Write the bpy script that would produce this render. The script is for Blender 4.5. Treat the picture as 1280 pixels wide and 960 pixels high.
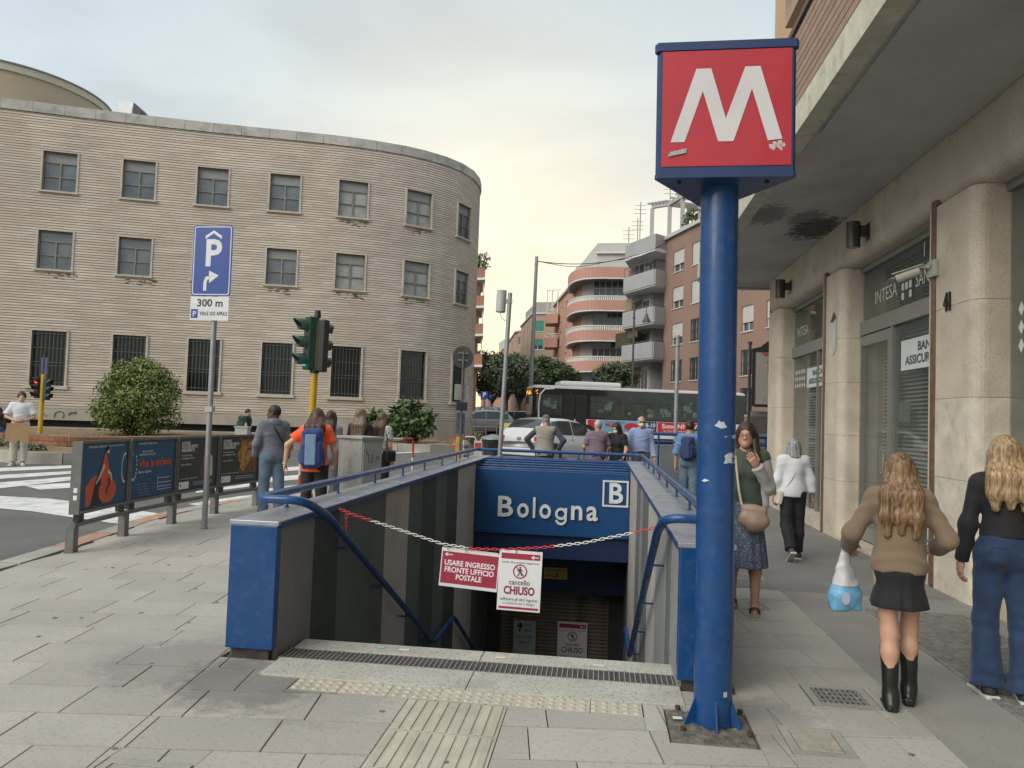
import bpy, bmesh, math, random
import numpy as np
from mathutils import Vector, Matrix
random.seed(7)
PI = math.pi
scn = bpy.context.scene
for o in list(bpy.data.objects): bpy.data.objects.remove(o)
COL = scn.collection
FPX = 955.0; CAMH = 1.6
YAW = math.atan(113 / FPX); PIT = .045; ROL = .034
cy, sy = math.cos(YAW), math.sin(YAW)
fw = Vector((-sy * math.cos(PIT), cy * math.cos(PIT), math.sin(PIT)))
r0 = Vector((cy, sy, 0)); u0 = Vector((sy * math.sin(PIT), -cy * math.sin(PIT), math.cos(PIT)))
rt = r0 * math.cos(ROL) + u0 * math.sin(ROL); up = u0 * math.cos(ROL) - r0 * math.sin(ROL)
cam = bpy.data.objects.new('camera', bpy.data.cameras.new('camera')); COL.objects.link(cam)
M = Matrix((rt, up, -fw)).transposed().to_4x4(); M.translation = (0, 0, CAMH)
cam.matrix_world = M
cam.data.sensor_width = 36; cam.data.lens = FPX / 1280 * 36
cam.data.clip_start = .05; cam.data.clip_end = 4000
scn.camera = cam
def ray(px, py): return fw + rt * ((px - 640) / FPX) + up * ((480 - py) / FPX)
def gz(px, py, z=0.):
    d = ray(px, py); t = (z - CAMH) / d.z; return Vector((d.x * t, d.y * t, z))
def aY(px, py, Y):
    d = ray(px, py); t = Y / d.y; return Vector((d.x * t, Y, CAMH + d.z * t))
def aX(px, py, X):
    d = ray(px, py); t = X / d.x; return Vector((X, d.y * t, CAMH + d.z * t))
def zg(y):                                   # the street climbs gently away from the square
    return -.12 + .02 * max(0., min(y, 260.) - 12.)
def gg(px, py, dz=0.):                       # pixel to point on the climbing ground
    p = gz(px, py, -.12 + dz)
    for _ in range(30):
        q = gz(px, py, zg(p.y if 0 < p.y < 260 else 260) + dz); p = (p + q) / 2
    return p
w = bpy.data.worlds.new('World'); scn.world = w; w.use_nodes = True
nt = w.node_tree; nt.nodes.clear()
def wn(t, **k):
    n = nt.nodes.new(t)
    for a, b in k.items(): setattr(n, a, b)
    return n
def wmath(op, a, b=None, c=None, clamp=False):
    n = wn('ShaderNodeMath', operation=op, use_clamp=clamp)
    for i, v in enumerate((a, b, c)):
        if v is None: continue
        if isinstance(v, (int, float)): n.inputs[i].default_value = v
        else: nt.links.new(v, n.inputs[i])
    return n.outputs[0]
SUN_AZ = math.radians(-140); SUN_EL = math.radians(36)      # azimuth from +Y towards +X
SUN_DIR = Vector((math.sin(SUN_AZ) * math.cos(SUN_EL), math.cos(SUN_AZ) * math.cos(SUN_EL), math.sin(SUN_EL)))
tc = wn('ShaderNodeTexCoord'); sep = wn('ShaderNodeSeparateXYZ'); nt.links.new(tc.outputs['Generated'], sep.inputs[0])
vx, vy, vz = sep.outputs
ramp = wn('ShaderNodeValToRGB'); cr = ramp.color_ramp
zc = wmath('MAXIMUM', vz, 0.0); nt.links.new(wmath('POWER', zc, .6), ramp.inputs[0])
cr.elements[0].position = 0; cr.elements[0].color = (.66, .58, .46, 1)
cr.elements[1].position = 1; cr.elements[1].color = (.95, 1.0, 1.03, 1)
for p_, c_ in ((.22, (.72, .71, .61)), (.38, (.70, .75, .74)), (.55, (.60, .69, .72)), (.70, (.55, .65, .70))):
    e = cr.elements.new(p_); e.color = (*c_, 1)
den = wmath('ADD', zc, .16)
cx = wmath('DIVIDE', vx, den); cyy = wmath('DIVIDE', vy, den)
comb = wn('ShaderNodeCombineXYZ'); nt.links.new(cx, comb.inputs[0]); nt.links.new(wmath('MULTIPLY', cyy, 1.6), comb.inputs[1])
nz = wn('ShaderNodeTexNoise'); nz.inputs['Scale'].default_value = .9; nz.inputs['Detail'].default_value = 5; nz.inputs['Roughness'].default_value = .5
nz.inputs['Distortion'].default_value = .5
nt.links.new(comb.outputs[0], nz.inputs['Vector'])
cl = wn('ShaderNodeMapRange'); nt.links.new(nz.outputs[0], cl.inputs[0])
cl.inputs[1].default_value = .44; cl.inputs[2].default_value = .66; cl.inputs[3].default_value = 0; cl.inputs[4].default_value = 1
mixc = wn('ShaderNodeMix', data_type='RGBA'); mixc.inputs[7].default_value = (.47, .52, .56, 1)
nt.links.new(ramp.outputs[0], mixc.inputs[6]); nt.links.new(wmath('MULTIPLY', cl.outputs[0], .8), mixc.inputs[0])
gd = Vector((math.sin(math.radians(-8)), math.cos(math.radians(-8)), .13)).normalized()
vm = wn('ShaderNodeVectorMath', operation='DOT_PRODUCT'); nt.links.new(tc.outputs['Generated'], vm.inputs[0]); vm.inputs[1].default_value = gd
g1 = wmath('POWER', wmath('MAXIMUM', vm.outputs[1 if len(vm.outputs) > 1 else 0], 0.), 22.)
glow = wn('ShaderNodeMix', data_type='RGBA', blend_type='ADD'); glow.inputs[7].default_value = (.48, .29, .01, 1)
nt.links.new(mixc.outputs[2], glow.inputs[6]); nt.links.new(g1, glow.inputs[0])
sky = wn('ShaderNodeTexSky', sky_type='NISHITA', sun_disc=False)
sky.sun_elevation = SUN_EL; sky.sun_rotation = SUN_AZ
mul = wn('ShaderNodeVectorMath', operation='SCALE'); nt.links.new(glow.outputs[2], mul.inputs[0]); mul.inputs['Scale'].default_value = 6.4
fin = wn('ShaderNodeMix', data_type='RGBA'); fin.inputs[0].default_value = .93
nt.links.new(sky.outputs[0], fin.inputs[6]); nt.links.new(mul.outputs[0], fin.inputs[7])
bg = wn('ShaderNodeBackground'); bg.inputs[1].default_value = .1
out = wn('ShaderNodeOutputWorld'); nt.links.new(fin.outputs[2], bg.inputs[0]); nt.links.new(bg.outputs[0], out.inputs[0])
sl = bpy.data.lights.new('sun', 'SUN'); sl.energy = 1.5; sl.angle = math.radians(50); sl.color = (1, .93, .82)
so = bpy.data.objects.new('sun', sl); COL.objects.link(so); so.rotation_euler = (-SUN_DIR).to_track_quat('-Z', 'Y').to_euler()
scn.view_settings.view_transform = 'Standard'; scn.view_settings.look = 'None'
scn.view_settings.exposure = .86; scn.view_settings.gamma = 1
scn.render.engine = 'CYCLES'; scn.cycles.max_bounces = 6
MC = {}
def mat(name, col, rough=.7, metal=0., var=.12, scale=6., bump=.0, bscale=40., coord='Object', spec=.5, isl=0., objr=0.,
        stain=0., stain_col=(.03, .03, .028), stain_scale=1.3, emit=None, alpha=None, rvar=0., coat=0., speck=0., speck_col=(.02,.02,.02), speck_scale=160., trans=0., sheen=0.):
    if name in MC: return MC[name]
    m = bpy.data.materials.new(name); m.use_nodes = True; n = m.node_tree; b = n.nodes['Principled BSDF']
    L = n.links.new
    def N(t, **k):
        q = n.nodes.new(t)
        for a, c in k.items(): setattr(q, a, c)
        return q
    tcn = N('ShaderNodeTexCoord'); vec = tcn.outputs[coord]
    col = (*col, 1)
    cur = None
    def mixin(fac, c2, blend='MIX'):
        nonlocal cur
        x = N('ShaderNodeMix', data_type='RGBA', blend_type=blend)
        L(fac, x.inputs[0]) if not isinstance(fac, float) else setattr(x.inputs[0], 'default_value', fac)
        if cur is None: x.inputs[6].default_value = col
        else: L(cur, x.inputs[6])
        if isinstance(c2, tuple): x.inputs[7].default_value = (*c2[:3], 1)
        else: L(c2, x.inputs[7])
        cur = x.outputs[2]
    def noise(s, d=4, r=.55):
        q = N('ShaderNodeTexNoise'); q.inputs['Scale'].default_value = s; q.inputs['Detail'].default_value = d; q.inputs['Roughness'].default_value = r
        L(vec, q.inputs['Vector']); return q.outputs[0]
    def mr(v, a, b_, c, d):
        q = N('ShaderNodeMapRange'); L(v, q.inputs[0])
        for i, x in enumerate((a, b_, c, d)): q.inputs[i + 1].default_value = x
        return q.outputs[0]
    def vmix(v, amt):                       # value variation
        nonlocal cur
        q = N('ShaderNodeHueSaturation'); q.inputs['Fac'].default_value = 1
        L(v, q.inputs['Value'])
        if cur is None: q.inputs['Color'].default_value = col
        else: L(cur, q.inputs['Color'])
        cur = q.outputs[0]
    if var: vmix(mr(noise(scale), .3, .7, 1 - var, 1 + var), 0)
    if isl or objr:
        if isl: gnode = N('ShaderNodeNewGeometry').outputs['Random Per Island']; a_ = isl
        else: gnode = N('ShaderNodeObjectInfo').outputs['Random']; a_ = objr
        vmix(mr(gnode, 0, 1, 1 - a_, 1 + a_), 0)
    if speck:
        mixin(mr(noise(speck_scale, 2, .6), .56, .62, 0, speck), speck_col)
    if stain:
        mixin(mr(noise(stain_scale, 7, .65), .52, .72, 0, stain), stain_col)
    if cur is not None: L(cur, b.inputs['Base Color'])
    else: b.inputs['Base Color'].default_value = col
    b.inputs['Roughness'].default_value = rough; b.inputs['Metallic'].default_value = metal
    b.inputs['Specular IOR Level'].default_value = spec
    if rvar: L(mr(noise(scale * 1.7), .3, .7, max(0, rough - rvar), min(1, rough + rvar)), b.inputs['Roughness'])
    if coat: b.inputs['Coat Weight'].default_value = coat
    if sheen: b.inputs['Sheen Weight'].default_value = sheen
    if trans: b.inputs['Transmission Weight'].default_value = trans
    if alpha is not None: b.inputs['Alpha'].default_value = alpha
    if bump:
        bn = N('ShaderNodeBump'); bn.inputs['Strength'].default_value = bump; bn.inputs['Distance'].default_value = .01
        L(noise(bscale, 5, .6), bn.inputs['Height']); L(bn.outputs[0], b.inputs['Normal'])
    if emit:
        b.inputs['Emission Color'].default_value = (*emit[0], 1); b.inputs['Emission Strength'].default_value = emit[1]
    MC[name] = m; return m
class MB:
    def __init__(s): s.v = []; s.f = []; s.m = []; s.sm = []
    def add(s, vs, fs, mi=0, smooth=False):
        o = len(s.v); s.v += [tuple(v) for v in vs]
        for f in fs: s.f.append(tuple(o + i for i in f)); s.m.append(mi); s.sm.append(smooth)
        return s
    def box(s, x0, x1, y0, y1, z0, z1, mi=0, bev=0.):
        if bev <= 0:
            v = [(x, y, z) for z in (z0, z1) for y in (y0, y1) for x in (x0, x1)]
            return s.add(v, [(0, 2, 3, 1), (4, 5, 7, 6), (0, 1, 5, 4), (2, 6, 7, 3), (0, 4, 6, 2), (1, 3, 7, 5)], mi)
        bm = bmesh.new(); bmesh.ops.create_cube(bm, size=1)
        for v in bm.verts: v.co = Vector(((x0 + x1) / 2 + v.co.x * (x1 - x0), (y0 + y1) / 2 + v.co.y * (y1 - y0), (z0 + z1) / 2 + v.co.z * (z1 - z0)))
        bmesh.ops.bevel(bm, geom=bm.edges[:], offset=bev, segments=2, affect='EDGES', profile=.5)
        s.bm(bm, mi, False); bm.free(); return s
    def bm(s, bm, mi=0, smooth=False):
        bm.verts.index_update()
        return s.add([v.co[:] for v in bm.verts], [tuple(v.index for v in f.verts) for f in bm.faces], mi, smooth)
    def obox(s, c, ax, ay, az, mi=0):        # oriented box: centre and three half-axis vectors
        c, ax, ay, az = map(Vector, (c, ax, ay, az))
        v = [c + ax * i + ay * j + az * k for k in (-1, 1) for j in (-1, 1) for i in (-1, 1)]
        return s.add(v, [(0, 2, 3, 1), (4, 5, 7, 6), (0, 1, 5, 4), (2, 6, 7, 3), (0, 4, 6, 2), (1, 3, 7, 5)], mi)
    def beam(s, a, b, w_, h_, mi=0, upv=(0, 0, 1)):
        a, b = Vector(a), Vector(b); d = b - a; u = Vector(upv); sd = d.cross(u)
        if sd.length < 1e-6: sd = d.cross(Vector((1, 0, 0)))
        sd.normalize(); u = sd.cross(d).normalized()
        return s.obox((a + b) / 2, d / 2, sd * w_ / 2, u * h_ / 2, mi)
    def tube(s, pts, r, n=10, mi=0, cap=True, closed=False):
        pts = [Vector(p) for p in pts]; m = len(pts); rr = r if isinstance(r, (list, tuple)) else [r] * m
        vs = []; prev = None
        for i, p in enumerate(pts):
            if closed: t = (pts[(i + 1) % m] - pts[i - 1])
            else: t = (pts[min(i + 1, m - 1)] - pts[max(i - 1, 0)])
            t.normalize()
            if prev is None:
                a = t.cross(Vector((0, 0, 1)))
                if a.length < .1: a = t.cross(Vector((1, 0, 0)))
            else: a = prev - t * prev.dot(t)
            a.normalize(); prev = a; b = t.cross(a)
            vs += [p + (a * math.cos(k * 2 * PI / n) + b * math.sin(k * 2 * PI / n)) * rr[i] for k in range(n)]
        fs = []
        for i in range(m if closed else m - 1):
            j = (i + 1) % m
            for k in range(n): fs.append((i * n + k, i * n + (k + 1) % n, j * n + (k + 1) % n, j * n + k))
        s.add(vs, fs, mi, True)
        if cap and not closed:
            s.add(vs[:n], [tuple(range(n - 1, -1, -1))], mi); s.add(vs[-n:], [tuple(range(n))], mi)
        return s
    def cyl(s, c, r, h, n=20, mi=0, r2=None):
        c = Vector(c); return s.tube([c, c + Vector((0, 0, h))], [r, r if r2 is None else r2], n, mi)
    def sph(s, c, r, mi=0, u=12, v=8, sc=(1, 1, 1)):
        bm = bmesh.new(); bmesh.ops.create_uvsphere(bm, u_segments=u, v_segments=v, radius=r)
        for q in bm.verts: q.co = Vector((q.co.x * sc[0] + c[0], q.co.y * sc[1] + c[1], q.co.z * sc[2] + c[2]))
        s.bm(bm, mi, True); bm.free(); return s
    def prism(s, poly, z0, z1, mi=0):        # horizontal polygon extruded upwards
        n = len(poly); v = [(p[0], p[1], z0) for p in poly] + [(p[0], p[1], z1) for p in poly]
        ar = sum(poly[i][0] * poly[(i + 1) % n][1] - poly[(i + 1) % n][0] * poly[i][1] for i in range(n))
        if ar < 0: v = [(p[0], p[1], z0) for p in poly[::-1]] + [(p[0], p[1], z1) for p in poly[::-1]]
        return s.add(v, [tuple(range(n - 1, -1, -1)), tuple(range(n, 2 * n))] + [(i, (i + 1) % n, n + (i + 1) % n, n + i) for i in range(n)], mi)
    def plate(s, poly, O, U, V, t=0., mi=0):  # 2D polygon in the plane O+U*u+V*v, thickness t backwards
        O, U, V = Vector(O), Vector(U), Vector(V); N_ = U.cross(V).normalized()
        f = [O + U * p[0] + V * p[1] for p in poly]; n = len(f)
        if t <= 0: return s.add(f, [tuple(range(n))], mi)
        bk = [p - N_ * t for p in f]
        return s.add(f + bk, [tuple(range(n)), tuple(range(2 * n - 1, n - 1, -1))] + [(n + i, n + (i + 1) % n, (i + 1) % n, i) for i in range(n)], mi)
    def mesh(s, name, mats):
        me = bpy.data.meshes.new(name); me.from_pydata(s.v, [], s.f);
        for m_ in (mats if isinstance(mats, (list, tuple)) else [mats]): me.materials.append(m_)
        me.polygons.foreach_set('material_index', s.m); me.polygons.foreach_set('use_smooth', s.sm); me.update(); return me
    def build(s, name, mats, parent=None, loc=None):
        o = bpy.data.objects.new(name, s.mesh(name, mats)); COL.objects.link(o)
        if parent: o.parent = parent
        if loc is not None: o.location = loc
        return o
def tag(o, label=None, cat=None, group=None, kind=None):
    for k, v in (('label', label), ('category', cat), ('group', group), ('kind', kind)):
        if v: o[k] = v
    return o
def thing(name, label, cat, loc=(0, 0, 0), rz=0., group=None):
    o = bpy.data.objects.new(name, None); COL.objects.link(o); o.location = loc; o.rotation_euler = (0, 0, rz); o.empty_display_size = .1
    return tag(o, label, cat, group)
def inst(o, name=None, parent=None, loc=None, rz=None):
    c = o.copy(); COL.objects.link(c)
    if name: c.name = name
    if parent: c.parent = parent
    if loc is not None: c.location = loc
    if rz is not None: c.rotation_euler = (0, 0, rz)
    return c
def dup(o, loc, rz=None, label=None, parent=None):
    c = o.copy(); COL.objects.link(c); c.location = loc
    if rz is not None: c.rotation_euler = (0, 0, rz)
    if label: c['label'] = label
    for ch in o.children:
        d = ch.copy(); COL.objects.link(d); d.parent = c
        for g in ch.children:
            e_ = g.copy(); COL.objects.link(e_); e_.parent = d
    return c
def text_mesh(s_, size, bold=0., ext=0., width=None, align='CENTER', shear=0., space=1.):
    cu = bpy.data.curves.new('t', 'FONT'); cu.body = s_; cu.size = size; cu.offset = bold; cu.extrude = ext; cu.align_x = align; cu.align_y = 'CENTER'
    cu.resolution_u = 3; cu.shear = shear; cu.space_character = space
    o = bpy.data.objects.new('t', cu); COL.objects.link(o)
    dg = bpy.context.evaluated_depsgraph_get(); me = bpy.data.meshes.new_from_object(o.evaluated_get(dg))
    bpy.data.objects.remove(o)
    if width and len(me.vertices):
        xs = [v.co.x for v in me.vertices]; k = width / max(1e-6, max(xs) - min(xs))
        for v in me.vertices: v.co.x *= k
    return me
def text(name, s_, size, O, U, V, m_, parent, bold=0., ext=.0, width=None, lift=.002, align='CENTER', space=1.):
    me = text_mesh(s_, size, bold, ext, width, align, space=space); me.materials.append(m_)
    U, V = Vector(U).normalized(), Vector(V).normalized(); N_ = U.cross(V)
    mt = Matrix((U, V, N_)).transposed().to_4x4(); mt.translation = Vector(O) + N_ * lift
    me.transform(mt)
    o = bpy.data.objects.new(name, me); COL.objects.link(o)
    if parent: o.parent = parent
    return o
def arcp(cx_, cy_, r, a0, a1, n): return [(cx_ + r * math.cos(a0 + (a1 - a0) * i / n), cy_ + r * math.sin(a0 + (a1 - a0) * i / n)) for i in range(n + 1)]
def rrect(x0, x1, y0, y1, r, n=4):
    return (arcp(x1 - r, y1 - r, r, 0, PI / 2, n) + arcp(x0 + r, y1 - r, r, PI / 2, PI, n) + arcp(x0 + r, y0 + r, r, PI, 1.5 * PI, n) + arcp(x1 - r, y0 + r, r, 1.5 * PI, 2 * PI, n))
class Path:
    def __init__(s, pts, rnd=0):
        P_ = [Vector((p[0], p[1])) for p in pts]
        for _ in range(rnd):
            Q = [P_[0]]
            for a, b in zip(P_[:-1], P_[1:]): Q += [a * .75 + b * .25, a * .25 + b * .75]
            P_ = Q + [P_[-1]]
        s.p = P_; s.c = [0.]
        for a, b in zip(P_[:-1], P_[1:]): s.c.append(s.c[-1] + (b - a).length)
        s.L = s.c[-1]
    def at(s, t):
        t = max(0., min(s.L, t)); i = 0
        while i < len(s.c) - 2 and s.c[i + 1] < t: i += 1
        a, b = s.p[i], s.p[i + 1]; l = s.c[i + 1] - s.c[i]; k = (t - s.c[i]) / l if l else 0
        d = (b - a).normalized(); return a + (b - a) * k, d
    def nrm(s, t):                            # outward = right of direction of travel
        _, d0 = s.at(max(0, t - .15)); _, d1 = s.at(min(s.L, t + .15)); d = (d0 + d1).normalized(); return Vector((d.y, -d.x))
    def pt(s, t, off=0., z=0.):
        p, _ = s.at(t); n = s.nrm(t); return Vector((p.x + n.x * off, p.y + n.y * off, z))
def facade(name, path, z0, z1, ops, mats, parent, depth=.2, step=2., zb=(), off=None, s0=0., s1=None, wallmi=0, revmi=1):
    s1 = path.L if s1 is None else s1; off = off or (lambda z: 0.)
    S = {s0, s1}; k = s0
    while k < s1: S.add(k); k += step
    Z = {z0, z1} | {z for z in zb if z0 < z < z1}
    for o in ops: S |= {o['s0'], o['s1']}; Z |= {o['z0'], o['z1']}
    def uniq(l, lo, hi):
        r = []
        for x in sorted(l):
            if lo - 1e-6 <= x <= hi + 1e-6 and (not r or x - r[-1] > 1e-4): r.append(x)
        return r
    S = uniq(S, s0, s1); Z = uniq(Z, z0, z1)
    me = bpy.data.meshes.new(name); V = []; F = []; MI = []; UV = []
    base = [(path.at(x)[0], path.nrm(x)) for x in S]
    offz = [off(z) for z in Z]
    idx = {}
    def vid(i, j):
        if (i, j) not in idx:
            p, n = base[i]; o_ = offz[j]; idx[(i, j)] = len(V); V.append((p.x + n.x * o_, p.y + n.y * o_, Z[j])); UV.append((S[i], Z[j]))
        return idx[(i, j)]
    for i in range(len(S) - 1):
        sm = (S[i] + S[i + 1]) / 2; act = [o for o in ops if o['s0'] < sm < o['s1']]
        for j in range(len(Z) - 1):
            zm = (Z[j] + Z[j + 1]) / 2
            if any(o['z0'] < zm < o['z1'] for o in act): continue
            F.append((vid(i, j), vid(i + 1, j), vid(i + 1, j + 1), vid(i, j + 1))); MI.append(wallmi)
    for o in ops:
        dp = o.get('depth', depth)
        c = [(o['s0'], o['z0']), (o['s1'], o['z0']), (o['s1'], o['z1']), (o['s0'], o['z1'])]
        b = len(V)
        for s_, z_ in c: V.append(tuple(path.pt(s_, 0.004, z_))); UV.append((s_, z_))
        for s_, z_ in c: V.append(tuple(path.pt(s_, -dp, z_))); UV.append((s_ + .3, z_))
        for q in range(4): r = (q + 1) % 4; F.append((b + q, b + r, b + 4 + r, b + 4 + q)); MI.append(revmi)
    me.from_pydata(V, [], F)
    uvl = me.uv_layers.new(name='UVMap'); li = np.empty(len(me.loops), dtype=np.int32); me.loops.foreach_get('vertex_index', li)
    uvl.data.foreach_set('uv', np.array(UV, dtype=np.float32)[li].ravel())
    for m_ in mats: me.materials.append(m_)
    me.polygons.foreach_set('material_index', MI); me.update()
    o = bpy.data.objects.new(name, me); COL.objects.link(o);
    if parent: o.parent = parent
    return o
# ================================================================ ground
HX0, HX1, HY0, HY1 = -2.06, .50, 5.24, 15.2       # stairwell opening
asph = mat('asphalt', (.115, .113, .11), .85, var=.22, scale=.9, bump=.35, bscale=60, speck=.35, speck_col=(.2, .2, .19), speck_scale=90, stain=.4, stain_scale=.5, stain_col=(.07, .07, .07))
mb = MB()
XS = [-900, -300, -120, -40, HX0 - .1, HX1 + .1, 40, 120, 300, 900]; YS = [-300, -60, 0, HY0 + .1, 12., HY1 - .1, 60, 120, 260, 900]
for i in range(len(XS) - 1):
    for j in range(len(YS) - 1):
        x0, x1, y0, y1 = XS[i], XS[i + 1], YS[j], YS[j + 1]
        if x0 == HX0 - .1 and y0 >= HY0 and y1 <= HY1: continue
        mb.add([(x0, y0, zg(y0)), (x1, y0, zg(y0)), (x1, y1, zg(y1)), (x0, y1, zg(y1))], [(0, 1, 2, 3)])
tag(mb.build('road', asph), kind='structure')
paint = mat('road_paint', (.62, .62, .60), .7, var=.15, scale=3, stain=.75, stain_scale=2.6, stain_col=(.13, .13, .128), bump=.2, bscale=50)
def mark(name, pts, lab=None):
    v = [gg(x, y, .007) for x, y in pts]
    bm = bmesh.new(); bm.faces.new([bm.verts.new(q) for q in v])
    bmesh.ops.bisect_plane(bm, geom=bm.faces[:] + bm.edges[:] + bm.verts[:], plane_co=(0, 12, 0), plane_no=(0, 1, 0))
    for q in bm.verts: q.co.z = zg(q.co.y) + .007
    if sum(f.normal.z for f in bm.faces) < 0: bmesh.ops.reverse_faces(bm, faces=bm.faces[:])
    m_ = MB().bm(bm); bm.free(); o = m_.build(name, paint); return tag(o, kind='structure')
for q in [[(-60, 587), (92, 581.5), (92, 585), (-60, 592)], [(-60, 597), (92, 588.5), (92, 592), (-60, 603)], [(-60, 608), (92, 595.5), (92, 600), (-60, 617)],
          [(30, 607), (92, 603), (150, 600), (150, 606), (50, 612)], [(110, 598), (230, 588), (230, 592), (110, 603)], [(110, 590), (230, 582), (230, 586), (110, 594)],
          [(235, 596), (330, 588), (330, 593), (235, 602)], [(245, 609), (330, 600), (330, 606), (245, 616)],
          [(235, 583), (330, 577), (330, 581), (235, 588)],
          [(325, 612), (420, 600), (423, 606), (325, 621)], [(325, 598), (420, 589), (423, 594), (325, 604)], [(325, 587), (420, 579), (423, 583), (325, 592)],
          [(235, 630), (300, 620), (320, 618), (320, 625), (262, 634)]]:
    mark('zebra_stripe', q)
mark('stop_band', [(-60, 617), (0, 620), (60, 623), (110, 629), (208, 643), (208, 649), (165, 657), (100, 648), (40, 639), (-60, 630)])
mark('edge_line', [(440, 568), (590, 561.5), (590, 562.6), (440, 569.3)])
KL = [(-6.2, -6), (-6.05, -2), (-5.85, 2), (-5.82, 4.5), (-5.89, 7.02), (-6.0, 7.6), (-6.15, 8.56), (-6.4, 9.69), (-6.58, 10.98), (-6.5, 12.43), (-6.3, 13.69), (-6.0, 15.2), (-5.3, 17.0), (-4.2, 18.4), (-2.6, 19.3), (-.5, 19.7), (2.0, 19.6), (4.2, 19.0), (6, 18.5), (25, 18.5)]
KP = Path(KL, 2)
def kx(y):                                      # kerb x at a given y on the left branch
    b = None
    for a, c in zip(KP.p[:-1], KP.p[1:]):
        if a.x < 0 and c.x < 0 and min(a.y, c.y) <= y <= max(a.y, c.y): b = a.x + (c.x - a.x) * ((y - a.y) / (c.y - a.y) if c.y != a.y else 0); break
    return b
bed = mat('bedding', (.10, .095, .085), .95, var=.3, scale=4, stain=.5)
mb = MB(); zb = -.018
ys = [-6 + .5 * i for i in range(0, 23)]; ys = sorted(set([y for y in ys if y <= HY0] + [HY0] + [HY0 + .498 * k for k in range(1, 20)] + [HY1]))
def q4(a, b, c, d): mb.add([a, b, c, d], [(0, 1, 2, 3)])
for a, b in zip(ys[:-1], ys[1:]):
    if b <= HY0 + 1e-6: q4((kx(a), a, zb), (25, a, zb), (25, b, zb), (kx(b), b, zb))
    else:
        q4((kx(a), a, zb), (HX0 - .1, a, zb), (HX0 - .1, b, zb), (kx(b), b, zb)); q4((HX1 + .1, a, zb), (25, a, zb), (25, b, zb), (HX1 + .1, b, zb))
tail = [(p.x, p.y) for p in KP.p if p.y > HY1 or p.x > 3]
pl = [(25, HY1), *tail[::-1], (kx(HY1 - .001), HY1)]
mb.add([(x, y, zb) for x, y in pl], [tuple(range(len(pl)))])
pave = mb.build('pavement', bed); tag(pave, kind='structure')
kst = mat('kerb_stone', (.33, .32, .29), .85, var=.15, scale=3, bump=.4, bscale=30, objr=.1, stain=.5, stain_col=(.12, .11, .10))
kred = mat('kerb_painted', (.42, .25, .17), .85, var=.25, scale=5, bump=.3, stain=.7, stain_scale=4, stain_col=(.33, .31, .28))
kerb = MB(); kerb_root = None
t = 0.; kk = 0
while t < KP.L - 1.0:
    l = .98; a0, a1 = t + .008, t + l; w_ = .24
    mbk = MB(); c = [KP.pt(a0, 0), KP.pt(a1, 0), KP.pt(a1, w_), KP.pt(a0, w_)]
    mbk.prism([(p.x, p.y) for p in c], -.25, .004 + random.uniform(-.002, .002))
    p_ = KP.pt(t, 0)
    if kerb_root is None: kerb_root = tag(mbk.build('kerb', kst), kind='structure')
    else:
        red = -7 < p_.x < -5.5 and 6.5 < p_.y < 13 and kk % 2 == 0
        mbk.build('kerb_stone', kred if red else kst, kerb_root)
    t += 1.0; kk += 1
m = mat('paving_slab', (.372, .352, .318), .75, var=.10, scale=1.8, bump=.25, bscale=55, objr=.09, speck=.35, speck_col=(.22, .21, .19), speck_scale=38, stain=.28, stain_scale=.9, stain_col=(.2, .19, .17), rvar=.12)
nt_ = m.node_tree; b_ = nt_.nodes['Principled BSDF']; lk = b_.inputs['Base Color'].links[0]; src = lk.from_socket
tcn = nt_.nodes.new('ShaderNodeTexCoord')
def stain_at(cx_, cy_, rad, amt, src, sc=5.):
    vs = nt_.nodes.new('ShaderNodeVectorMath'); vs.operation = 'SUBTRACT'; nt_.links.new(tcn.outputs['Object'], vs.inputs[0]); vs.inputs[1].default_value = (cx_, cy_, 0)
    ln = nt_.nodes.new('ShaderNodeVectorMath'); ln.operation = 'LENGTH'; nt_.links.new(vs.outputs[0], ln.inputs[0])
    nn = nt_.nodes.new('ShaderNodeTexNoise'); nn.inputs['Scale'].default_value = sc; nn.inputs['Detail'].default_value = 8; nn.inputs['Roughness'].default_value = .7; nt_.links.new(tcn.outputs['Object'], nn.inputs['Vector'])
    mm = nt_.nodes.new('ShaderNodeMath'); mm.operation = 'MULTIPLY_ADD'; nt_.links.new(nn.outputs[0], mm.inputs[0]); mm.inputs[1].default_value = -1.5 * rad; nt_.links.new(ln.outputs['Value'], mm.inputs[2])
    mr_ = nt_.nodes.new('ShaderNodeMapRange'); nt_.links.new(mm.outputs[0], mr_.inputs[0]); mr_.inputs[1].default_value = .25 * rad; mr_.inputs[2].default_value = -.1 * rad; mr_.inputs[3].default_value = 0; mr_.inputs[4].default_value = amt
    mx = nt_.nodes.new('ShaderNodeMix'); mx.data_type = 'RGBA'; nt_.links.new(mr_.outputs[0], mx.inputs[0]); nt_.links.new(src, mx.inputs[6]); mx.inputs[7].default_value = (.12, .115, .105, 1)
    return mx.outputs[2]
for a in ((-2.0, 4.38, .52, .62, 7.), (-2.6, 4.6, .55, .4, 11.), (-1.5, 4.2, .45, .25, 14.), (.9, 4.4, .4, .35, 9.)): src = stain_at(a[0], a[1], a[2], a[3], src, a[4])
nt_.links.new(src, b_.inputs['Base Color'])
TH = math.radians(7.3); ux, uy = math.cos(TH), math.sin(TH)
PU, PV = .635, .385; V0 = (-uy * -3.05 + ux * 3.70)
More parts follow.
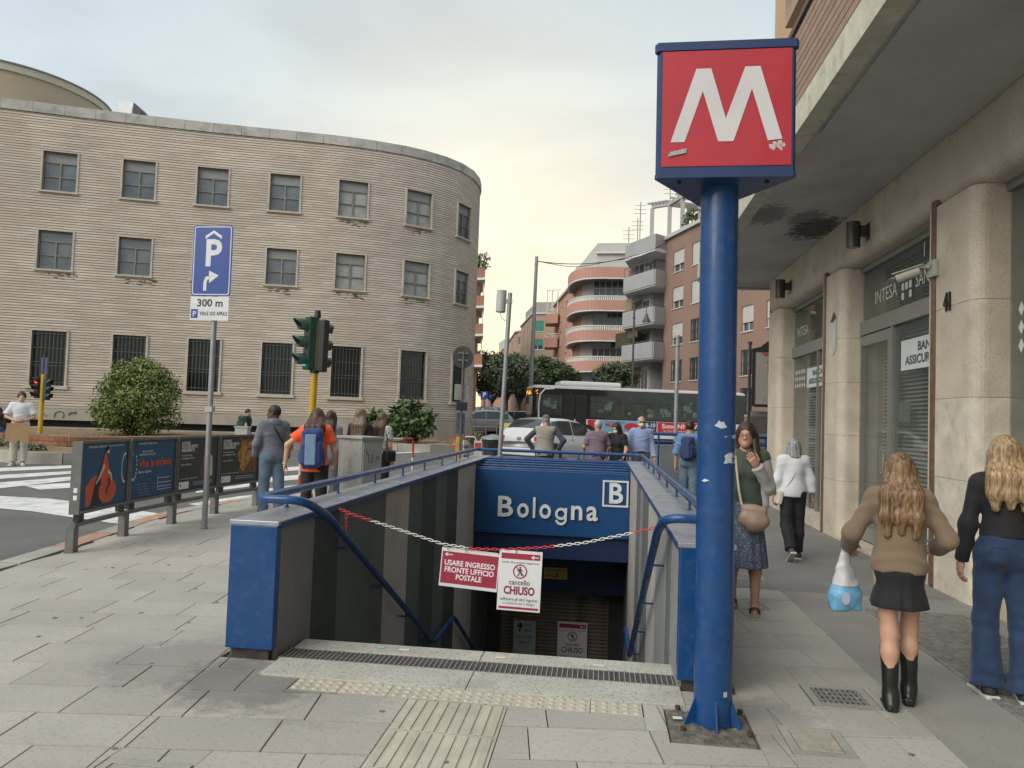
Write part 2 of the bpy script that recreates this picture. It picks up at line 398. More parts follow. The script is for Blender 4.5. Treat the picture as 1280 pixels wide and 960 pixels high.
def clip(poly, a, b, c):                       # keep a*x+b*y<=c
    r = []
    for i in range(len(poly)):
        p, q = poly[i], poly[(i + 1) % len(poly)]; dp = a * p[0] + b * p[1] - c; dq = a * q[0] + b * q[1] - c
        if dp <= 0: r.append(p)
        if dp * dq < 0: k = dp / (dp - dq); r.append((p[0] + (q[0] - p[0]) * k, p[1] + (q[1] - p[1]) * k))
    return r
def area(p): return abs(sum(p[i][0] * p[(i + 1) % len(p)][1] - p[(i + 1) % len(p)][0] * p[i][1] for i in range(len(p)))) / 2
HOLES = [(-2.40, .85, 4.76, 15.6), (-2.02, .52, 4.49, 4.80), (-1.76, .28, 4.30, 4.50), (-1.04, -.47, 3.0, 4.31), (.39, .84, 3.99, 4.46),
         (1.27, 1.66, 4.68, 5.06), (.98, 1.30, 3.98, 4.34), (1.44, 1.77, 8.28, 8.66), (1.80, 3.5, -3, 18), (.85, 3.5, 7.86, 18), (-2.18, -1.76, 3.0, 3.32)]
def subtract(polys, h):
    x0, x1, y0, y1 = h; out_ = []
    for p in polys:
        xs = [q[0] for q in p]; ys_ = [q[1] for q in p]
        if max(xs) <= x0 or min(xs) >= x1 or max(ys_) <= y0 or min(ys_) >= y1: out_.append(p); continue
        l = clip(p, 1, 0, x0); r = clip(p, -1, 0, -x1); mid = clip(clip(p, -1, 0, -x0), 1, 0, x1)
        out_ += [l, r, clip(mid, 0, 1, y0), clip(mid, 0, -1, -y1)]
    return [p for p in out_ if len(p) > 2 and area(p) > .0001]
slabs = []
for j in range(-22, 46):
    offs = random.uniform(0, 1) if j % 2 else random.uniform(.3, .7)
    for i in range(-16, 16):
        for (ua, ub) in [(((i + offs) * PU), ((i + 1 + offs) * PU))]:
            segs = [(ua, ub)]
            if ua < -1.78 < ub: segs = [(ua, -1.78), (-1.78, ub)]
            for (ua, ub) in segs:
                g = .003; va, vb = V0 + j * PV + .0065, V0 + (j + 1) * PV - .0065; ua2, ub2 = ua + g, ub - g
                if ub2 - ua2 < .004: continue
                c = [(ux * u - uy * v, uy * u + ux * v) for u, v in ((ua2, va), (ub2, va), (ub2, vb), (ua2, vb))]
                cxm = sum(q[0] for q in c) / 4; cym = sum(q[1] for q in c) / 4
                if cym < .6 or cym > 19.6 or cxm > 3.6: continue
                ok = True
                for a, b in zip(KP.p[:-1], KP.p[1:]):
                    mx_, my_ = (a + b) / 2
                    if (mx_ - cxm) ** 2 + (my_ - cym) ** 2 < 1.6:
                        d = (b - a).normalized(); n_ = Vector((d.y, -d.x)); cc = n_.dot(a) + .245
                        c = clip(c, -n_.x, -n_.y, -cc)
                        if len(c) < 3: ok = False; break
                if not ok or area(c) < .002: continue
                kxx = kx(cym) if cym < 15 else None
                if kxx is not None and cxm < kxx: continue
                if cym > 15 and (cxm < -5.4 or (cym > 17 and cxm < -5.2 + (cym - 17) * 1.3)): continue
                ps = [c]
                for h in HOLES: ps = subtract(ps, h)
                slabs += ps
def cen(p): return (sum(q[0] for q in p) / len(p), sum(q[1] for q in p) / len(p))
vis = []; rest = []
cam2 = Vector((0, 0))
for p in slabs:
    x, y = cen(p); v = Vector((x, y, -CAMH)); d = v.dot(fw)
    inview = d > .5 and abs(640 + FPX * v.dot(rt) / d - 640) < 740 and 480 - FPX * v.dot(up) / d < 1010
    (vis if inview else rest).append((Vector((x, y)).length / math.sqrt(max(.01, area(p))), p))
vis.sort(key=lambda t_: t_[0]); rest += vis[285:]; vis = vis[:285]
slabm = MC['paving_slab']
def slab_mb(mb_, p, z=0.):
    dz = random.uniform(-.0015, .0015); tx, ty = random.uniform(-.002, .002), random.uniform(-.002, .002); cx_, cy_ = cen(p); n = len(p)
    e = .003; top = []; low = []
    for q in p:
        d = Vector((q[0] - cx_, q[1] - cy_)); L_ = d.length; k = max(0, 1 - e / L_) if L_ > 0 else 0
        zz = z + dz + tx * d.x + ty * d.y
        top.append((cx_ + d.x * k, cy_ + d.y * k, zz)); low.append((q[0], q[1], zz - .004))
    bot = [(a, b, zb - .002) for a, b, _ in low]
    f = [tuple(range(n))] + [(n + i, n + (i + 1) % n, (i + 1) % n, i) for i in range(n)] + [(2 * n + i, 2 * n + (i + 1) % n, n + (i + 1) % n, n + i) for i in range(n)]
    ar = sum(p[i][0] * p[(i + 1) % n][1] - p[(i + 1) % n][0] * p[i][1] for i in range(n))
    if ar < 0: f = [t_[::-1] for t_ in f]
    mb_.add(top + low + bot, f)
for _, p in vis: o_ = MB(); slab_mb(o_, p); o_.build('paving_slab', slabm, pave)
mstuff = MB()
for _, p in rest: slab_mb(mstuff, p)
slab2 = slabm.copy(); slab2.name = 'paving_slab_far'
for n_ in slab2.node_tree.nodes:
    if n_.type == 'OBJECT_INFO':
        g_ = slab2.node_tree.nodes.new('ShaderNodeNewGeometry')
        for l_ in list(n_.outputs['Random'].links): slab2.node_tree.links.new(g_.outputs['Random Per Island'], l_.to_socket)
tag(mstuff.build('paving_slabs', slab2, pave), kind='stuff')
smooth = mat('worn_concrete', (.27, .262, .242), .8, var=.12, scale=1.2, bump=.25, bscale=40, stain=.6, stain_scale=.8, stain_col=(.17, .165, .15), speck=.3, speck_col=(.12, .12, .11), speck_scale=50)
asp2 = mat('walkway_asphalt', (.19, .188, .18), .85, var=.12, scale=1.5, bump=.35, bscale=70, stain=.5, stain_scale=.7, stain_col=(.13, .128, .12), speck=.4, speck_col=(.26, .25, .23), speck_scale=120)
mb = MB(); mb.add([(1.80, -3, -.001), (3.5, -3, -.001), (3.5, 7.86, -.001), (1.80, 7.86, -.001)], [(0, 1, 2, 3)])
tag(mb.build('concrete_strip', smooth), kind='structure')
mb = MB(); mb.add([(.86, 7.86, -.001), (3.9, 7.86, -.001), (3.9, 18.2, -.001), (.86, 18.2, -.001)], [(0, 1, 2, 3)])
tag(mb.build('asphalt_strip', asp2), kind='structure')
iron = mat('grating_iron', (.26, .255, .24), .6, .3, var=.3, scale=14, bump=.2, stain=.5, stain_scale=6, stain_col=(.13, .10, .07))
black = mat('dark_void', (.012, .012, .012), .9, var=0)
gr = thing('ventilation_grating', 'long rusty walk-on ventilation grating set in the pavement below the bank wall', 'grating', (2.42, 3.2, 0))
MB().add([(0, 0, .0015), (.78, 0, .0015), (.78, 4, .0015), (0, 4, .0015)], [(0, 1, 2, 3)]).build('grating_well', black, gr)
f_ = MB()
for (a, b, c, d) in ((-.03, 0, -.03, 4.03), (.78, .81, -.03, 4.03), (0, .78, -.03, 0), (0, .78, 4, 4.03)): f_.box(a, b, c, d, -.02, .010)
for k in (1, 2, 3): f_.box(0, .78, k - .015, k + .015, 0, .011)
f_.build('grating_frame', iron, gr)
g_ = MB()
for k in range(1, 130): g_.box(0, .78, k * .0308 - .0065, k * .0308 + .0065, .001, .008)
for k in range(1, 26): g_.box(k * .03 - .007, k * .03 + .007, 0, 4, .0005, .007)
tag(g_.build('grating_mesh', iron, gr), kind='stuff')
def drain(name, lab, x0, x1, y0, y1, rz, bars=True):
    t_ = thing(name, lab, 'drain cover' if bars else 'access cover', ((x0 + x1) / 2, (y0 + y1) / 2, 0), 0); a, b = (x1 - x0) / 2, (y1 - y0) / 2
    fr = MB()
    for c in ((-a, a, -b, -b + .045), (-a, a, b - .045, b), (-a, -a + .045, -b + .045, b - .045), (a - .045, a, -b + .045, b - .045)): fr.box(*c, -.02, .003, bev=.002)
    fr.build('frame', mat('drain_frame', (.3, .29, .26), .8, bump=.3, stain=.5), t_)
    if bars:
        MB().add([(-a + .04, -b + .04, -.008), (a - .04, -b + .04, -.008), (a - .04, b - .04, -.008), (-a + .04, b - .04, -.008)], [(0, 1, 2, 3)]).build('well', black, t_)
        n = 9
        for k in range(n):
            x = -a + .06 + (2 * a - .12) * k / (n - 1); MB().box(x - .008, x + .008, -b + .045, b - .045, -.006, .002).build('bar', iron, t_)
        for k in (-1, 0, 1): MB().box(-a + .045, a - .045, k * b * .4 - .006, k * b * .4 + .006, -.007, .0012).build('cross_bar', iron, t_)
    else:
        MB().box(-a + .05, a - .05, -b + .05, b - .05, -.02, .001, bev=.002).build('cover_plate', mat('cover_fill', (.33, .30, .25), .85, var=.25, scale=8, bump=.5, bscale=25, stain=.6, stain_scale=6), t_)
drain('floor_drain', 'square iron slotted drain in the slabs ahead of the tan jacket woman', 1.28, 1.65, 4.70, 5.05, 0)
drain('floor_drain', 'small dark slotted drain in the walkway behind the sandalled woman', 1.46, 1.76, 8.30, 8.64, 0)
drain('access_cover', 'square slab-filled access cover right of the blue pole base', .985, 1.295, 3.985, 4.335, 0, False)
drain('access_cover', 'dark rimmed access cover at the bottom edge left of the tactile strip', -2.17, -1.77, 3.0, 3.31, 0, False)
terr = mat('terrazzo_threshold', (.42, .41, .36), .7, var=.1, scale=3, bump=.2, bscale=70, speck=.75, speck_col=(.16, .16, .14), speck_scale=75, stain=.5, stain_scale=2.2, stain_col=(.2, .19, .16))
for (x0, x1, y0, y1) in ((-2.02, -.75, 4.50, 4.825), (-.745, .52, 4.50, 4.825), (-2.02, -.75, 5.035, 5.245), (-.745, .52, 5.035, 5.245)):
    MB().box(x0, x1, y0, y1, -.04, .006, bev=.004).build('threshold_stone', terr, pave)
ch = thing('channel_grate', 'long narrow steel drainage grate across the top of the stairs', 'drain grate', (-2.04, 4.83, 0))
MB().add([(0, 0, -.004), (2.56, 0, -.004), (2.56, .2, -.004), (0, .2, -.004)], [(0, 1, 2, 3)]).build('channel', black, ch)
gsteel = mat('galvanised_bar', (.30, .295, .27), .5, .3, var=.2, scale=20, stain=.5, stain_scale=9, stain_col=(.1, .08, .06))
gdark = mat('grate_infill', (.085, .082, .078), .7, .2, var=.3, scale=10)
MB().box(0, 2.56, 0, .006, -.02, .005).build('side_bar', gsteel, ch); MB().box(0, 2.56, .194, .2, -.02, .005).build('side_bar', gsteel, ch)
cb = None
for k in range(79):
    x = .015 + k * .0326
    if cb is None: cb = MB().box(-.0028, .0028, .006, .194, -.015, .0055).build('cross_bar', gsteel, ch, (x, 0, 0))
    else: inst(cb, None, None, (x, 0, 0))
inf = MB()
for k in range(22): inf.box(0, 2.56, .010 + k * .0085, .0135 + k * .0085, -.012, .0015)
tag(inf.build('infill_bars', gdark, ch), kind='stuff')
cream = mat('tactile_cream', (.42, .395, .325), .8, var=.12, scale=5, bump=.25, objr=.08, stain=.5, stain_scale=4, stain_col=(.26, .24, .2))
tp = None
for i in range(7):
    x0 = -1.75 + i * .289
    MB().box(x0 + .002, x0 + .287, 4.305, 4.495, -.03, .001).build('stud_tile', cream, pave)
studs = thing('tactile_studs', 'cream studded warning tiles in front of the stairs', 'tactile paving', (0, 0, 0))
sb = None
for i in range(34):
    for j in range(3):
        x = -1.72 + i * .0595; y = 4.335 + j * .062
        if sb is None: sb = MB().tube([(0, 0, 0), (0, 0, .004), (0, 0, .0055)], [.019, .015, .009], 10).build('stud', cream, studs, (x, y, .001))
        else: inst(sb, None, None, (x, y, .001))
ribs = thing('tactile_ribs', 'cream ribbed guiding tiles leading straight to the stair threshold', 'tactile paving', (0, 0, 0))
for r_ in range(3):
    y1_ = 4.295 - r_ * .43; y0_ = y1_ - .425
    MB().box(-1.035, -.475, y0_, y1_, -.03, -.001).build('base_tile', cream, ribs)
    for i in range(9):
        x = -1.02 + i * .0615; MB().box(x, x + .036, y0_ + .012, y1_ - .012, -.001, .005, bev=.002).build('rib', cream, ribs)
rg = random.Random(8); mb = MB()
for k in range(90):
    x, y = rg.uniform(-5.4, 1.75), rg.uniform(2.6, 10); s_ = rg.uniform(.008, .02)
    if -2.45 < x < .9 and y > 4.3: continue
    mb.add([(x + s_ * math.cos(a) * rg.uniform(.7, 1.2), y + s_ * math.sin(a) * rg.uniform(.7, 1.2), .0042) for a in (0, .9, 1.8, 2.7, 3.6, 4.5, 5.4)], [tuple(range(7))])
tag(mb.build('gum_spots', mat('gum_grey', (.20, .195, .18), .9, var=.2)), 'small dark gum spots scattered over the slabs', 'gum spots', kind='stuff')
dirt = mat('mortar_dirt', (.13, .12, .10), .95, var=.5, scale=14, bump=1., bscale=24, stain=.6, stain_scale=9, stain_col=(.05, .045, .04))
bm = bmesh.new(); bmesh.ops.create_grid(bm, x_segments=26, y_segments=26, size=.5)
rg = random.Random(4)
for v in bm.verts: v.co = Vector((.615 + v.co.x * .43, 4.225 + v.co.y * .45, -.008 + rg.random() * .016 * (1 if abs(v.co.x) < .47 and abs(v.co.y) < .47 else 0)))
mb = MB().bm(bm, 0, True); bm.free(); mb.build('mortar_bed', dirt, pave)
# ================================================================ metro entrance
blue = mat('blue_paint', (.003, .050, .175), .38, var=.10, scale=3, coat=.15, stain=.55, stain_scale=3.2, stain_col=(.012, .03, .09), bump=.08, bscale=22, rvar=.14, speck=.22, speck_scale=19, speck_col=(.05, .09, .22))
bluedk = mat('blue_panel', (.006, .032, .115), .42, var=.08, scale=2, stain=.3, stain_scale=2, stain_col=(.02, .04, .1))
coping = mat('coping_metal', (.36, .385, .43), .34, .5, var=.10, scale=4, bump=.06, bscale=18, stain=.5, stain_scale=5, stain_col=(.2, .22, .25), rvar=.1)
copb = mat('coping_edge_blue', (.02, .05, .15), .45, var=.1)
white = mat('white_print', (.72, .74, .76), .5, var=.04)
letw = mat('letter_white', (.62, .64, .66), .45, var=.06, scale=8, stain=.3, stain_scale=12, stain_col=(.3, .3, .3))
def terz(n, c, sp, sc=.4): return mat(n, c, .75, var=.12, scale=2, bump=.35, bscale=60, speck=.6, speck_col=sp, speck_scale=85, stain=sc, stain_scale=1.6, stain_col=(c[0] * .45, c[1] * .45, c[2] * .42))
TG = terz('cladding_grey', (.15, .155, .15), (.25, .25, .24)); TD = terz('cladding_dark', (.040, .050, .046), (.08, .095, .09)); TM = terz('cladding_green_grey', (.095, .11, .105), (.15, .165, .16))
TL = terz('cladding_light', (.42, .40, .37), (.22, .21, .19)); TR = terz('cladding_speckled', (.24, .25, .25), (.03, .03, .03), .3); TRD = terz('cladding_speckled_dark', (.13, .14, .135), (.02, .02, .02), .5)
conc = mat('stair_concrete', (.12, .12, .115), .9, var=.2, scale=2, bump=.3)
st = MB(); y = 5.245; z = 0.
steps = []
while z > -3.35:
    if len(steps) == 13: steps.append((y, y + 1.25, z - .165)); y += 1.25; z -= .165
    else: steps.append((y, y + .3, z - .165)); y += .3; z -= .165
stair_root = None
for k, (a, b, zz) in enumerate(steps):
    m_ = MB().box(HX0, HX1, a, b, zz - .3, zz, bev=.01)
    if stair_root is None: stair_root = tag(m_.build('stairs', conc), kind='structure')
    else: m_.build('step', conc, stair_root)
fl = MB().box(HX0, HX1, steps[-1][1], 15.2, steps[-1][2] - .2, steps[-1][2] - .002); fl.build('lower_floor', conc, stair_root)
MB().box(HX0 - .1, HX1 + .1, 5.0, 5.24, -3.9, -.045).build('header_wall', conc, stair_root)
def wall(side):
    if side < 0: xi, xo = HX0, -2.37; lab = 'blue ended low wall with dark striped cladding left of the metro stairs'
    else: xi, xo = HX1, .82; lab = 'blue ended low wall with speckled striped cladding behind the tall blue pole'
    s = 1 if xo > xi else -1
    t_ = thing('stairwell_wall', lab, 'low wall', ((xi + xo) / 2, 4.78, 0)); ox, oy = (xi + xo) / 2, 4.78
    def P(name, m_, x0, x1, y0, y1, z0, z1, bev=0., mm=None):
        return MB().box(min(x0, x1) - ox, max(x0, x1) - ox, y0 - oy, y1 - oy, z0, z1, bev=bev).build(name, m_, t_)
    P('core', conc, xi + s * .03, xo - s * .02, 4.83, 14.4, -3.9, .845)
    P('core', conc, xi - s * .004, xo - s * .02, 14.401, 15.3, -3.9, -.3)
    P('outer_cladding', TM, xo - s * .02, xo, 4.83, 14.4, -.25, .84)
    if side < 0: B = [(4.84, 5.43, TG), (5.43, 5.97, TD), (5.97, 7.31, TM), (7.31, 8.24, TL), (8.24, 8.85, TM), (8.85, 9.61, TD), (9.61, 10.28, TM), (10.28, 11.11, TD), (11.11, 12.66, TL), (12.66, 14.4, TM)]
    else: B = [(4.84, 5.35, TR), (5.35, 5.75, TRD), (5.75, 6.75, TR), (6.75, 7.9, TL), (7.9, 8.9, TRD), (8.9, 9.5, TR), (9.5, 10.4, TRD), (10.4, 12.66, TL), (12.66, 14.4, TM)]
    for i, (a, b, m_) in enumerate(B): P('cladding_slab', m_, xi + s * (.003 if i % 2 else 0), xi + s * .03, a + .002, b - .002, -3.85 if a > 5.3 else -.15, .842)
    P('end_panel', blue, xi - s * .004, xo + s * .004, 4.765, 4.83, .06, .852, .006)
    P('end_footing', mat('footing_dirt', (.05, .045, .04), .95, var=.4, scale=12, bump=.6), xi + s * .03, xo - s * .03, 4.79, 4.85, -.1, .06)
    y0_ = 4.76
    while y0_ < 14.4:
        y1_ = min(14.42, y0_ + 1.61); P('coping_sheet', coping, xi - s * .012, xo + s * .012, y0_ + .0015, y1_ - .0015, .852, .882, .004); y0_ = y1_
    P('coping_edge', copb, xi - s * .016, xi - s * .0125, 4.8, 14.4, .835, .872); P('coping_edge', copb, xo + s * .0125, xo + s * .016, 4.8, 14.4, .835, .872)
    return t_
wall(-1); wall(1)
def smoothpath(pts, r=.12, n=5):
    pts = [Vector(p) for p in pts]; out_ = [pts[0]]
    for a, b, c in zip(pts[:-2], pts[1:-1], pts[2:]):
        d1 = (a - b); d2 = (c - b); rr = min(r, d1.length * .45, d2.length * .45); p1 = b + d1.normalized() * rr; p2 = b + d2.normalized() * rr
        for k in range(n + 1):
            t_ = k / n; out_.append(p1 * (1 - t_) ** 2 + b * 2 * t_ * (1 - t_) + p2 * t_ ** 2)
    return out_ + [pts[-1]]
rail = thing('stair_railing', 'blue tubular railing running round the stairwell and down both its sides', 'railing', (-.78, 9, 0))
RO = Vector((-.78, 9, 0))
def rel(ps): return [Vector(p) - RO for p in ps]
RR = .030
Lp = smoothpath([(-.3, 14.25, 1.0), (-2.31, 14.25, 1.0), (-2.31, 4.98, 1.0), (-1.985, 4.99, 1.0), (-1.965, 5.42, .85), (-1.965, 9.35, -1.18), (-1.965, 10.62, -1.18), (-1.965, 13.6, -2.75)])
Rp = smoothpath([(-.3, 14.25, 1.0), (.76, 14.25, 1.0), (.76, 5.0, 1.0), (.43, 5.0, 1.0), (.41, 5.42, .86), (.41, 9.35, -1.18), (.41, 10.62, -1.18), (.41, 13.6, -2.75)])
MB().tube(rel(Lp), RR, 14).build('handrail', blue, rail); MB().tube(rel(Rp), RR, 14).build('handrail', blue, rail)
post = None
for x in (-2.31, .76):
    y_ = 5.5
    while y_ < 14.2:
        if post is None: post = MB().cyl((0, 0, .88), .011, .1, 8).cyl((0, 0, .882), .022, .006, 10).build('post', blue, rail, (x + .78, y_ - 9, 0))
        else: inst(post, None, None, (x + .78, y_ - 9, 0))
        y_ += 1.12
for x in (-1.9, -1.2, -.4, .4): inst(post, None, None, (x + .78, 14.25 - 9, 0))
MB().box(-2.37 + .78, .82 + .78, 14.15 - 9, 14.40 - 9, -.2, .852).build('end_wall', bluedk, rail)
MB().box(-2.37 + .78, .82 + .78, 14.13 - 9, 14.42 - 9, .8545, .8815, bev=.004).build('end_coping', blue, rail)
for k in range(7):
    yy = 5.9 + k * 1.0; z_ = .85 - (yy - 5.42) * .5165
    if yy < 9.3:
        for x, xw in ((-1.965, HX0), (.41, HX1)): MB().tube(rel([(x, yy, z_ - .02), (x, yy, z_ - .07), (xw, yy, z_ - .07)]), .009, 8).build('wall_bracket', blue, rail)
fas = thing('station_sign', 'deep blue fascia over the stairs lettered Bologna with a boxed B', 'sign', (-.78, 12.7, 0))
def FB(x0, x1, y0, y1, z0, z1, name, m_, bev=0.): return MB().box(x0 + .78, x1 + .78, y0 - 12.7, y1 - 12.7, z0, z1, bev=bev).build(name, m_, fas)
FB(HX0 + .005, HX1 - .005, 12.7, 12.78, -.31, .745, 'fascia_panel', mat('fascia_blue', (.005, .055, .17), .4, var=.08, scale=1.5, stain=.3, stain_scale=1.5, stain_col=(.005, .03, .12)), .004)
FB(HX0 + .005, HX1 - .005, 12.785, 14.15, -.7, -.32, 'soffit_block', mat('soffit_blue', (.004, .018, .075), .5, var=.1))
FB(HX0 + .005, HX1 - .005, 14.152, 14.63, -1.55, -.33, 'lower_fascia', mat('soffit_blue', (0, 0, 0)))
slat = None
for k in range(5):
    y_ = 12.84 + k * .25; z_ = .738 + k * .028
    FB(HX0 + .004, HX1 - .004, y_, y_ + .16, z_, z_ + .028, 'roof_slat', blue, .006)
    FB(HX0 + .006, HX1 - .006, y_ + .17, y_ + .245, .5, z_ + .01, 'slat_gap', bluedk)
FB(HX0 + .006, HX1 - .006, 12.9, 14.1, .40, .42, 'roof_tray', bluedk)
xs = -1.665
for ch_, w_, sz in (('B', .30, 0), ('o', .24, 0), ('l', .085, 0), ('o', .24, 0), ('g', .24, 0), ('n', .23, 0), ('a', .23, 0)):
    if ch_ == 'g':
        gq = MB(); n_ = 24
        def ann(c_, r0_, r1_, a0_, a1_, n_):
            for k_ in range(n_):
                a_, b_a = a0_ + (a1_ - a0_) * k_ / n_, a0_ + (a1_ - a0_) * (k_ + 1) / n_
                p4 = [(c_[0] + r_ * math.cos(t_), c_[1] + r_ * math.sin(t_)) for t_, r_ in ((a_, r1_), (b_a, r1_), (b_a, r0_), (a_, r0_))]
                gq.add([(x_, y_, z_) for z_ in (-.012, .012) for x_, y_ in p4], [(4, 5, 6, 7), (3, 2, 1, 0), (0, 1, 5, 4), (2, 3, 7, 6)])
        ann((.095, -.062), .058, .098, 0, 2 * PI, n_); gq.box(.155, .195, -.15, .035, -.0115, .0125); ann((.098, -.15), .058, .0975, -PI * .93, 0, 12)
        me = gq.mesh('letter', [])
    else: me = text_mesh(ch_, .47, .0085, .012)
    xv = [v.co.x for v in me.vertices]; x0_, x1_ = min(xv), max(xv)
    for v in me.vertices: v.co.x = (v.co.x - x0_) / (x1_ - x0_) * (w_ - .045)
    me.materials.append(letw)
    mt = Matrix(((1, 0, 0, xs + .78), (0, 0, -1, -.022), (0, 1, 0, .12), (0, 0, 0, 1))); me.transform(mt)
    o_ = bpy.data.objects.new('letter', me); COL.objects.link(o_); o_.parent = fas
    xs += w_ + .022
fr = MB()
bx0, bx1, bz0, bz1 = .055 + .78, .475 + .78, .21, .64
for c in ((bx0, bx1, bz0, bz0 + .028), (bx0, bx1, bz1 - .028, bz1), (bx0, bx0 + .028, bz0 + .028, bz1 - .028), (bx1 - .028, bx1, bz0 + .028, bz1 - .028)): fr.box(c[0], c[1], -.022, -.0, c[2], c[3])
fr.build('letter_frame', letw, fas)
text('letter', 'B', .46, (.265 + .78, -.004, .415), (1, 0, 0), (0, 0, 1), letw, fas, bold=.010, ext=.012, width=.225, lift=.012)
shm = mat('shutter_brown', (.19, .15, .11), .6, .3, var=.25, scale=5, stain=.5, stain_scale=3, stain_col=(.03, .025, .02))
sh = thing('roller_shutter', 'closed dark brown roller shutter at the bottom of the stairs', 'shutter', (-.78, 14.72, -3.5))
zz = -3.45; slatm = MB().tube([(-1.02, 0, 0), (1.02, 0, 0)], .034, 8); sl0 = None
for k in range(28):
    z_ = zz + k * .068 - (-3.5)
    if sl0 is None: sl0 = slatm.build('slat', shm, sh, (0, 0, z_)); sl0.scale = (1, .35, 1)
    else: inst(sl0, None, None, (0, 0, z_))
for x in (-1.28, 1.02): MB().box(x, x + .26, -.1, .1, 0, 1.95).build('jamb', mat('jamb_dark', (.035, .035, .033), .6, var=.2), sh)
MB().box(-1.28, 1.28, .06, .12, 0, 1.95).build('backing', black, sh)
MB().box(-1.0, 1.0, -.07, -.03, 1.80, 1.93).build('lintel_strip', mat('lintel_old', (.2, .18, .13), .7, var=.3), sh)
ye = thing('yellow_plate', 'small yellow plate fixed above the brown roller shutter', 'sign', (-.75, 14.13, -1.2))
MB().box(-.215, .215, -.012, 0, -.105, .105).build('plate', mat('plate_yellow', (.50, .36, .05), .5, var=.1), ye)
ink = mat('ink_dark', (.03, .03, .035), .6, var=0)
MB().box(-.15, .05, -.014, -.0121, -.06, -.045).box(.0, .05, -.014, -.0121, -.03, .0).box(-.18, .18, -.014, -.0121, .05, .06).build('print', ink, ye)
red = mat('notice_red', (.30, .022, .05), .55, var=.06, scale=3); ink2 = mat('notice_ink', (.22, .03, .06), .6, var=0); paper = mat('notice_paper', (.66, .66, .67), .55, var=.04, scale=4)
def arrow(sz): return [(-1, 0), (-.35, .55), (-.1, .4), (-.4, .14), (1, .14), (1, -.14), (-.4, -.14), (-.1, -.4), (-.35, -.55)]
def pictogram(parent, O, U, V, s):
    U, V = Vector(U), Vector(V); N_ = U.cross(V); O = Vector(O) + N_ * .0022
    r_ = MB(); ring = [];
    for k in range(28):
        a, b = 2 * PI * k / 28, 2 * PI * (k + 1) / 28
        r_.add([O + (U * math.cos(t_) + V * math.sin(t_)) * q for t_, q in ((a, s), (b, s), (b, s * .84), (a, s * .84))], [(0, 1, 2, 3)])
    r_.plate([(-.64 * s, .54 * s), (-.54 * s, .64 * s), (.64 * s, -.54 * s), (.54 * s, -.64 * s)], O, U, V)
    r_.build('prohibition_ring', red, parent)
    f = MB(); H_ = O + N_ * .0008
    f.plate(arcp(0, .55 * s, .13 * s, 0, 2 * PI, 10)[:-1], H_, U, V)
    f.plate([(-.14 * s, .38 * s), (.14 * s, .38 * s), (.12 * s, -.12 * s), (-.12 * s, -.12 * s)], H_, U, V)
    for a in ([(-.12, -.1), (.02, -.1), (-.22, -.66), (-.36, -.62)], [(0, -.1), (.12, -.1), (.34, -.60), (.22, -.66)], [(-.14, .36), (-.10, .24), (-.36, -.02), (-.42, .06)], [(.14, .36), (.1, .24), (.34, .0), (.42, .08)]): f.plate([(p[0] * s, p[1] * s) for p in a], H_ + N_ * .0003, U, V)
    f.build('walking_figure', ink, parent)
def notice_closed(name, lab, O, w_, h_, U=(1, 0, 0), V=(0, 0, 1)):
    t_ = thing(name, lab, 'notice', O); MB().box(-w_ / 2, w_ / 2, 0, .004, -h_, 0).build('sheet', paper, t_)
    def B(x0, x1, z0, z1, nm, m_=red): MB().box(x0 * w_, x1 * w_, -.0015, 0, z0 * h_, z1 * h_).build(nm, m_, t_)
    B(-.45, .45, -.145, -.05, 'red_band'); B(-.46, .46, -.97, -.935, 'red_rule')
    k_ = w_ * .09; MB().plate([(x * k_ + w_ * .33, z_ * k_ * .9 - .1 * h_) for x, z_ in arrow(1)], (0, -.0022, 0), (1, 0, 0), (0, 0, 1)).build('arrow', paper, t_)
    text('print', 'avviso di prossima riapertura', w_ * .07, (0, 0, -.2 * h_), U, V, ink, t_, width=w_ * .86, lift=.0015)
    pictogram(t_, (0, 0, -.345 * h_), U, V, w_ * .165)
    text('print', 'cancello', w_ * .17, (0, 0, -.53 * h_), U, V, ink, t_, bold=.0004, width=w_ * .48, lift=.0015)
    text('print', 'CHIUSO', w_ * .255, (0, 0, -.67 * h_), U, V, ink2, t_, bold=.003, width=w_ * .72, lift=.0015)
    text('print', 'utilizzare gli altri ingressi', w_ * .10, (0, 0, -.81 * h_), U, V, ink, t_, width=w_ * .86, lift=.0015)
    text('print', 'ci scusiamo per il disagio', w_ * .09, (0, 0, -.875 * h_), U, V, mat('ink_grey', (.2, .2, .22), .6, var=0), t_, width=w_ * .74, lift=.0015)
    return t_
CY = 5.72
def chz(x): # chain height
    pts = [(-2.05, .845), (-1.92, .835), (-1.46, .715), (-1.16, .635), (-.93, .612), (-.70, .618), (-.40, .65), (-.1, .70), (.19, .775), (.43, .84)]
    for a, b in zip(pts[:-1], pts[1:]):
        if a[0] <= x <= b[0]: return a[1] + (b[1] - a[1]) * (x - a[0]) / (b[0] - a[0])
    return pts[-1][1]
nt1 = thing('notice', 'landscape red notice reading USARE INGRESSO FRONTE UFFICIO POSTALE hanging on the chain', 'notice', (-.945, CY + .01, .60)); nt1.rotation_euler = (0, .06, 0)
MB().box(-.222, .222, 0, .004, -.29, .0).build('sheet', paper, nt1)
MB().box(-.214, .214, -.0015, 0, -.265, -.028).build('red_field', red, nt1)
MB().plate([(x * .032 - .165, z_ * .024 - .05) for x, z_ in arrow(1)], (0, -.0022, 0), (1, 0, 0), (0, 0, 1)).build('arrow', paper, nt1)
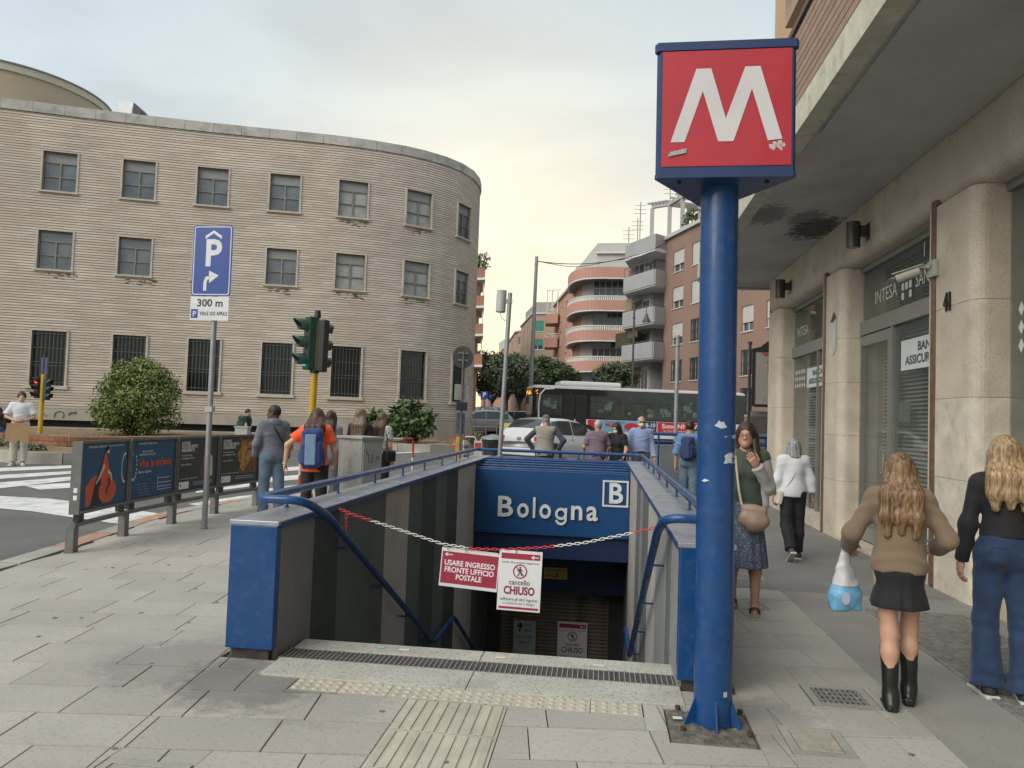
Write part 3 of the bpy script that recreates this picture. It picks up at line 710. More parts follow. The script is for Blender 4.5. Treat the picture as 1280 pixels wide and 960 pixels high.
for s_, z_, w_ in (('USARE INGRESSO', -.112, .385), ('FRONTE UFFICIO', -.163, .375), ('POSTALE', -.214, .195)): text('print', s_, .056, (0, 0, z_), (1, 0, 0), (0, 0, 1), white, nt1, bold=.0012, width=w_, lift=.0018)
nt2 = notice_closed('notice', 'white notice with a crossed walking figure reading cancello CHIUSO hanging on the chain', (-.565, CY - .006, .618), .322, .445)
nt2.rotation_euler = (0, .02, 0)
notice_closed('notice', 'greyish cancello CHIUSO notice taped on the brown shutter down the stairs', (-.425, 14.62, -2.19), .56, .78)
pg = thing('poster', 'old grey paper poster with a tree drawing taped on the brown shutter', 'poster', (-1.33, 14.62, -2.22))
MB().box(-.215, .215, 0, .004, -.62, 0).build('sheet', mat('old_paper', (.42, .43, .40), .7, var=.12), pg)
tr_ = MB(); rg = random.Random(3)
for k in range(14): a = rg.random() * 6.28; tr_.plate(arcp(-.09 + .05 * math.cos(a) * rg.random(), -.10 + .05 * math.sin(a) * rg.random(), .02, 0, 2 * PI, 6)[:-1], (0, -.001 - k * .0001, 0), (1, 0, 0), (0, 0, 1))
tr_.plate([(-.1, -.1), (-.085, -.1), (-.08, -.22), (-.105, -.22)], (0, -.003, 0), (1, 0, 0), (0, 0, 1)); tr_.build('tree_print', ink, pg)
for s_, z_, w_ in (('Roma', -.07, .14), ('opera', -.17, .15), ('spettacolo', -.3, .34), ('teatro', -.4, .22)): text('print', s_, .09, (.06 if z_ > -.2 else 0, 0, z_), (1, 0, 0), (0, 0, 1), ink, pg, width=w_, lift=.003)
chr_ = mat('chain_red', (.55, .03, .04), .45, var=.08); chw = mat('chain_white', (.66, .66, .62), .45, var=.08)
chain = thing('plastic_chain', 'red and white plastic chain sagging across the top of the stairs', 'chain', (-.8, CY, .6))
def linkm(m_):
    pts = [(-.011, 0, -.0075), (.011, 0, -.0075)]
    c = [(.012 + .0085 * math.cos(a), 0, .0085 * math.sin(a)) for a in [(-PI / 2 + PI * k / 6) for k in range(7)]] + [(-.012 + .0085 * math.cos(a), 0, .0085 * math.sin(a)) for a in [(PI / 2 + PI * k / 6) for k in range(7)]]
    return MB().tube(c, .0032, 6, closed=True)
lr = linkm(0).mesh('link', chr_); lw = linkm(0).mesh('link', chw)
x = -2.04; k = 0
while x < .435:
    z_ = chz(x); sl_ = math.atan2(chz(min(.43, x + .04)) - chz(x - .02), .06); L_ = .031
    c_ = (x < -1.72) or (-.98 < x < -.33) or (x > .26)
    yy = CY + (.0 if x > -1.9 else (x + 1.9) * -1.2 * .9)
    o_ = bpy.data.objects.new('link', lr if c_ else lw); COL.objects.link(o_); o_.parent = chain; o_.location = (x + .8, yy - CY, z_ - .6)
    o_.rotation_mode = 'YXZ'; o_.rotation_euler = ((PI / 2 if k % 2 else 0.15), -sl_, 0)
    x += L_ * math.cos(sl_); k += 1
for q in range(4): o_ = bpy.data.objects.new('link', lr); COL.objects.link(o_); o_.parent = chain; o_.location = (-1.93 + .8, .03, .80 - q * .03 - .6); o_.rotation_euler = (0, PI / 2, PI / 2 * (q % 2))
tie = mat('cable_tie', (.015, .015, .015), .5, var=0)
for x_ in (-1.12, -.98, -.735, -.60, -.44): MB().tube([(x_ + .8, .012, chz(x_) - .6 + .006), (x_ + .8, -.012, chz(x_) - .6 + .0), (x_ + .8, -.008, chz(x_) - .6 - .032), (x_ + .8, .014, chz(x_) - .6 - .03)], .0022, 5, closed=True).build('cable_tie', tie, chain)
for x_, y_, w_, h_, c_, lab in ((-1.28, 5.14, .07, .035, (.55, .56, .54), 'white paper scrap on the left of the stair threshold'), (-1.45, 5.16, .05, .03, (.3, .5, .45), 'pale green sticker scrap on the stair threshold'), (-.62, 5.12, .07, .03, (.6, .58, .52), 'cream paper scrap in the middle of the stair threshold'), (.03, 5.10, .07, .03, (.6, .58, .52), 'cream paper scrap near the right end of the stair threshold'), (.455, 4.30, .05, .03, (.6, .6, .6), 'crumpled white paper scrap beside the blue pole foot')):
    o_ = MB().box(-w_ / 2, w_ / 2, -h_ / 2, h_ / 2, 0, .003).build('paper_scrap', mat('scrap' + str(x_), c_, .8, var=.1), None, (x_, y_, .009)); o_.rotation_euler = (0, 0, .1); tag(o_, lab, 'litter')
PXc, PYc = .642, 4.305
pole = thing('metro_sign_pole', 'thick blue pole carrying a red three-sided box sign with a white M', 'metro sign', (PXc, PYc, 0))
pole.rotation_euler = (0, -.008, 0)
MB().cyl((0, 0, .0), .106, .03, 32).tube([(0, 0, .03), (0, 0, 2.97)], .102, 40).build('pole', blue, pole)
for a in (200, 330, 270, 90):
    a = math.radians(a); d = Vector((math.cos(a), math.sin(a), 0)); n_ = Vector((-d.y, d.x, 0)) * .005
    f_ = MB(); q = [d * .095 + Vector((0, 0, .0)), d * .165 + Vector((0, 0, .0)), d * .16 + Vector((0, 0, .012)), d * .095 + Vector((0, 0, .16))]
    f_.add([p + n_ for p in q] + [p - n_ for p in q], [(0, 1, 2, 3), (7, 6, 5, 4), (0, 4, 5, 1), (1, 5, 6, 2), (2, 6, 7, 3), (3, 7, 4, 0)]); f_.build('gusset', blue, pole)
rust = mat('rusty_bolt', (.08, .05, .035), .8, .4, var=.3)
for x_, y_ in ((-.17, -.15), (.17, -.15), (.17, .15), (-.17, .15)): MB().cyl((x_, y_, .002), .016, .02, 6).build('bolt', rust, pole)
W_ = .758; hz0, hz1 = 2.935, 3.60
cx_ = -.006; ys_ = -.222
A = Vector((cx_ - W_ / 2, ys_, 0)); B_ = Vector((cx_ + W_ / 2, ys_ - .01, 0)); C_ = Vector((cx_, ys_ + W_ * .866, 0))
dkb = mat('signbox_blue', (.014, .035, .115), .4, var=.1, scale=6, stain=.3, stain_scale=5, stain_col=(.05, .06, .1))
def tri(sc_, z0, z1, name, m_, bev=.012):
    c = (A + B_ + C_) / 3; pts = [c + (p - c) * sc_ for p in (A, B_, C_)]
    poly = []
    for i in range(3):
        p, a, b = pts[i], pts[i - 1], pts[(i + 1) % 3]
        for q in (a, b): poly.append((p + (q - p).normalized() * .035)[:2])
    return MB().prism(poly, z0, z1).build(name, m_, pole)
tri(1.0, hz0, hz1, 'sign_case', dkb); tri(1.035, hz1, hz1 + .045, 'sign_cap', dkb)
tri(1.01, hz0 - .025, hz0, 'sign_bottom_frame', dkb)
u_ = (C_ - A).normalized()
for s_ in (-1, 1): MB().box(cx_ + s_ * .23 - .01, cx_ + s_ * .23 + .01, -.16, -.14, hz0 - .033, hz0 - .026).build('screw', black, pole)
redM = mat('sign_red', (.42, .022, .035), .35, var=.10, scale=2.2, coat=.2, stain=.2, stain_scale=1.5, stain_col=(.30, .03, .05)); whM = mat('sign_letter', (.58, .56, .57), .4, var=.05, scale=4)
faces = [(A, B_), (B_, C_), (C_, A)]
ML = [(0, 0), (.128, 0), (.287, .685), (.43, 0.0), (.568, 0.0), (.727, .70), (.872, .0), (1., .02), (.80, 1.0), (.665, 1.0), (.497, .31), (.36, .99), (.225, .99)]
for a, b in faces:
    U = (b - a).normalized(); N_ = Vector((U.y, -U.x, 0)); mid = (a + b) / 2; L_ = (b - a).length
    O = mid + N_ * .004
    MB().plate([(-L_ / 2 + .045, hz0 + .035), (L_ / 2 - .045, hz0 + .035), (L_ / 2 - .045, hz1 - .005), (-L_ / 2 + .045, hz1 - .005)], O, U, (0, 0, 1), .006).build('red_face', redM, pole)
    mw, mh, zc_ = .575, .40, hz0 + .165
    tl = []
    MBm = MB(); P_ = [((x - .5) * mw, zc_ + z_ * mh) for x, z_ in ML]
    bm = bmesh.new(); vs = [bm.verts.new(O + N_ * .003 + U * p[0] + Vector((0, 0, p[1]))) for p in P_]; f = bm.faces.new(vs); f.normal_update(); bmesh.ops.triangulate(bm, faces=[f])
    MBm.bm(bm); bm.free(); MBm.build('letter_m', whM, pole)
O = (A + B_) / 2 + Vector((0, -.008, 0))
MB().plate([(-.30, hz0 + .085), (-.205, hz0 + .105), (-.20, hz0 + .132), (-.295, hz0 + .108)], O, (1, 0, 0), (0, 0, 1)).build('torn_sticker', mat('sticker_grey', (.30, .32, .33), .6, var=.1), pole)
text('sticker_print', 'ABUUR', .032, O + Vector((-.25, -.001, hz0 + .107)), (1, 0, .2), (-.2, 0, 1), mat('ink_lt', (.6, .6, .6), .6, var=0), pole, width=.075)
rg = random.Random(11); pl_ = MB()
for k in range(22):
    x_ = .225 + rg.random() * .075; z_ = hz0 + .118 + rg.random() * .045; s_ = .003 + rg.random() * .006
    pl_.plate([(x_ + s_ * math.cos(a) * (1 + rg.random()), z_ + s_ * math.sin(a) * (1 + rg.random())) for a in (0, 1.2, 2.3, 3.5, 5)], O + Vector((0, .0 - .0001 * k, 0)), (1, 0, 0), (0, 0, 1))
pl_.build('peeled_paint', mat('peel', (.5, .42, .42), .7, var=.2), pole)
def wrap(a0, zc_, pts, nm='torn_sticker', m_=mat('sticker_pale', (.48, .52, .58), .6, var=.15, scale=20)):
    bm = bmesh.new(); vs = [bm.verts.new((p[0], p[1], 0)) for p in pts]; f = bm.faces.new(vs); f.normal_update(); bmesh.ops.triangulate(bm, faces=[f]); bmesh.ops.subdivide_edges(bm, edges=bm.edges[:], cuts=2)
    for v in bm.verts:
        a = a0 + v.co.x / .102; z_ = zc_ + v.co.y; v.co = Vector((.1032 * math.cos(a), .1032 * math.sin(a), z_))
    MB().bm(bm).build(nm, m_, pole); bm.free()
D = math.radians
wrap(D(-85), 1.60, [(-.035, .0), (-.02, .012), (-.012, .028), (.0, .018), (.014, .022), (.022, .004), (.034, -.006), (.02, -.014), (.0, -.016), (-.02, -.008)])
wrap(D(-52), 1.545, [(-.04, -.003), (.05, .008), (.05, -.012), (-.035, -.010)])
wrap(D(-48), 1.42, [(-.045, .02), (-.02, .034), (.04, .04), (.045, .0), (.05, -.022), (-.02, -.02), (-.05, -.024), (-.04, .0)])
wrap(D(-128), 1.30, [(-.03, .0), (-.005, .012), (.02, .004), (-.01, -.006)])
wrap(D(-60), .18, [(-.012, -.014), (.012, -.014), (.012, .014), (-.012, .014)])
ps = thing('parking_sign', 'blue P parking direction sign with a 300 m plate on a grey pole', 'road sign', (-5.18, 9.66, 0)); ps.rotation_euler = (0, -.004, 0)
galv = mat('galvanised_pole', (.30, .31, .32), .5, .4, var=.12, scale=6, stain=.4, stain_scale=5, stain_col=(.16, .15, .14))
MB().cyl((0, 0, 0), .036, 4.02, 18).cyl((0, 0, 0), .05, .02, 18).build('pole', galv, ps)
PX = -.045; sb_ = mat('sign_blue', (.012, .055, .27), .4, var=.05); sw_ = mat('sign_white', (.62, .64, .66), .45, var=.04, stain=.15)
yf = -.05
MB().plate(rrect(PX - .275, PX + .275, 3.10, 4.05, .04), (0, yf, 0), (1, 0, 0), (0, 0, 1), .012).build('sign_panel', sb_, ps)
def ring(x0, x1, z0, z1, w_, nm, m_, y_, r=.035):
    a = rrect(x0, x1, z0, z1, r); b = rrect(x0 + w_, x1 - w_, z0 + w_, z1 - w_, r - w_ * .7); q = MB(); n = len(a)
    q.add([(p[0], y_, p[1]) for p in a] + [(p[0], y_, p[1]) for p in b], [(i, (i + 1) % n, n + (i + 1) % n, n + i) for i in range(n)]); return q.build(nm, m_, ps)
ring(PX - .262, PX + .262, 3.113, 4.037, .012, 'sign_border', sw_, yf - .0015)
text('sign_letter', 'P', .50, (PX + .01, yf, 3.66), (1, 0, 0), (0, 0, 1), sw_, ps, bold=.014, width=.225, lift=.002)
MB().plate([(-.115, 3.865), (0, 3.945), (.115, 3.865), (.115, 3.91), (0, 3.985), (-.115, 3.91)][::1], (PX + .01, yf - .002, 0), (1, 0, 0), (0, 0, 1)).build('roof_symbol', sw_, ps)
ar = MB(); O = (PX - .08, yf - .002, 3.17)
ar.plate([(-.025, 0), (.018, 0), (.018, .11), (.03, .145), (.055, .155), (.055, .20), (.0, .185), (-.025, .12)], O, (1, 0, 0), (0, 0, 1))
ar.plate([(.055, .10), (.185, .205), (.045, .27)], O, (1, 0, 0), (0, 0, 1)); ar.build('arrow_symbol', sw_, ps)
MB().plate(rrect(PX - .275, PX + .265, 2.77, 3.09, .012), (0, yf, 0), (1, 0, 0), (0, 0, 1), .01).build('distance_plate', sw_, ps)
text('print', '300 m', .14, (PX, yf, 3.00), (1, 0, 0), (0, 0, 1), ink, ps, bold=.003, width=.36)
MB().box(PX - .262, PX - .165, yf - .0015, yf, 2.80, 2.92).build('symbol_field', sb_, ps)
text('print', 'P', .10, (PX - .214, yf - .001, 2.853), (1, 0, 0), (0, 0, 1), sw_, ps, bold=.002)
text('print', 'VIALE XXI APRILE', .07, (PX + .055, yf, 2.86), (1, 0, 0), (0, 0, 1), ink, ps, width=.39, bold=.001)
for z_ in (3.3, 3.85, 2.93): MB().box(-.05, .05, -.048, .04, z_, z_ + .03).build('clamp', galv, ps)
MB().box(-.048, .048, -.045, .045, 1.55, 1.62).build('band', mat('band_grey', (.4, .4, .4), .6), ps)
MB().plate([(-.31, 3.18), (-.275, 3.2), (-.275, 3.9), (-.30, 3.88)], (0, 0.05, 0), (1, 0, 0), (0, 0, 1), .01).build('rear_sign_edge', mat('sign_back', (.35, .35, .35), .5), ps)
grey = mat('frame_grey', (.16, .165, .155), .45, .3, var=.12, scale=8, stain=.4, stain_scale=6, stain_col=(.07, .065, .06))
dkf = mat('frame_dark', (.035, .038, .038), .4, .2, var=.1)
FP = [Vector((-5.63, 7.70)), Vector((-5.785, 8.83)), Vector((-5.825, 9.96)), Vector((-5.815, 11.11)), Vector((-5.69, 12.26))]
adf = thing('poster_railing', 'grey pavement railing of five stout posts and one long tube at the kerb', 'railing', (-5.7, 10, 0)); AO = Vector((-5.7, 10, 0))
for i, p in enumerate(FP):
    d = (FP[min(i + 1, 4)] - FP[max(i - 1, 0)]).normalized(); n_ = Vector((d.y, -d.x))
    pm = MB(); pm.beam(Vector((p.x, p.y, -.02)) - AO, Vector((p.x, p.y, .27)) - AO, .10, .085, 0, (n_.x, n_.y, 0)); pm.beam(Vector((p.x, p.y, -.01)) - AO, Vector((p.x, p.y, .03)) - AO, .11, .095, 0, (n_.x, n_.y, 0)); pm.build('post', grey, adf)
tp_ = Path([(p.x, p.y) for p in FP], 2)
MB().tube([Vector((p.x, p.y, .285)) - AO for p in tp_.p], .030, 12).build('tube_rail', grey, adf)
orange = mat('poster_orange', (.52, .095, .04), .6, var=.06); pblue = mat('poster_blue', (.017, .075, .16), .55, var=.05); pdk = mat('poster_charcoal', (.030, .038, .042), .5, var=.08); skin_p = mat('poster_skin', (.6, .5, .42), .6, var=0); pbk = mat('poster_black', (.012, .012, .015), .5, var=0)
gold = mat('poster_gold', (.40, .19, .055), .6, var=.65, scale=16); gold2 = mat('poster_brown', (.16, .07, .03), .6, var=.5, scale=18); cream2 = mat('poster_cream', (.62, .6, .40), .6, var=.05)
tealb = mat('poster_teal', (.02, .06, .08), .5, var=.05)
def blob(c, rx, rz, n=14, a=0): return [(c[0] + rx * math.cos(t_) * math.cos(a) - rz * math.sin(t_) * math.sin(a), c[1] + rx * math.cos(t_) * math.sin(a) + rz * math.sin(t_) * math.cos(a)) for t_ in [2 * PI * k / n for k in range(n)]]
labs = ['first poster case with an orange dress cello figure on blue', 'second poster case, blue with the orange words Viva la sinfonia', 'third poster case, charcoal with white text, half behind the sign pole', 'fourth poster case, charcoal with a golden painting of hands and fruit']
for i in range(4):
    a, b = FP[i], FP[i + 1]; d = (b - a).normalized(); U = Vector((d.x, d.y, 0)); N_ = Vector((d.y, -d.x, 0)); L_ = (b - a).length
    mid = (a + b) / 2; w2 = L_ / 2 - .022; zc_ = .795; h2 = .395
    t_ = thing('poster_case', labs[i], 'poster case', (mid.x, mid.y, 0), 0); O0 = Vector((0, 0, zc_))
    Nn = N_
    V = Vector((0, 0, 1))
    def bx(u0, u1, v0, v1, n0, n1, nm, m_):
        return MB().obox(O0 + U * (u0 + u1) / 2 + V * (v0 + v1) / 2 + Nn * (n0 + n1) / 2, U * (u1 - u0) / 2, Nn * (n1 - n0) / 2, V * (v1 - v0) / 2).build(nm, m_, t_)
    bx(-w2, w2, -h2, h2, -.03, .03, 'case', dkf)
    for q in ((-w2, w2, h2 - .028, h2 + .004), (-w2, w2, -h2 - .004, -h2 + .03), (-w2, -w2 + .022, -h2 + .03, h2 - .028), (w2 - .022, w2, -h2 + .03, h2 - .028)): bx(*q, .028, .047, 'frame_bar', grey)
    if i == 0:
        bx(-w2 - .005, -w2 + .001, -h2 - .003, h2 + .003, -.06, .05, 'end_cap', grey);
        bx(-w2 - .007, -w2 - .0052, -.16, -.11, -.02, .02, 'end_sticker', white); bx(-w2 - .007, -w2 - .0052, -.24, -.19, -.02, .02, 'end_sticker', white)
    O = O0 + Nn * .0315
    def pf(pts, m_, nm='poster_print', k=0): return MB().plate(pts, O + Nn * (.0012 * (k + 1)), U, V).build(nm, m_, t_)
    wi, hi = w2 - .05, h2 - .04
    pf([(-wi, -hi), (wi, -hi), (wi, hi), (-wi, hi)], (pblue if i < 2 else pdk), 'poster', 0)
    def tx(s_, x, z_, w_, sz, m_=white, b_=0., al='CENTER'): return text('poster_print', s_, sz, O + U * x + V * z_ + Nn * .004, U, V, m_, t_, bold=b_, width=w_)
    if i == 0:
        pf([(-.40, -.33), (-.42, -.12), (-.30, -.02), (-.20, .0), (-.14, -.08), (-.18, -.33)], orange, k=1)
        pf([(-.30, -.335), (-.20, -.03), (-.08, -.12), (-.06, -.335)], pbk, k=2)
        pf(blob((.06, -.19), .20, .145), orange, k=3); pf(blob((.0, -.03), .12, .10), orange, k=4)
        pf([(-.14, .0), (-.035, .245), (-.005, .245), (.10, -.02), (.0, -.1)], orange, k=5)
        pf(blob((.03, .275), .032, .038), skin_p, k=6); pf(blob((.015, .305), .040, .032), pbk, k=7)
        pf([(-.05, .13), (-.16, -.02), (-.225, -.09), (-.21, -.10), (-.13, -.03), (-.03, .09)], skin_p, k=7); pf([(.05, .06), (.13, .0), (.155, -.08), (.135, -.085), (.105, -.02), (.03, .02)], skin_p, k=7)
        s__ = MB(); s__.tube([O + Nn * .011 + U * (.06 + .03 * math.sin(k * .7)) + V * (-.05 - k * .022) for k in range(9)], .006, 5); s__.build('poster_print', pbk, t_)
        tx('GRANDE CONCERTO', -.17, .325, .46, .04); tx('ORCHESTRA SINFONICA DI ROMA', .22, .325, .36, .025)
    if i == 1:
        for z_, w_, s_ in ((.325, .42, 'ORCHESTRA SINFONICA'), (.225, .25, 'GRANDE CONCERTO'), (.185, .38, 'ABBONAMENTI E BIGLIETTI')): tx(s_, -.17 + w_ * .2 * 0, z_, w_, .034, white)
        tx('Viva la sinfonia', .03, .07, .78, .13, orange, .004); tx('Nuova stagione', -.22, -.03, .3, .05)
        for r_ in range(5): tx('---- -----', -.28 + r_ * .02, -.18 - r_ * .035, .22, .03)
        for z_, w_ in ((-.14, .3), (-.2, .34), (-.25, .34), (-.29, .34)): pf([(.1, z_), (.1 + w_, z_), (.1 + w_, z_ + .006), (.1, z_ + .006)], white, k=1)
        pf([(.1, -.29), (.106, -.29), (.106, -.1), (.1, -.1)], white, k=1)
        for k in range(16):
            a_ = PI * .15 + k * PI * 1.7 / 16 + PI * .5; pf(blob((-.47 + .07 * math.cos(a_), .05 + .17 * math.sin(a_)), .010, .018, 6), sw_, k=1 if k % 2 else 2)
    if i == 0:
        for k in range(16):
            a_ = PI * .5 + k * PI * 1.0 / 16; pf(blob((.46 + .08 * math.cos(a_), .05 + .17 * math.sin(a_)), .010, .018, 6), sw_, k=1)
            pf(blob((.46 + .08 * math.cos(-a_), .05 + .17 * math.sin(-a_)), .010, .018, 6), sw_, k=2)
    if i >= 2:
        if i == 2:
            pf([(.05, -.2), (.10, .02), (.16, .30), (.22, .33), (.3, .2), (.38, .0), (.38, -.22)], gold2, k=1); pf([(.22, -.2), (.22, .08), (.30, .14), (.38, .08), (.40, -.2)], cream2, k=2)
        else:
            pf([(-.03, -.22), (-.02, .34), (.47, .34), (.47, -.22)], gold2, k=1)
            for q, c_ in enumerate((((.1, .2), .10, .12), ((.02 + .0, .05), .09, .12), ((.2, .02), .17, .09), ((.36, .2), .05, .13), ((.08, -.08), .11, .09), ((.26, .24), .05, .09))): pf(blob(c_[0], c_[1], c_[2], 9, q * .4), gold, k=2 + q)
        for z_, w_, s_ in ((.30, .22, 'L\'AUTUNNO,'), (.25, .42, 'PUO AVERE EFFETTI'), (.20, .34, 'DESIDERATI.')): tx(s_, -.47 + w_ / 2, z_, w_, .06, white, .002)
        for z_, w_, s_ in ((.13, .28, 'Vaccinazioni per'), (.09, .34, 'proteggere tutti'), (-.0, .26, 'Lazio Salute')): tx(s_, -.47 + w_ / 2, z_, w_, .04)
        tx('in caso di effetti indesiderati', -.26, -.2, .46, .026)
        pf([(-.49, -.34), (-.49, -.24), (-.24, -.24), (-.24, -.34)][::-1], white, k=1); pf([(-.22, -.34), (-.22, -.24), (.47, -.24), (.47, -.34)][::-1], tealb, k=1)
        pf([(-.47, -.295), (-.43, -.295), (-.43, -.285), (-.47, -.285)], pbk, k=2); pf([(-.455, -.31), (-.445, -.31), (-.445, -.27), (-.455, -.27)], pbk, k=3)
        for z_ in (-.27, -.30): pf([(-.12, z_), (.40, z_), (.40, z_ + .006), (-.12, z_ + .006)], sw_, k=3)
    for u_ in (-w2 + .09, w2 - .09): bx(u_ - .055, u_ + .055, -h2 - .085, -h2 - .004, -.03, .03, 'foot_bracket', dkf)
# ================================================================ post office
def cw(px, dep, z=0.):                      # point seen at column px (horizon row) at a horizontal depth
    l = (px - 640) / FPX * dep; f2 = Vector((fw.x, fw.y, 0)).normalized(); r2 = Vector((f2.y, -f2.x, 0)); p = f2 * dep + r2 * l; return Vector((p.x, p.y, z))
PP = [(-60, 12), (-45, 18.5), (-34, 22.8), (-28.5, 25.1), (-23.81, 26.90), (-21.27, 27.95), (-18.38, 29.05), (-15.47, 30.05), (-12.31, 31.0), (-10.74, 31.6), (-9.17, 32.4), (-7.94, 33.35), (-7.05, 34.45), (-6.5, 35.7), (-6.35, 37.2), (-6.6, 39), (-7.6, 41.5), (-10, 45), (-14, 50)]
post_path = Path(PP, 3)
def s_at_px(path, px, z, lo=0, hi=None):
    hi = path.L if hi is None else hi; best = None
    n = 900
    for i in range(n):
        s = lo + (hi - lo) * i / n; p = path.pt(s, 0, z); v = p - Vector((0, 0, CAMH)); d = v.dot(fw)
        if d < 1: continue
        x = 640 + FPX * v.dot(rt) / d
        if best is None or abs(x - px) < best[0]: best = (abs(x - px), s)
    return best[1]
def course_mat(name, c1, c2, c3, pitch, blen, joint=.3):
    m = bpy.data.materials.new(name); m.use_nodes = True; n = m.node_tree; b = n.nodes['Principled BSDF']; L = n.links.new
    def N(t, **k):
        q = n.nodes.new(t)
        for a, c in k.items(): setattr(q, a, c)
        return q
    def mth(op, a, b_=None):
        q = N('ShaderNodeMath', operation=op)
        for i, v in enumerate((a, b_)):
            if v is None: continue
            if isinstance(v, (int, float)): q.inputs[i].default_value = v
            else: L(v, q.inputs[i])
        return q.outputs[0]
    uv = N('ShaderNodeUVMap'); sp = N('ShaderNodeSeparateXYZ'); L(uv.outputs[0], sp.inputs[0]); u, v = sp.outputs[0], sp.outputs[1]
    vi = mth('FLOOR', mth('DIVIDE', v, pitch)); wn_ = N('ShaderNodeTexWhiteNoise', noise_dimensions='1D'); L(vi, wn_.inputs['W'])
    ui = mth('FLOOR', mth('ADD', mth('DIVIDE', u, blen), mth('MULTIPLY', wn_.outputs[0], 7.3)))
    cb = N('ShaderNodeCombineXYZ'); L(ui, cb.inputs[0]); L(vi, cb.inputs[1]); w2 = N('ShaderNodeTexWhiteNoise', noise_dimensions='3D'); L(cb.outputs[0], w2.inputs['Vector'])
    rp = N('ShaderNodeValToRGB'); L(w2.outputs[0], rp.inputs[0]); e = rp.color_ramp.elements; e[0].color = (*c1, 1); e[1].color = (*c2, 1); e[1].position = 1; k = rp.color_ramp.elements.new(.55); k.color = (*c3, 1)
    nz_ = N('ShaderNodeTexNoise'); nz_.inputs['Scale'].default_value = .35; nz_.inputs['Detail'].default_value = 6; nz_.inputs['Roughness'].default_value = .65; L(uv.outputs[0], nz_.inputs['Vector'])
    mr_ = N('ShaderNodeMapRange'); L(nz_.outputs[0], mr_.inputs[0]); mr_.inputs[1].default_value = .3; mr_.inputs[2].default_value = .7; mr_.inputs[3].default_value = .84; mr_.inputs[4].default_value = 1.12
    mp = N('ShaderNodeMapping'); mp.inputs['Scale'].default_value = (.5, 9, 1); L(uv.outputs[0], mp.inputs[0]); n3 = N('ShaderNodeTexNoise'); n3.inputs['Scale'].default_value = 1.1; n3.inputs['Detail'].default_value = 3; L(mp.outputs[0], n3.inputs['Vector'])
    m3 = N('ShaderNodeMapRange'); L(n3.outputs[0], m3.inputs[0]); m3.inputs[1].default_value = .3; m3.inputs[2].default_value = .7; m3.inputs[3].default_value = .90; m3.inputs[4].default_value = 1.08
    hs = N('ShaderNodeHueSaturation'); L(rp.outputs[0], hs.inputs['Color']); L(mth('MULTIPLY', mr_.outputs[0], m3.outputs[0]), hs.inputs['Value'])
    fr = mth('FRACT', mth('DIVIDE', v, pitch)); jm = mth('LESS_THAN', fr, joint)
    mx = N('ShaderNodeMix', data_type='RGBA'); L(jm, mx.inputs[0]); L(hs.outputs[0], mx.inputs[6]); mx.inputs[7].default_value = (c1[0] * .56, c1[1] * .54, c1[2] * .51, 1)
    L(mx.outputs[2], b.inputs['Base Color']); b.inputs['Roughness'].default_value = .85
    bn = N('ShaderNodeBump'); bn.inputs['Distance'].default_value = .01; bn.inputs['Strength'].default_value = .4; n4 = N('ShaderNodeTexNoise'); n4.inputs['Scale'].default_value = 14; L(uv.outputs[0], n4.inputs['Vector']); L(n4.outputs[0], bn.inputs['Height']); L(bn.outputs[0], b.inputs['Normal'])
    return m
wallm = course_mat('thin_brick_courses', (.51, .44, .37), (.61, .555, .485), (.555, .49, .415), .105, .9)
trav = mat('travertine', (.36, .33, .28), .8, var=.14, scale=1.2, bump=.3, bscale=20, stain=.45, stain_scale=2.2, stain_col=(.2, .18, .15))
revm = mat('window_reveal', (.30, .26, .20), .8, var=.15, scale=3)
parst = mat('parapet_stone', (.42, .405, .375), .85, var=.2, scale=1.0, bump=.5, bscale=14, stain=.6, stain_scale=1.6, stain_col=(.10, .10, .095), objr=.07)
BZ = .62; TZ = 13.08
post = thing('post_office', 'long curved post office with thin banded brick courses and three rows of windows', 'building', (0, 0, 0))
WW = 1.25; rows = [(10.02, 11.60), (6.88, 8.42), (2.28, 4.43)]
pxw = [-118, -20, 75.5, 173, 266, 355.5, 441.5, 524.5, 580.5]
sw = [s_at_px(post_path, x, 10.8, 5, post_path.L * .8) for x in pxw]
sw = [sw[2] - 3.3 * k for k in (6, 5, 4, 3)] + [sw[2] - 6.45, sw[2] - 3.2] + sw[2:]
widths = [WW] * (len(sw) - 1) + [1.15]
ops = []
for s, w_ in zip(sw, widths):
    for (a, b) in rows: ops.append(dict(s0=s - w_ / 2, s1=s + w_ / 2, z0=a, z1=b))
PT = .105; zbk = []
k = 0
while k * PT < TZ:
    z_ = k * PT
    if z_ > 1.38: zbk += [z_, z_ + .004, z_ + .030, z_ + .034]
    k += 1
def offc(z):
    f = (z / PT) % 1.0
    return -.014 if .03 < f < .30 else 0.
facade('brick_wall', post_path, 1.37, TZ, ops, [wallm, revm], post, depth=.22, step=1.1, zb=zbk, off=offc, wallmi=0, revmi=1)
facade('plinth', post_path, .93, 1.37, [], [trav, revm], post, step=1.1, off=lambda z: .05)
facade('plinth', post_path, -.4, .66, [], [trav, revm], post, step=1.1, off=lambda z: .05, s0=0)
s_gap1 = s_at_px(post_path, 425, 1.0, 5, post_path.L * .8)
facade('basement_slot', post_path, .66, .93, [], [black, revm], post, step=1.1, off=lambda z: -.15, s1=s_gap1)
facade('plinth_infill', post_path, .66, .93, [], [trav, revm], post, step=1.1, off=lambda z: .05, s0=s_gap1)
s = 0.
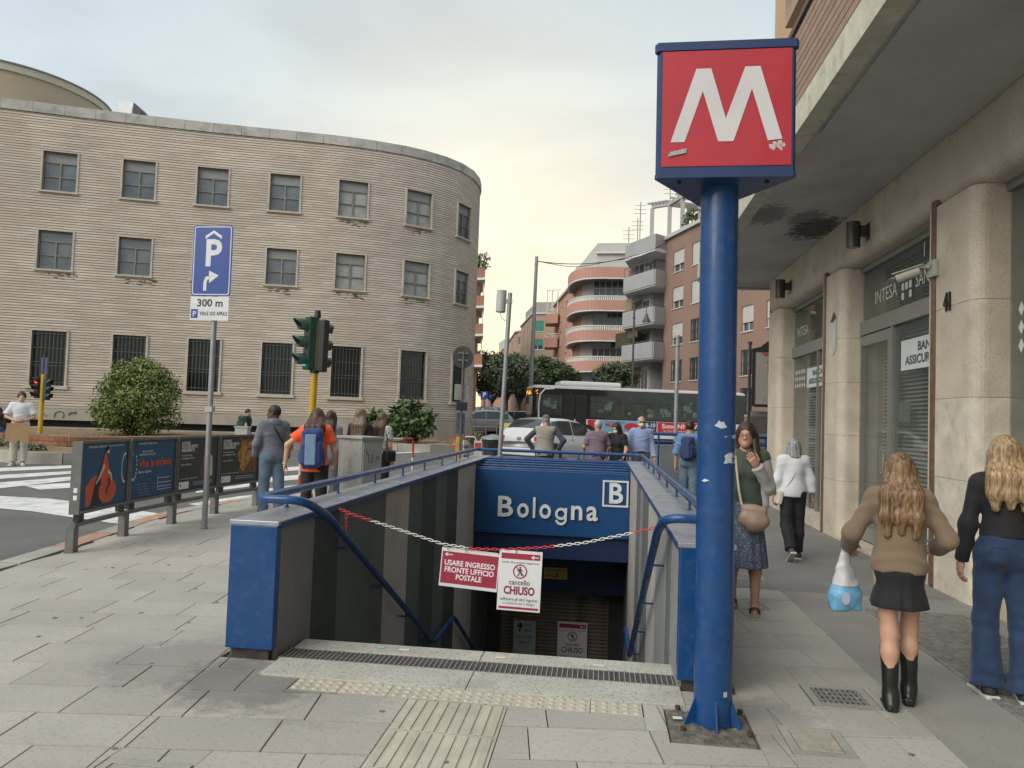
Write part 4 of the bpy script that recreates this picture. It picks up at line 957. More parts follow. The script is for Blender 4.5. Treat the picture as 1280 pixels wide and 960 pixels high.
while s < post_path.L - 1.2:               # parapet stones, each its own block
    b = s + 1.12; pts = [post_path.pt(s + .006, .05), post_path.pt(b - .006, .05), post_path.pt(b - .006, -.35), post_path.pt(s + .006, -.35)]
    MB().prism([(p.x, p.y) for p in pts], TZ + .02, 13.5 + random.uniform(-.004, .004)).build('parapet_stone', parst, post); s = b
facade('parapet_joint', post_path, TZ, TZ + .02, [], [black, revm], post, step=1.1, off=lambda z: -.02)
n_ = 60; pl = [post_path.pt(post_path.L * i / n_, -.3, 13.3) for i in range(n_ + 1)]; pl += [Vector((-40, 60, 13.3)), Vector((-70, 40, 13.3))]
MB().add(pl, [tuple(range(len(pl)))]).build('roof', mat('roof_felt', (.2, .19, .18), .9), post)
frm = mat('window_frame_stone', (.46, .42, .35), .7, var=.12, scale=5, stain=.35, stain_scale=4, stain_col=(.12, .10, .07));
wood = mat('window_wood', (.20, .19, .165), .6, var=.15); glassb = mat('window_glass_grey', (.12, .14, .155), .08, var=.5, scale=.7, spec=.9); blind = mat('roller_blind', (.27, .275, .27), .7, var=.08)
curt = mat('white_curtain', (.33, .34, .33), .75, var=.2, scale=2.5)
grm = mat('window_grille', (.10, .11, .105), .5, .5, var=.2); dkg = mat('dark_room_glass', (.010, .013, .015), .18, var=.3, spec=.6)
def sub(mb_, nm, m_, par): return mb_.build(nm, m_, par)
def win_top(w_, h_, variant):
    d = -.17
    f = MB(); t_ = .055
    for c in ((-w_ / 2 - t_, -w_ / 2 + .012, 0, h_), (w_ / 2 - .012, w_ / 2 + t_, 0, h_), (-w_ / 2 - t_, w_ / 2 + t_, h_, h_ + .05)): f.box(c[0], c[1], -.035, .06, c[2], c[3])
    o = f.build('window', frm, post)
    sub(MB().box(-w_ / 2 - .10, w_ / 2 + .10, -.09, .12, -.07, 0), 'sill', frm, o)
    g = MB(); g.box(-w_ / 2, w_ / 2, .155, .165, 0, h_); g.build('pane', glassb if variant != 1 else curt, o)
    fr_ = MB()
    for c in ((-w_ / 2, -w_ / 2 + .05, 0, h_), (w_ / 2 - .05, w_ / 2, 0, h_), (-w_ / 2 + .05, w_ / 2 - .05, 0, .05), (-w_ / 2 + .05, w_ / 2 - .05, h_ - .05, h_), (-.03, .03, .05, h_ * .72), (-w_ / 2 + .05, -.03, h_ * .36, h_ * .36 + .035), (.03, w_ / 2 - .05, h_ * .36, h_ * .36 + .035), (-w_ / 2 + .05, w_ / 2 - .05, h_ * .72, h_ * .72 + .04)): fr_.box(c[0], c[1], .10, .154, c[2], c[3])
    sub(fr_, 'sash', wood, o)
    hb = {0: .27, 1: .27, 2: .62, 3: .05}[variant]
    sub(MB().box(-w_ / 2 + .05, w_ / 2 - .05, .142, .1535, h_ * (1 - hb), h_ - .05), 'blind', blind, o)
    return o
def win_low(w_, h_, lit=False):
    f = MB(); t_ = .07
    for c in ((-w_ / 2 - t_, -w_ / 2 + .012, -.07, h_), (w_ / 2 - .012, w_ / 2 + t_, -.07, h_), (-w_ / 2 - t_, w_ / 2 + t_, h_, h_ + .06), (-w_ / 2 - .13, w_ / 2 + .13, -.14, -.0)): f.box(c[0], c[1], -.05 if c[3] > 0 else -.08, .06, c[2], c[3])
    o = f.build('window', frm, post)
    sub(MB().box(-w_ / 2, w_ / 2, .17, .18, 0, h_), 'pane', dkg, o)
    g = MB(); n = 9
    for i in range(n):
        x = -w_ / 2 + .06 + (w_ - .12) * i / (n - 1); g.tube([(x, .03, .03), (x, .03, h_ - .03)], .014, 5)
    for z_ in (.12, h_ * .36, h_ * .42, h_ * .68, h_ - .12): g.box(-w_ / 2 + .02, w_ / 2 - .02, .022, .038, z_, z_ + .025)
    sub(g, 'grille', grm, o); return o
protos = {}
vr = {(2, 0): 0, (3, 0): 0}
rv = random.Random(5)
vis_var = {(6, 0): 0, (7, 0): 0, (8, 0): 0, (9, 0): 0, (10, 0): 1, (11, 0): 1, (12, 0): 0, (6, 1): 3, (7, 1): 3, (8, 1): 0, (9, 1): 0, (10, 1): 1, (11, 1): 1, (12, 1): 0}
for i, (s, w_) in enumerate(zip(sw, widths)):
    p, d = post_path.at(s); n = post_path.nrm(s);
    for r_, (a, b) in enumerate(rows):
        var_ = 'low' if r_ == 2 else vis_var.get((i, r_), rv.choice([0, 1, 0, 3]))
        key = (w_, r_, var_)
        if key not in protos:
            o = win_low(w_, b - a) if r_ == 2 else win_top(w_, b - a, var_); protos[key] = o
        else:
            o0 = protos[key]; o = inst(o0)
            for ch in o0.children: inst(ch, None, o)
        o.location = (p.x, p.y, a); o.rotation_euler = (0, 0, math.atan2(n.x, -n.y))
sp_ = mat('spalled_brick', (.10, .075, .05), .9, var=.5, scale=20)
for px_, z_ in ((75, 6.73), (173, 6.70), (350, 6.70), (440, 9.85), (437, 6.70), (523, 9.88), (520, 6.72)):
    s = s_at_px(post_path, px_, z_, 5, post_path.L * .8); mb = MB(); rg = random.Random(int(px_ * z_))
    for k in range(16):
        s_ = s + rg.uniform(-.55, .55); zz_ = z_ - rg.random() ** 2 * .22; l_ = rg.uniform(.04, .22); q = [post_path.pt(s_, .004, zz_), post_path.pt(s_ + l_, .004, zz_), post_path.pt(s_ + l_, .004, zz_ + .03), post_path.pt(s_, .004, zz_ + .03)]
        mb.add([v + Vector((0, -.0005 * k, 0)) for v in q], [(0, 1, 2, 3)])
    mb.build('spalled_patch', sp_, post)
def graf(mb_, s0_, z0_, pts, r=.02):
    mb_.tube([post_path.pt(s0_ + a, .058, z0_ + b) for a, b in pts], r, 4)
mb = MB(); sg = s_at_px(post_path, 73, 1.2, 5, post_path.L * .8)
graf(mb, sg, 1.1, [(-.15, -.08), (-.12, .1), (0, .18), (.15, .15), (.2, .02), (.15, -.08)]); graf(mb, sg + .35, 1.15, [(0, 0), (.1, .1), (.2, .08), (.28, .12)], .04); graf(mb, sg - .5, 1.05, [(-.2, -.05), (-.1, .1), (0, .12), (.05, 0), (.1, .06)], .012)
mb.build('graffiti', mat('graffiti_grey', (.10, .10, .11), .8), post)
rc = cw(-8, 41); rz0, rz1 = 13.2, 18.15
pent = thing('rooftop_drum', 'round cream rooftop drum with a projecting rim above the post office parapet', 'building', (rc.x, rc.y, 0))
tan = mat('drum_tan', (.42, .35, .25), .8, var=.1, scale=.5, stain=.35, stain_scale=.5, stain_col=(.22, .2, .17)); crm = mat('drum_cream', (.50, .46, .36), .7, var=.08)
def ell(rx, ry, n=72): return [(rx * math.cos(2 * PI * k / n), ry * math.sin(2 * PI * k / n)) for k in range(n)]
f2 = Vector((fw.x, fw.y)).normalized(); ang_p = math.atan2(-f2.x, f2.y)
pent.rotation_euler = (0, 0, ang_p)
def ellwall(rx, ry, z0, z1, nm, m_):
    q = MB(); e = ell(rx, ry); n = len(e); q.add([(x, y, z0) for x, y in e] + [(x, y, z1) for x, y in e], [(i, (i + 1) % n, n + (i + 1) % n, n + i) for i in range(n)], 0, True); return q.build(nm, m_, pent)
ellwall(4.78, 5.0, rz0, rz1 - .35, 'drum_wall', tan)
MB().prism(ell(4.85, 5.1), rz1 - .36, rz1).build('rim', crm, pent); MB().prism(ell(4.9, 5.16), rz1, rz1 + .07).build('rim_flashing', mat('flashing', (.2, .2, .19), .6), pent)
dc = cw(143, 33); duct = thing('metal_duct', 'small silver metal duct with a slanted mouth on the post office roof', 'duct', (dc.x, dc.y, 13.3)); duct.rotation_euler = (0, 0, ang_p)
zn = mat('zinc', (.36, .38, .40), .4, .6, var=.08)
MB().add([(-.5, 0, 0), (.05, 0, 0), (.05, 1, 0), (-.5, 1, 0), (-.5, 0, 1.6), (.15, 0, 1.6), (.15, 1, 1.6), (-.5, 1, 1.6)], [(0, 1, 5, 4), (1, 2, 6, 5), (2, 3, 7, 6), (3, 0, 4, 7), (4, 5, 6, 7)]).build('duct_body', zn, duct)
MB().add([(.15, -.01, 1.6), (.45, .1, 1.3), (.33, .1, .95), (.05, -.01, .9), (.15, 1, 1.6), (.45, .9, 1.3), (.33, .9, .95), (.05, 1, .9)], [(0, 1, 2, 3), (4, 7, 6, 5), (0, 4, 5, 1), (1, 5, 6, 2), (2, 6, 7, 3)]).build('duct_mouth', mat('zinc_dark', (.12, .12, .13), .5, .5), duct)
soil = mat('dry_soil', (.20, .145, .085), .95, var=.35, scale=3, bump=1., bscale=30, speck=.6, speck_col=(.34, .27, .16), speck_scale=25, stain=.5, stain_scale=2, stain_col=(.10, .085, .05))
kerbm = mat('bed_kerb_stone', (.36, .345, .30), .85, var=.15, scale=2, bump=.3, objr=.08, stain=.45, stain_scale=3, stain_col=(.2, .18, .15))
BK = Path([(-34, 20.5), (-24, 20.2), (-18, 19.2), (-15.0, 18.15), (-14.2, 18.1), (-13.45, 18.6), (-12.9, 20.5), (-12.4, 24), (-11.8, 26.1), (-10.2, 27.5), (-8, 28.0), (-6.6, 28.2), (-5.5, 29.4), (-4.95, 31.8), (-4.9, 36), (-5.4, 40)], 2)
bedkerb = None; s = 0;
def kz(y): return zg(y) + .30
while s < BK.L - 1.3:
    b = s + 1.28; q = [BK.pt(s + .01, 0), BK.pt(b - .01, 0), BK.pt(b - .01, -.22), BK.pt(s + .01, -.22)]; zz_ = kz(q[0].y)
    o = MB().prism([(p.x, p.y) for p in q], zz_ - .6, zz_)
    if bedkerb is None: bedkerb = tag(o.build('bed_kerb', kerbm), kind='structure')
    else: o.build('kerb_stone', kerbm, bedkerb)
    s = b
NP = 90; mb = MB(); vs = []
for i in range(NP + 1):
    f = i / NP; p = BK.pt(BK.L * f, -.2); zk = kz(p.y) - .03
    best = min(((post_path.pt(post_path.L * j / 240, .0) - p).xy.length, j) for j in range(int(240 * .0), 241))[1]
    fw_ = post_path.pt(post_path.L * best / 240, -.2)
    zt = .60 if p.x < -11.5 else .52
    for k in range(9):
        t_ = k / 8; q = p + (fw_ - p) * t_; ztt = zk + (zt - zk) * min(1, t_ * 1.6); jit = random.uniform(-.03, .03) * (0 if k in (0, 8) else 1)
        vs.append((q.x, q.y, ztt + jit))
fs = [(i * 9 + k, (i + 1) * 9 + k, (i + 1) * 9 + k + 1, i * 9 + k + 1) for i in range(NP) for k in range(8)]
mb.add(vs, fs, 0, True); tag(mb.build('planting_bed', soil), kind='structure')
brk = mat('retaining_brick', (.24, .115, .065), .85, var=.3, scale=9, objr=.2, bump=.4, stain=.3, stain_scale=3, stain_col=(.12, .09, .07))
brw = thing('retaining_wall', 'low curved reddish brick retaining wall in the planting bed', 'low wall', (-15, 20, 0))
BW = Path([(-19.5, 21.6), (-16.5, 20.35), (-14.9, 20.05), (-14.2, 20.9), (-13.7, 23), (-13.2, 26)], 2)
bpm = None
for r_ in range(4):
    z_ = .13 + r_ * .125; s = (.12 if r_ % 2 else 0.)
    hgt, ln = (.115, .26) if r_ < 3 else (.14, .075)
    while s < BW.L - ln:
        p, d = BW.at(s + ln / 2); n = BW.nrm(s + ln / 2)
        key = 'h' if r_ < 3 else 'v'
        if bpm is None: bpm = {}
        if key not in bpm: bpm[key] = MB().box(-ln / 2 + .006, ln / 2 - .006, 0, .2 if key == 'h' else .24, 0, hgt).mesh('brick', brk)
        bpm.setdefault('n', 0)
        if bpm['n'] < 290 or 0:
            o = bpy.data.objects.new('brick', bpm[key]); COL.objects.link(o); o.parent = brw; o.location = (p.x + 15, p.y - 20, z_); o.rotation_euler = (0, 0, math.atan2(n.x, -n.y)); bpm['n'] += 1
        else:
            bpm.setdefault('rest', MB()); R = Matrix.Translation((p.x + 15, p.y - 20, z_)) @ Matrix.Rotation(math.atan2(n.x, -n.y), 4, 'Z'); q = MB().box(-ln / 2 + .006, ln / 2 - .006, 0, .2 if key == 'h' else .24, 0, hgt); bpm['rest'].add([R @ Vector(v) for v in q.v], q.f)
        s += ln
if 'rest' in bpm: tag(bpm['rest'].build('bricks', brk, brw), kind='stuff')
q = MB(); nn = 40; q.add([BW.pt(BW.L * i / nn, -.06, .0) for i in range(nn + 1)] + [BW.pt(BW.L * i / nn, -.06, .60) for i in range(nn + 1)], [(i, i + 1, nn + 2 + i, nn + 1 + i) for i in range(nn)]); o = q.build('mortar', mat('mortar', (.2, .17, .13), .9), brw); o.location = (15, -20, 0)
q = MB(); q.add([BW.pt(BW.L * i / nn, -.05, .615) for i in range(nn + 1)] + [BW.pt(BW.L * i / nn, -1.6, .60) for i in range(nn + 1)], [(i, i + 1, nn + 2 + i, nn + 1 + i) for i in range(nn)]); tag(q.build('raised_soil', soil), kind='structure')
rg = random.Random(9); mb = MB()
for k in range(1600):
    f = rg.random(); p = BK.pt(BK.L * (.18 + .75 * f), -.3 - rg.random() * (5.5 if f < .45 else 1.2)); z_ = (.63 if p.x < -13.6 and p.y > 20.6 else kz(p.y) + .02) ; a = rg.random() * 6.3; s_ = .03 + rg.random() * .04
    mb.add([(p.x, p.y, z_), (p.x + s_ * math.cos(a), p.y + s_ * math.sin(a), z_ + .02), (p.x + s_ * math.cos(a + 1), p.y + s_ * math.sin(a + 1), z_ + .01)], [(0, 1, 2)])
tag(mb.build('leaf_litter', mat('dead_leaves', (.26, .17, .08), .9, var=.3, isl=.4)), 'dry leaf litter scattered over the planting bed', 'leaf litter', kind='stuff')
def leafmat(name, c1, c2):
    m = bpy.data.materials.new(name); m.use_nodes = True; n = m.node_tree; b = n.nodes['Principled BSDF']; g = n.nodes.new('ShaderNodeNewGeometry'); r_ = n.nodes.new('ShaderNodeValToRGB')
    n.links.new(g.outputs['Random Per Island'], r_.inputs[0]); r_.color_ramp.elements[0].color = (*c1, 1); r_.color_ramp.elements[1].color = (*c2, 1); n.links.new(r_.outputs[0], b.inputs['Base Color']); b.inputs['Roughness'].default_value = .5
    b.inputs['Specular IOR Level'].default_value = .35
    return m
bark = mat('bark', (.10, .075, .05), .9, var=.3, scale=9, bump=.8, bscale=20)
def leaves(n, lumps, size, rg, droop=.0, shell=.45, aspect=2.2):
    N_ = n; V = np.zeros((N_ * 4, 3)); r_ = np.random.RandomState(rg)
    wts = np.array([l[1][0] * l[1][1] * l[1][2] for l in lumps]) ** .75; wts /= wts.sum(); pick = r_.choice(len(lumps), N_, p=wts)
    C_ = np.array([l[0] for l in lumps])[pick]; R_ = np.array([l[1] for l in lumps])[pick]
    d = r_.normal(size=(N_, 3)); d /= np.linalg.norm(d, axis=1, keepdims=True); rad = (1 - shell * r_.rand(N_) ** 1.5)[:, None] * (1 + .13 * r_.normal(size=(N_, 1)))
    P_ = C_ + d * R_ * rad
    nrm = d + r_.normal(size=(N_, 3)) * .55 + np.array([0, 0, .35]); nrm /= np.linalg.norm(nrm, axis=1, keepdims=True)
    t = np.cross(nrm, r_.normal(size=(N_, 3))); t /= np.linalg.norm(t, axis=1, keepdims=True); t[:, 2] -= droop; bt = np.cross(nrm, t)
    s = size * (.6 + .8 * r_.rand(N_, 1))
    V[0::4] = P_; V[1::4] = P_ + t * s * .5 + bt * s / aspect * .5; V[2::4] = P_ + t * s; V[3::4] = P_ + t * s * .5 - bt * s / aspect * .5
    me = bpy.data.meshes.new('leaves'); me.vertices.add(N_ * 4); me.vertices.foreach_set('co', V.ravel().astype(np.float32)); me.loops.add(N_ * 4); me.loops.foreach_set('vertex_index', np.arange(N_ * 4, dtype=np.int32))
    me.polygons.add(N_); me.polygons.foreach_set('loop_start', np.arange(0, N_ * 4, 4, dtype=np.int32)); me.update(calc_edges=True); return me
def lumpset(rx, ry, rz, n, seed, base=.0, k=.38):
    r_ = random.Random(seed); L = [((0, 0, rz * .92), (rx * .66, ry * .66, rz * .78))]
    for i in range(n):
        a = r_.random() * 2 * PI; e = math.asin(r_.uniform(-.75, .95)); q = r_.uniform(k * .7, k * 1.15); tp__ = 1 - .34 * max(0, math.sin(e))
        L.append(((rx * (1 - q * .8) * math.cos(a) * math.cos(e) * tp__, ry * (1 - q * .8) * math.sin(a) * math.cos(e) * tp__, rz + rz * (1 - q * .8) * math.sin(e)), (rx * q, ry * q, rz * q * .9)))
    return L
def plant(name, lab, cat, loc, rx, ry, rz, n, size, lm, seed, trunk_h=0., trunk_r=.08, lumps=18, group=None, k=.38, core=True):
    t_ = thing(name, lab, cat, loc, 0, group); L = lumpset(rx, ry, rz, lumps, seed, k=k)
    me = leaves(n, L, size, seed); me.materials.append(lm); o = bpy.data.objects.new('foliage' if trunk_h < .6 else 'crown', me); COL.objects.link(o); o.parent = t_; o.location = (0, 0, trunk_h)
    r_ = random.Random(seed); mb = MB(); tw = []
    h = trunk_h + rz * .9
    mb.tube([(0, 0, -.2), (.02, 0, trunk_h * .5), (.0, .03, trunk_h + rz * .3), (.05, 0, h)], [trunk_r, trunk_r * .8, trunk_r * .6, trunk_r * .2], 8)
    for c, rr in L[1:]:
        z0_ = trunk_h * .8 + rz * .1; mb.tube([(0, 0, max(0.02, z0_ * .9)), (c[0] * .45, c[1] * .45, trunk_h + c[2] * .55), (c[0], c[1], trunk_h + c[2])], [trunk_r * .45, trunk_r * .3, trunk_r * .12], 5)
    mb.build('trunk' if trunk_h >= .6 else 'stems', bark, t_)
    return t_
LG = leafmat('leaf_olive', (.04, .065, .016), (.23, .29, .08)); LD = leafmat('leaf_dark', (.03, .05, .024), (.12, .155, .075)); LB = leafmat('leaf_broad', (.022, .05, .018), (.09, .14, .05)); LGr = leafmat('leaf_grey', (.05, .07, .04), (.16, .19, .11))
b1 = aY(172, 533, 25.2)
plant('round_shrub', 'large round olive green shrub on the planting bed before the post office', 'shrub', (b1.x, b1.y, .10), 1.55, 1.45, 1.62, 17000, .115, LG, 3, .05, .07, 34, k=.34)
b2 = aY(512, 552, 30.0)
plant('leafy_shrub', 'leafy green shrub against the plinth beside the brown haired girl', 'shrub', (b2.x, b2.y, .40), .93, .8, .92, 1000, .30, LB, 8, .05, .04, 14, k=.30)
b3 = aY(466, 548, 29.6)
plant('leafy_shrub', 'smaller leafy shrub behind the two long haired girls', 'shrub', (b3.x, b3.y, .40), .6, .5, .70, 380, .28, LB, 12, .05, .03, 9, k=.3)
for i, (x_, y_, r_) in enumerate(((-15.9, 19.4, .35), (-16.8, 19.9, .45), (-17.6, 19.9, .4), (-15.1, 19.0, .28), (-18.6, 20.2, .5))):
    plant('low_weed', ['small grey green weed behind the man with the cardboard', 'second low weed clump at the left photo edge', 'third low weed clump at the left edge', 'tiny weed at the rounded kerb corner', 'outermost weed clump beyond the left edge'][i], 'weed', (x_, y_, .12), r_, r_, r_ * .6, 420, .10, LGr, 20 + i, .02, .015, 6, 'weeds in the planting bed')
for i, (px_, y_, r_) in enumerate(((598, 31.0, .30), (590, 30.6, .22), (440, 27.9, .2), (455, 28.1, .18))):
    p = aY(px_, 560, y_); plant('low_weed', ['dry weed tuft at the corner below the round sign', 'smaller dry weed tuft at the corner', 'creeping weed behind the grey cabinet', 'creeping weed right of the grey cabinet'][i], 'weed', (p.x, p.y, kz(y_) - .02), r_, r_, r_ * .8, 260, .10, leafmat('leaf_dry', (.08, .075, .03), (.22, .20, .10)), 30 + i, .02, .012, 5, 'weeds along the bed kerb')
# ================================================================ apartment buildings down the street
gd_ = mat('room_glass', (.07, .08, .085), .15, var=.4, scale=.5, spec=.8); whf = mat('window_white_frame', (.55, .55, .53), .6); shw = mat('white_shutter', (.52, .51, .48), .7, var=.08, scale=.8)
def win_part(parent, path, s, w_, z0, z1, kind, depth=.22, side=0):
    p, _ = path.at(s); n = path.nrm(s); h = z1 - z0
    f = MB(); t_ = .07
    for c in ((-w_ / 2, -w_ / 2 + t_, 0, h), (w_ / 2 - t_, w_ / 2, 0, h), (-w_ / 2 + t_, w_ / 2 - t_, 0, t_), (-w_ / 2 + t_, w_ / 2 - t_, h - t_, h), (-.04, .04, t_, h - t_)): f.box(c[0], c[1], depth - .10, depth - .04, c[2], c[3])
    f.box(-w_ / 2 - .06, w_ / 2 + .06, -.06, .04, -.06, 0)
    o = f.build('window', whf, parent); o.location = (p.x - parent.location.x, p.y - parent.location.y, z0 - parent.location.z); o.rotation_euler = (0, 0, math.atan2(n.x, -n.y))
    MB().box(-w_ / 2, w_ / 2, depth - .035, depth - .02, 0, h).build('pane', gd_, o)
    if kind in ('shut', 'half', 'green', 'greenhalf'):
        k = {'shut': 0, 'half': .35, 'green': 0, 'greenhalf': .4}[kind]; m_ = shw if kind in ('shut', 'half') else mat('green_shutter', (.03, .20, .16), .6, var=.15, scale=.6)
        q = MB(); zz = h * k;
        while zz < h - .02: q.box(-w_ / 2 + .03, w_ / 2 - .03, depth - .16, depth - .125, zz + .006, min(h, zz + .13)); zz += .135
        q.build('shutter', m_, o)
    if kind == 'grille':
        q = MB()
        for i in range(7): x = -w_ / 2 + .1 + (w_ - .2) * i / 6; q.box(x - .015, x + .015, 0, .03, 0, h)
        for z_ in (.2, h / 2, h - .2): q.box(-w_ / 2, w_ / 2, .0, .03, z_, z_ + .03)
        q.build('grille', mat('iron_grille', (.04, .045, .045), .6), o)
    return o
def block(name, lab, pts, z1, wallc, grid, top=None, group=None, z0=-.5, depth=.22, rnd=0, back=14, matname=None, bandm=None):
    """pts = plan (front, left to right); grid = list of (s, width, z0, z1, kind)"""
    path = Path(pts, rnd); base = path.p[0]
    t_ = thing(name, lab, 'building', (base.x, base.y, 0), 0, group)
    m_ = mat(matname or ('stucco_%d' % len(MC)), wallc, .85, var=.10, scale=.25, bump=.3, bscale=5, stain=.3, stain_scale=.25, stain_col=tuple(c * .7 for c in wallc))
    o = facade('wall', path, z0, z1, [dict(s0=s - w_ / 2, s1=s + w_ / 2, z0=a, z1=b) for s, w_, a, b, k in grid], [m_, m_], t_, depth=depth, step=3.); o.location = (-base.x, -base.y, 0)
    a, b = path.p[0], path.p[-1]; n = Vector(((b - a).y, -(b - a).x)).normalized()
    q = MB(); pl = [(p.x, p.y) for p in path.p]; bk = [(b - n * back)[:], (a - n * back)[:]]
    rp = [(x - base.x, y - base.y) for x, y in pl + bk]
    q.add([(x, y, z1 - .02) for x, y in rp], [tuple(range(len(rp)))]); i0 = len(pl) - 1
    vs = [rp[i0], rp[i0 + 1], rp[i0 + 2], rp[0]]
    q.add([(x, y, z0) for x, y in vs] + [(x, y, z1) for x, y in vs], [(0, 1, 5, 4), (1, 2, 6, 5), (2, 3, 7, 6)]); q.build('rear_walls', m_, t_)
    e = MB(); L = path.L; cnt = max(2, int(L / 2)) if rnd else len(path.p) - 1
    prof = [path.pt(L * i / cnt, .25) for i in range(cnt + 1)] if rnd else [path.pt(path.c[i] , .25) for i in range(len(path.p))]
    prof2 = [path.pt(L * i / cnt, -.3) for i in range(cnt + 1)] if rnd else [path.pt(path.c[i], -.3) for i in range(len(path.p))]
    e.prism([(p.x - base.x, p.y - base.y) for p in prof] + [(p.x - base.x, p.y - base.y) for p in prof2[::-1]], z1, z1 + .28); e.build('cornice', top or mat('cornice_white', (.46, .46, .44), .7, var=.1), t_)
    for s, w_, za, zb_, kd in grid: win_part(t_, path, s, w_, za, zb_, kd, depth)
    return t_, path
pA0, pA1 = cw(828, 62), cw(968, 46.5); pA1 = pA0 + (pA1 - pA0) * 1.9
pthA = Path([pA0.xy, pA1.xy]); g = []
for px_, w_, kd in ((846, 1.9, 'half'), (868, 1.3, 'shut'), (903, 1.3, 'shut'), (934, 1.45, 'half')):
    s = s_at_px(pthA, px_, 8., 0)
    for i, zc_ in enumerate((14.45, 11.55, 8.65, 5.75)):
        k_ = kd if zc_ > 6 else 'grille'
        if px_ == 868 and zc_ < 9: k_ = 'grille'
        g.append((s, w_, zc_ - .85, zc_ + .85, k_))
    g.append((s, w_, 2.3, 4.1, 'grille'))
for k in range(1, 7):
    for zc_ in (14.45, 11.55, 8.65, 5.75): g.append((s + 2.9 * k, 1.4, zc_ - .85, zc_ + .85, 'half'))
bA, _ = block('apartment_building', 'brown stucco apartment block with white shutters right behind the bus', [pA0.xy, pA1.xy], 16.55, (.27, .175, .135), g, back=16, matname='stucco_brown')
gyb = mat('balcony_grey', (.34, .345, .35), .7, var=.08, scale=.4, stain=.3, stain_scale=.6, stain_col=(.18, .18, .18)); gyw = mat('balcony_edge_white', (.64, .64, .64), .7)
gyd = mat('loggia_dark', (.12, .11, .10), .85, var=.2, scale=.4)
def slabpoly(q, pts, z0, z1, org): q.prism([(p[0] - org.x, p[1] - org.y) for p in pts], z0, z1)
cA = [cw(777, 65.5), cw(815, 61.0), cw(829, 61.9), cw(829, 68), cw(790, 72)]; wA = [cw(783, 68.5), cw(812, 64.2), cw(829, 64.4), cw(829, 70), cw(795, 73)]
wb = MB(); slabpoly(wb, [p.xy for p in wA], -.5, 16.5, pA0); wb.build('balcony_tower', gyb, bA)
for (za, zb_, zr) in ((12.65, 14.0, None), (9.6, 11.0, None), (6.75, 8.15, None)):
    q = MB(); slabpoly(q, [p.xy for p in cA], za, za + .18, pA0); q.build('balcony_slab', gyw, bA)
    q = MB(); loop = cA
    for a, b in ((0, 1), (1, 2), (4, 0)):
        q.beam(Vector((loop[a].x - pA0.x, loop[a].y - pA0.y, (za + zb_) / 2 + .05)), Vector((loop[b].x - pA0.x, loop[b].y - pA0.y, (za + zb_) / 2 + .05)), .16, zb_ - za - .1)
    q.build('balcony_parapet', gyb, bA)
    q = MB()
    for a, b in ((0, 1), (1, 2)):
        A_, B__ = loop[a], loop[b]
        for k in range(7): p = A_ + (B__ - A_) * (k / 6); q.box(p.x - pA0.x - .02, p.x - pA0.x + .02, p.y - pA0.y - .02, p.y - pA0.y + .02, zb_, zb_ + .8 if za > 12 else zb_ + .12)
        q.beam(Vector((A_.x - pA0.x, A_.y - pA0.y, zb_ + (.8 if za > 12 else .12))), Vector((B__.x - pA0.x, B__.y - pA0.y, zb_ + (.8 if za > 12 else .12))), .05, .05)
    q.build('balcony_rail', mat('rail_dark', (.10, .11, .10), .6), bA)
q = MB(); slabpoly(q, [p.xy for p in cA], 15.5, 15.75, pA0); q.build('balcony_slab', gyw, bA); q = MB(); slabpoly(q, [p.xy for p in cA], 15.76, 16.9, pA0); q.build('roof_parapet', gyb, bA)
a_, b_2 = wA[0], wA[1]; dU = (b_2 - a_).normalized(); nA = Vector((dU.y, -dU.x, 0))
for zf, kinds in ((12.8, 'dark'), (9.75, 'green'), (6.9, 'awn'), (3.9, 'glaz')):
    def TB(u0, u1, z0_, z1_, off, m_, nm):
        L_ = (b_2 - a_).length; A_ = a_ + dU * (u0 * L_) + nA * off; B__ = a_ + dU * (u1 * L_) + nA * off
        MB().beam(Vector((A_.x - pA0.x, A_.y - pA0.y, (z0_ + z1_) / 2)), Vector((B__.x - pA0.x, B__.y - pA0.y, (z0_ + z1_) / 2)), .06, z1_ - z0_).build(nm, m_, bA)
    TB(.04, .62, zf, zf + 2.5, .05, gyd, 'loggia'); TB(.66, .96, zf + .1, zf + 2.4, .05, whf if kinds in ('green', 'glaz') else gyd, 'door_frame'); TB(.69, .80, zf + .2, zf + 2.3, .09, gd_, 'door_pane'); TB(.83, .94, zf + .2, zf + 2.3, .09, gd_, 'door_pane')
    if kinds == 'green': TB(.35, .62, zf, zf + 2.6, 1.0, mat('olive_screen', (.23, .22, .11), .8, var=.1), 'screen')
    if kinds == 'awn': TB(.02, .55, zf + 1.2, zf + 2.55, 1.2, mat('ivy_screen', (.05, .055, .03), .9, var=.5, scale=3), 'screen'); TB(.55, .98, zf + 1.9, zf + 2.55, 1.2, mat('awning_dark', (.10, .09, .07), .8, var=.2), 'awning')
pg_ = mat('pergola_concrete', (.40, .40, .38), .8, var=.1); rtw = mat('terrace_red', (.34, .10, .06), .85, var=.15)
pr = MB(); Lw = (pA1 - pA0); dA = Lw.normalized(); nn_ = Vector((dA.y, -dA.x, 0))
p0_ = cw(800, 62.6);
row = [cw(805, 63), cw(827, 62.0)] + [pA0 + dA * k for k in (2.2, 5.2, 8.2, 11.5, 15, 18.5)]
for p in row:
    for off in (0, -3.2):
        c = p + nn_ * (off - .35); pr.box(c.x - pA0.x - .16, c.x - pA0.x + .16, c.y - pA0.y - .16, c.y - pA0.y + .16, 16.8, 19.5)
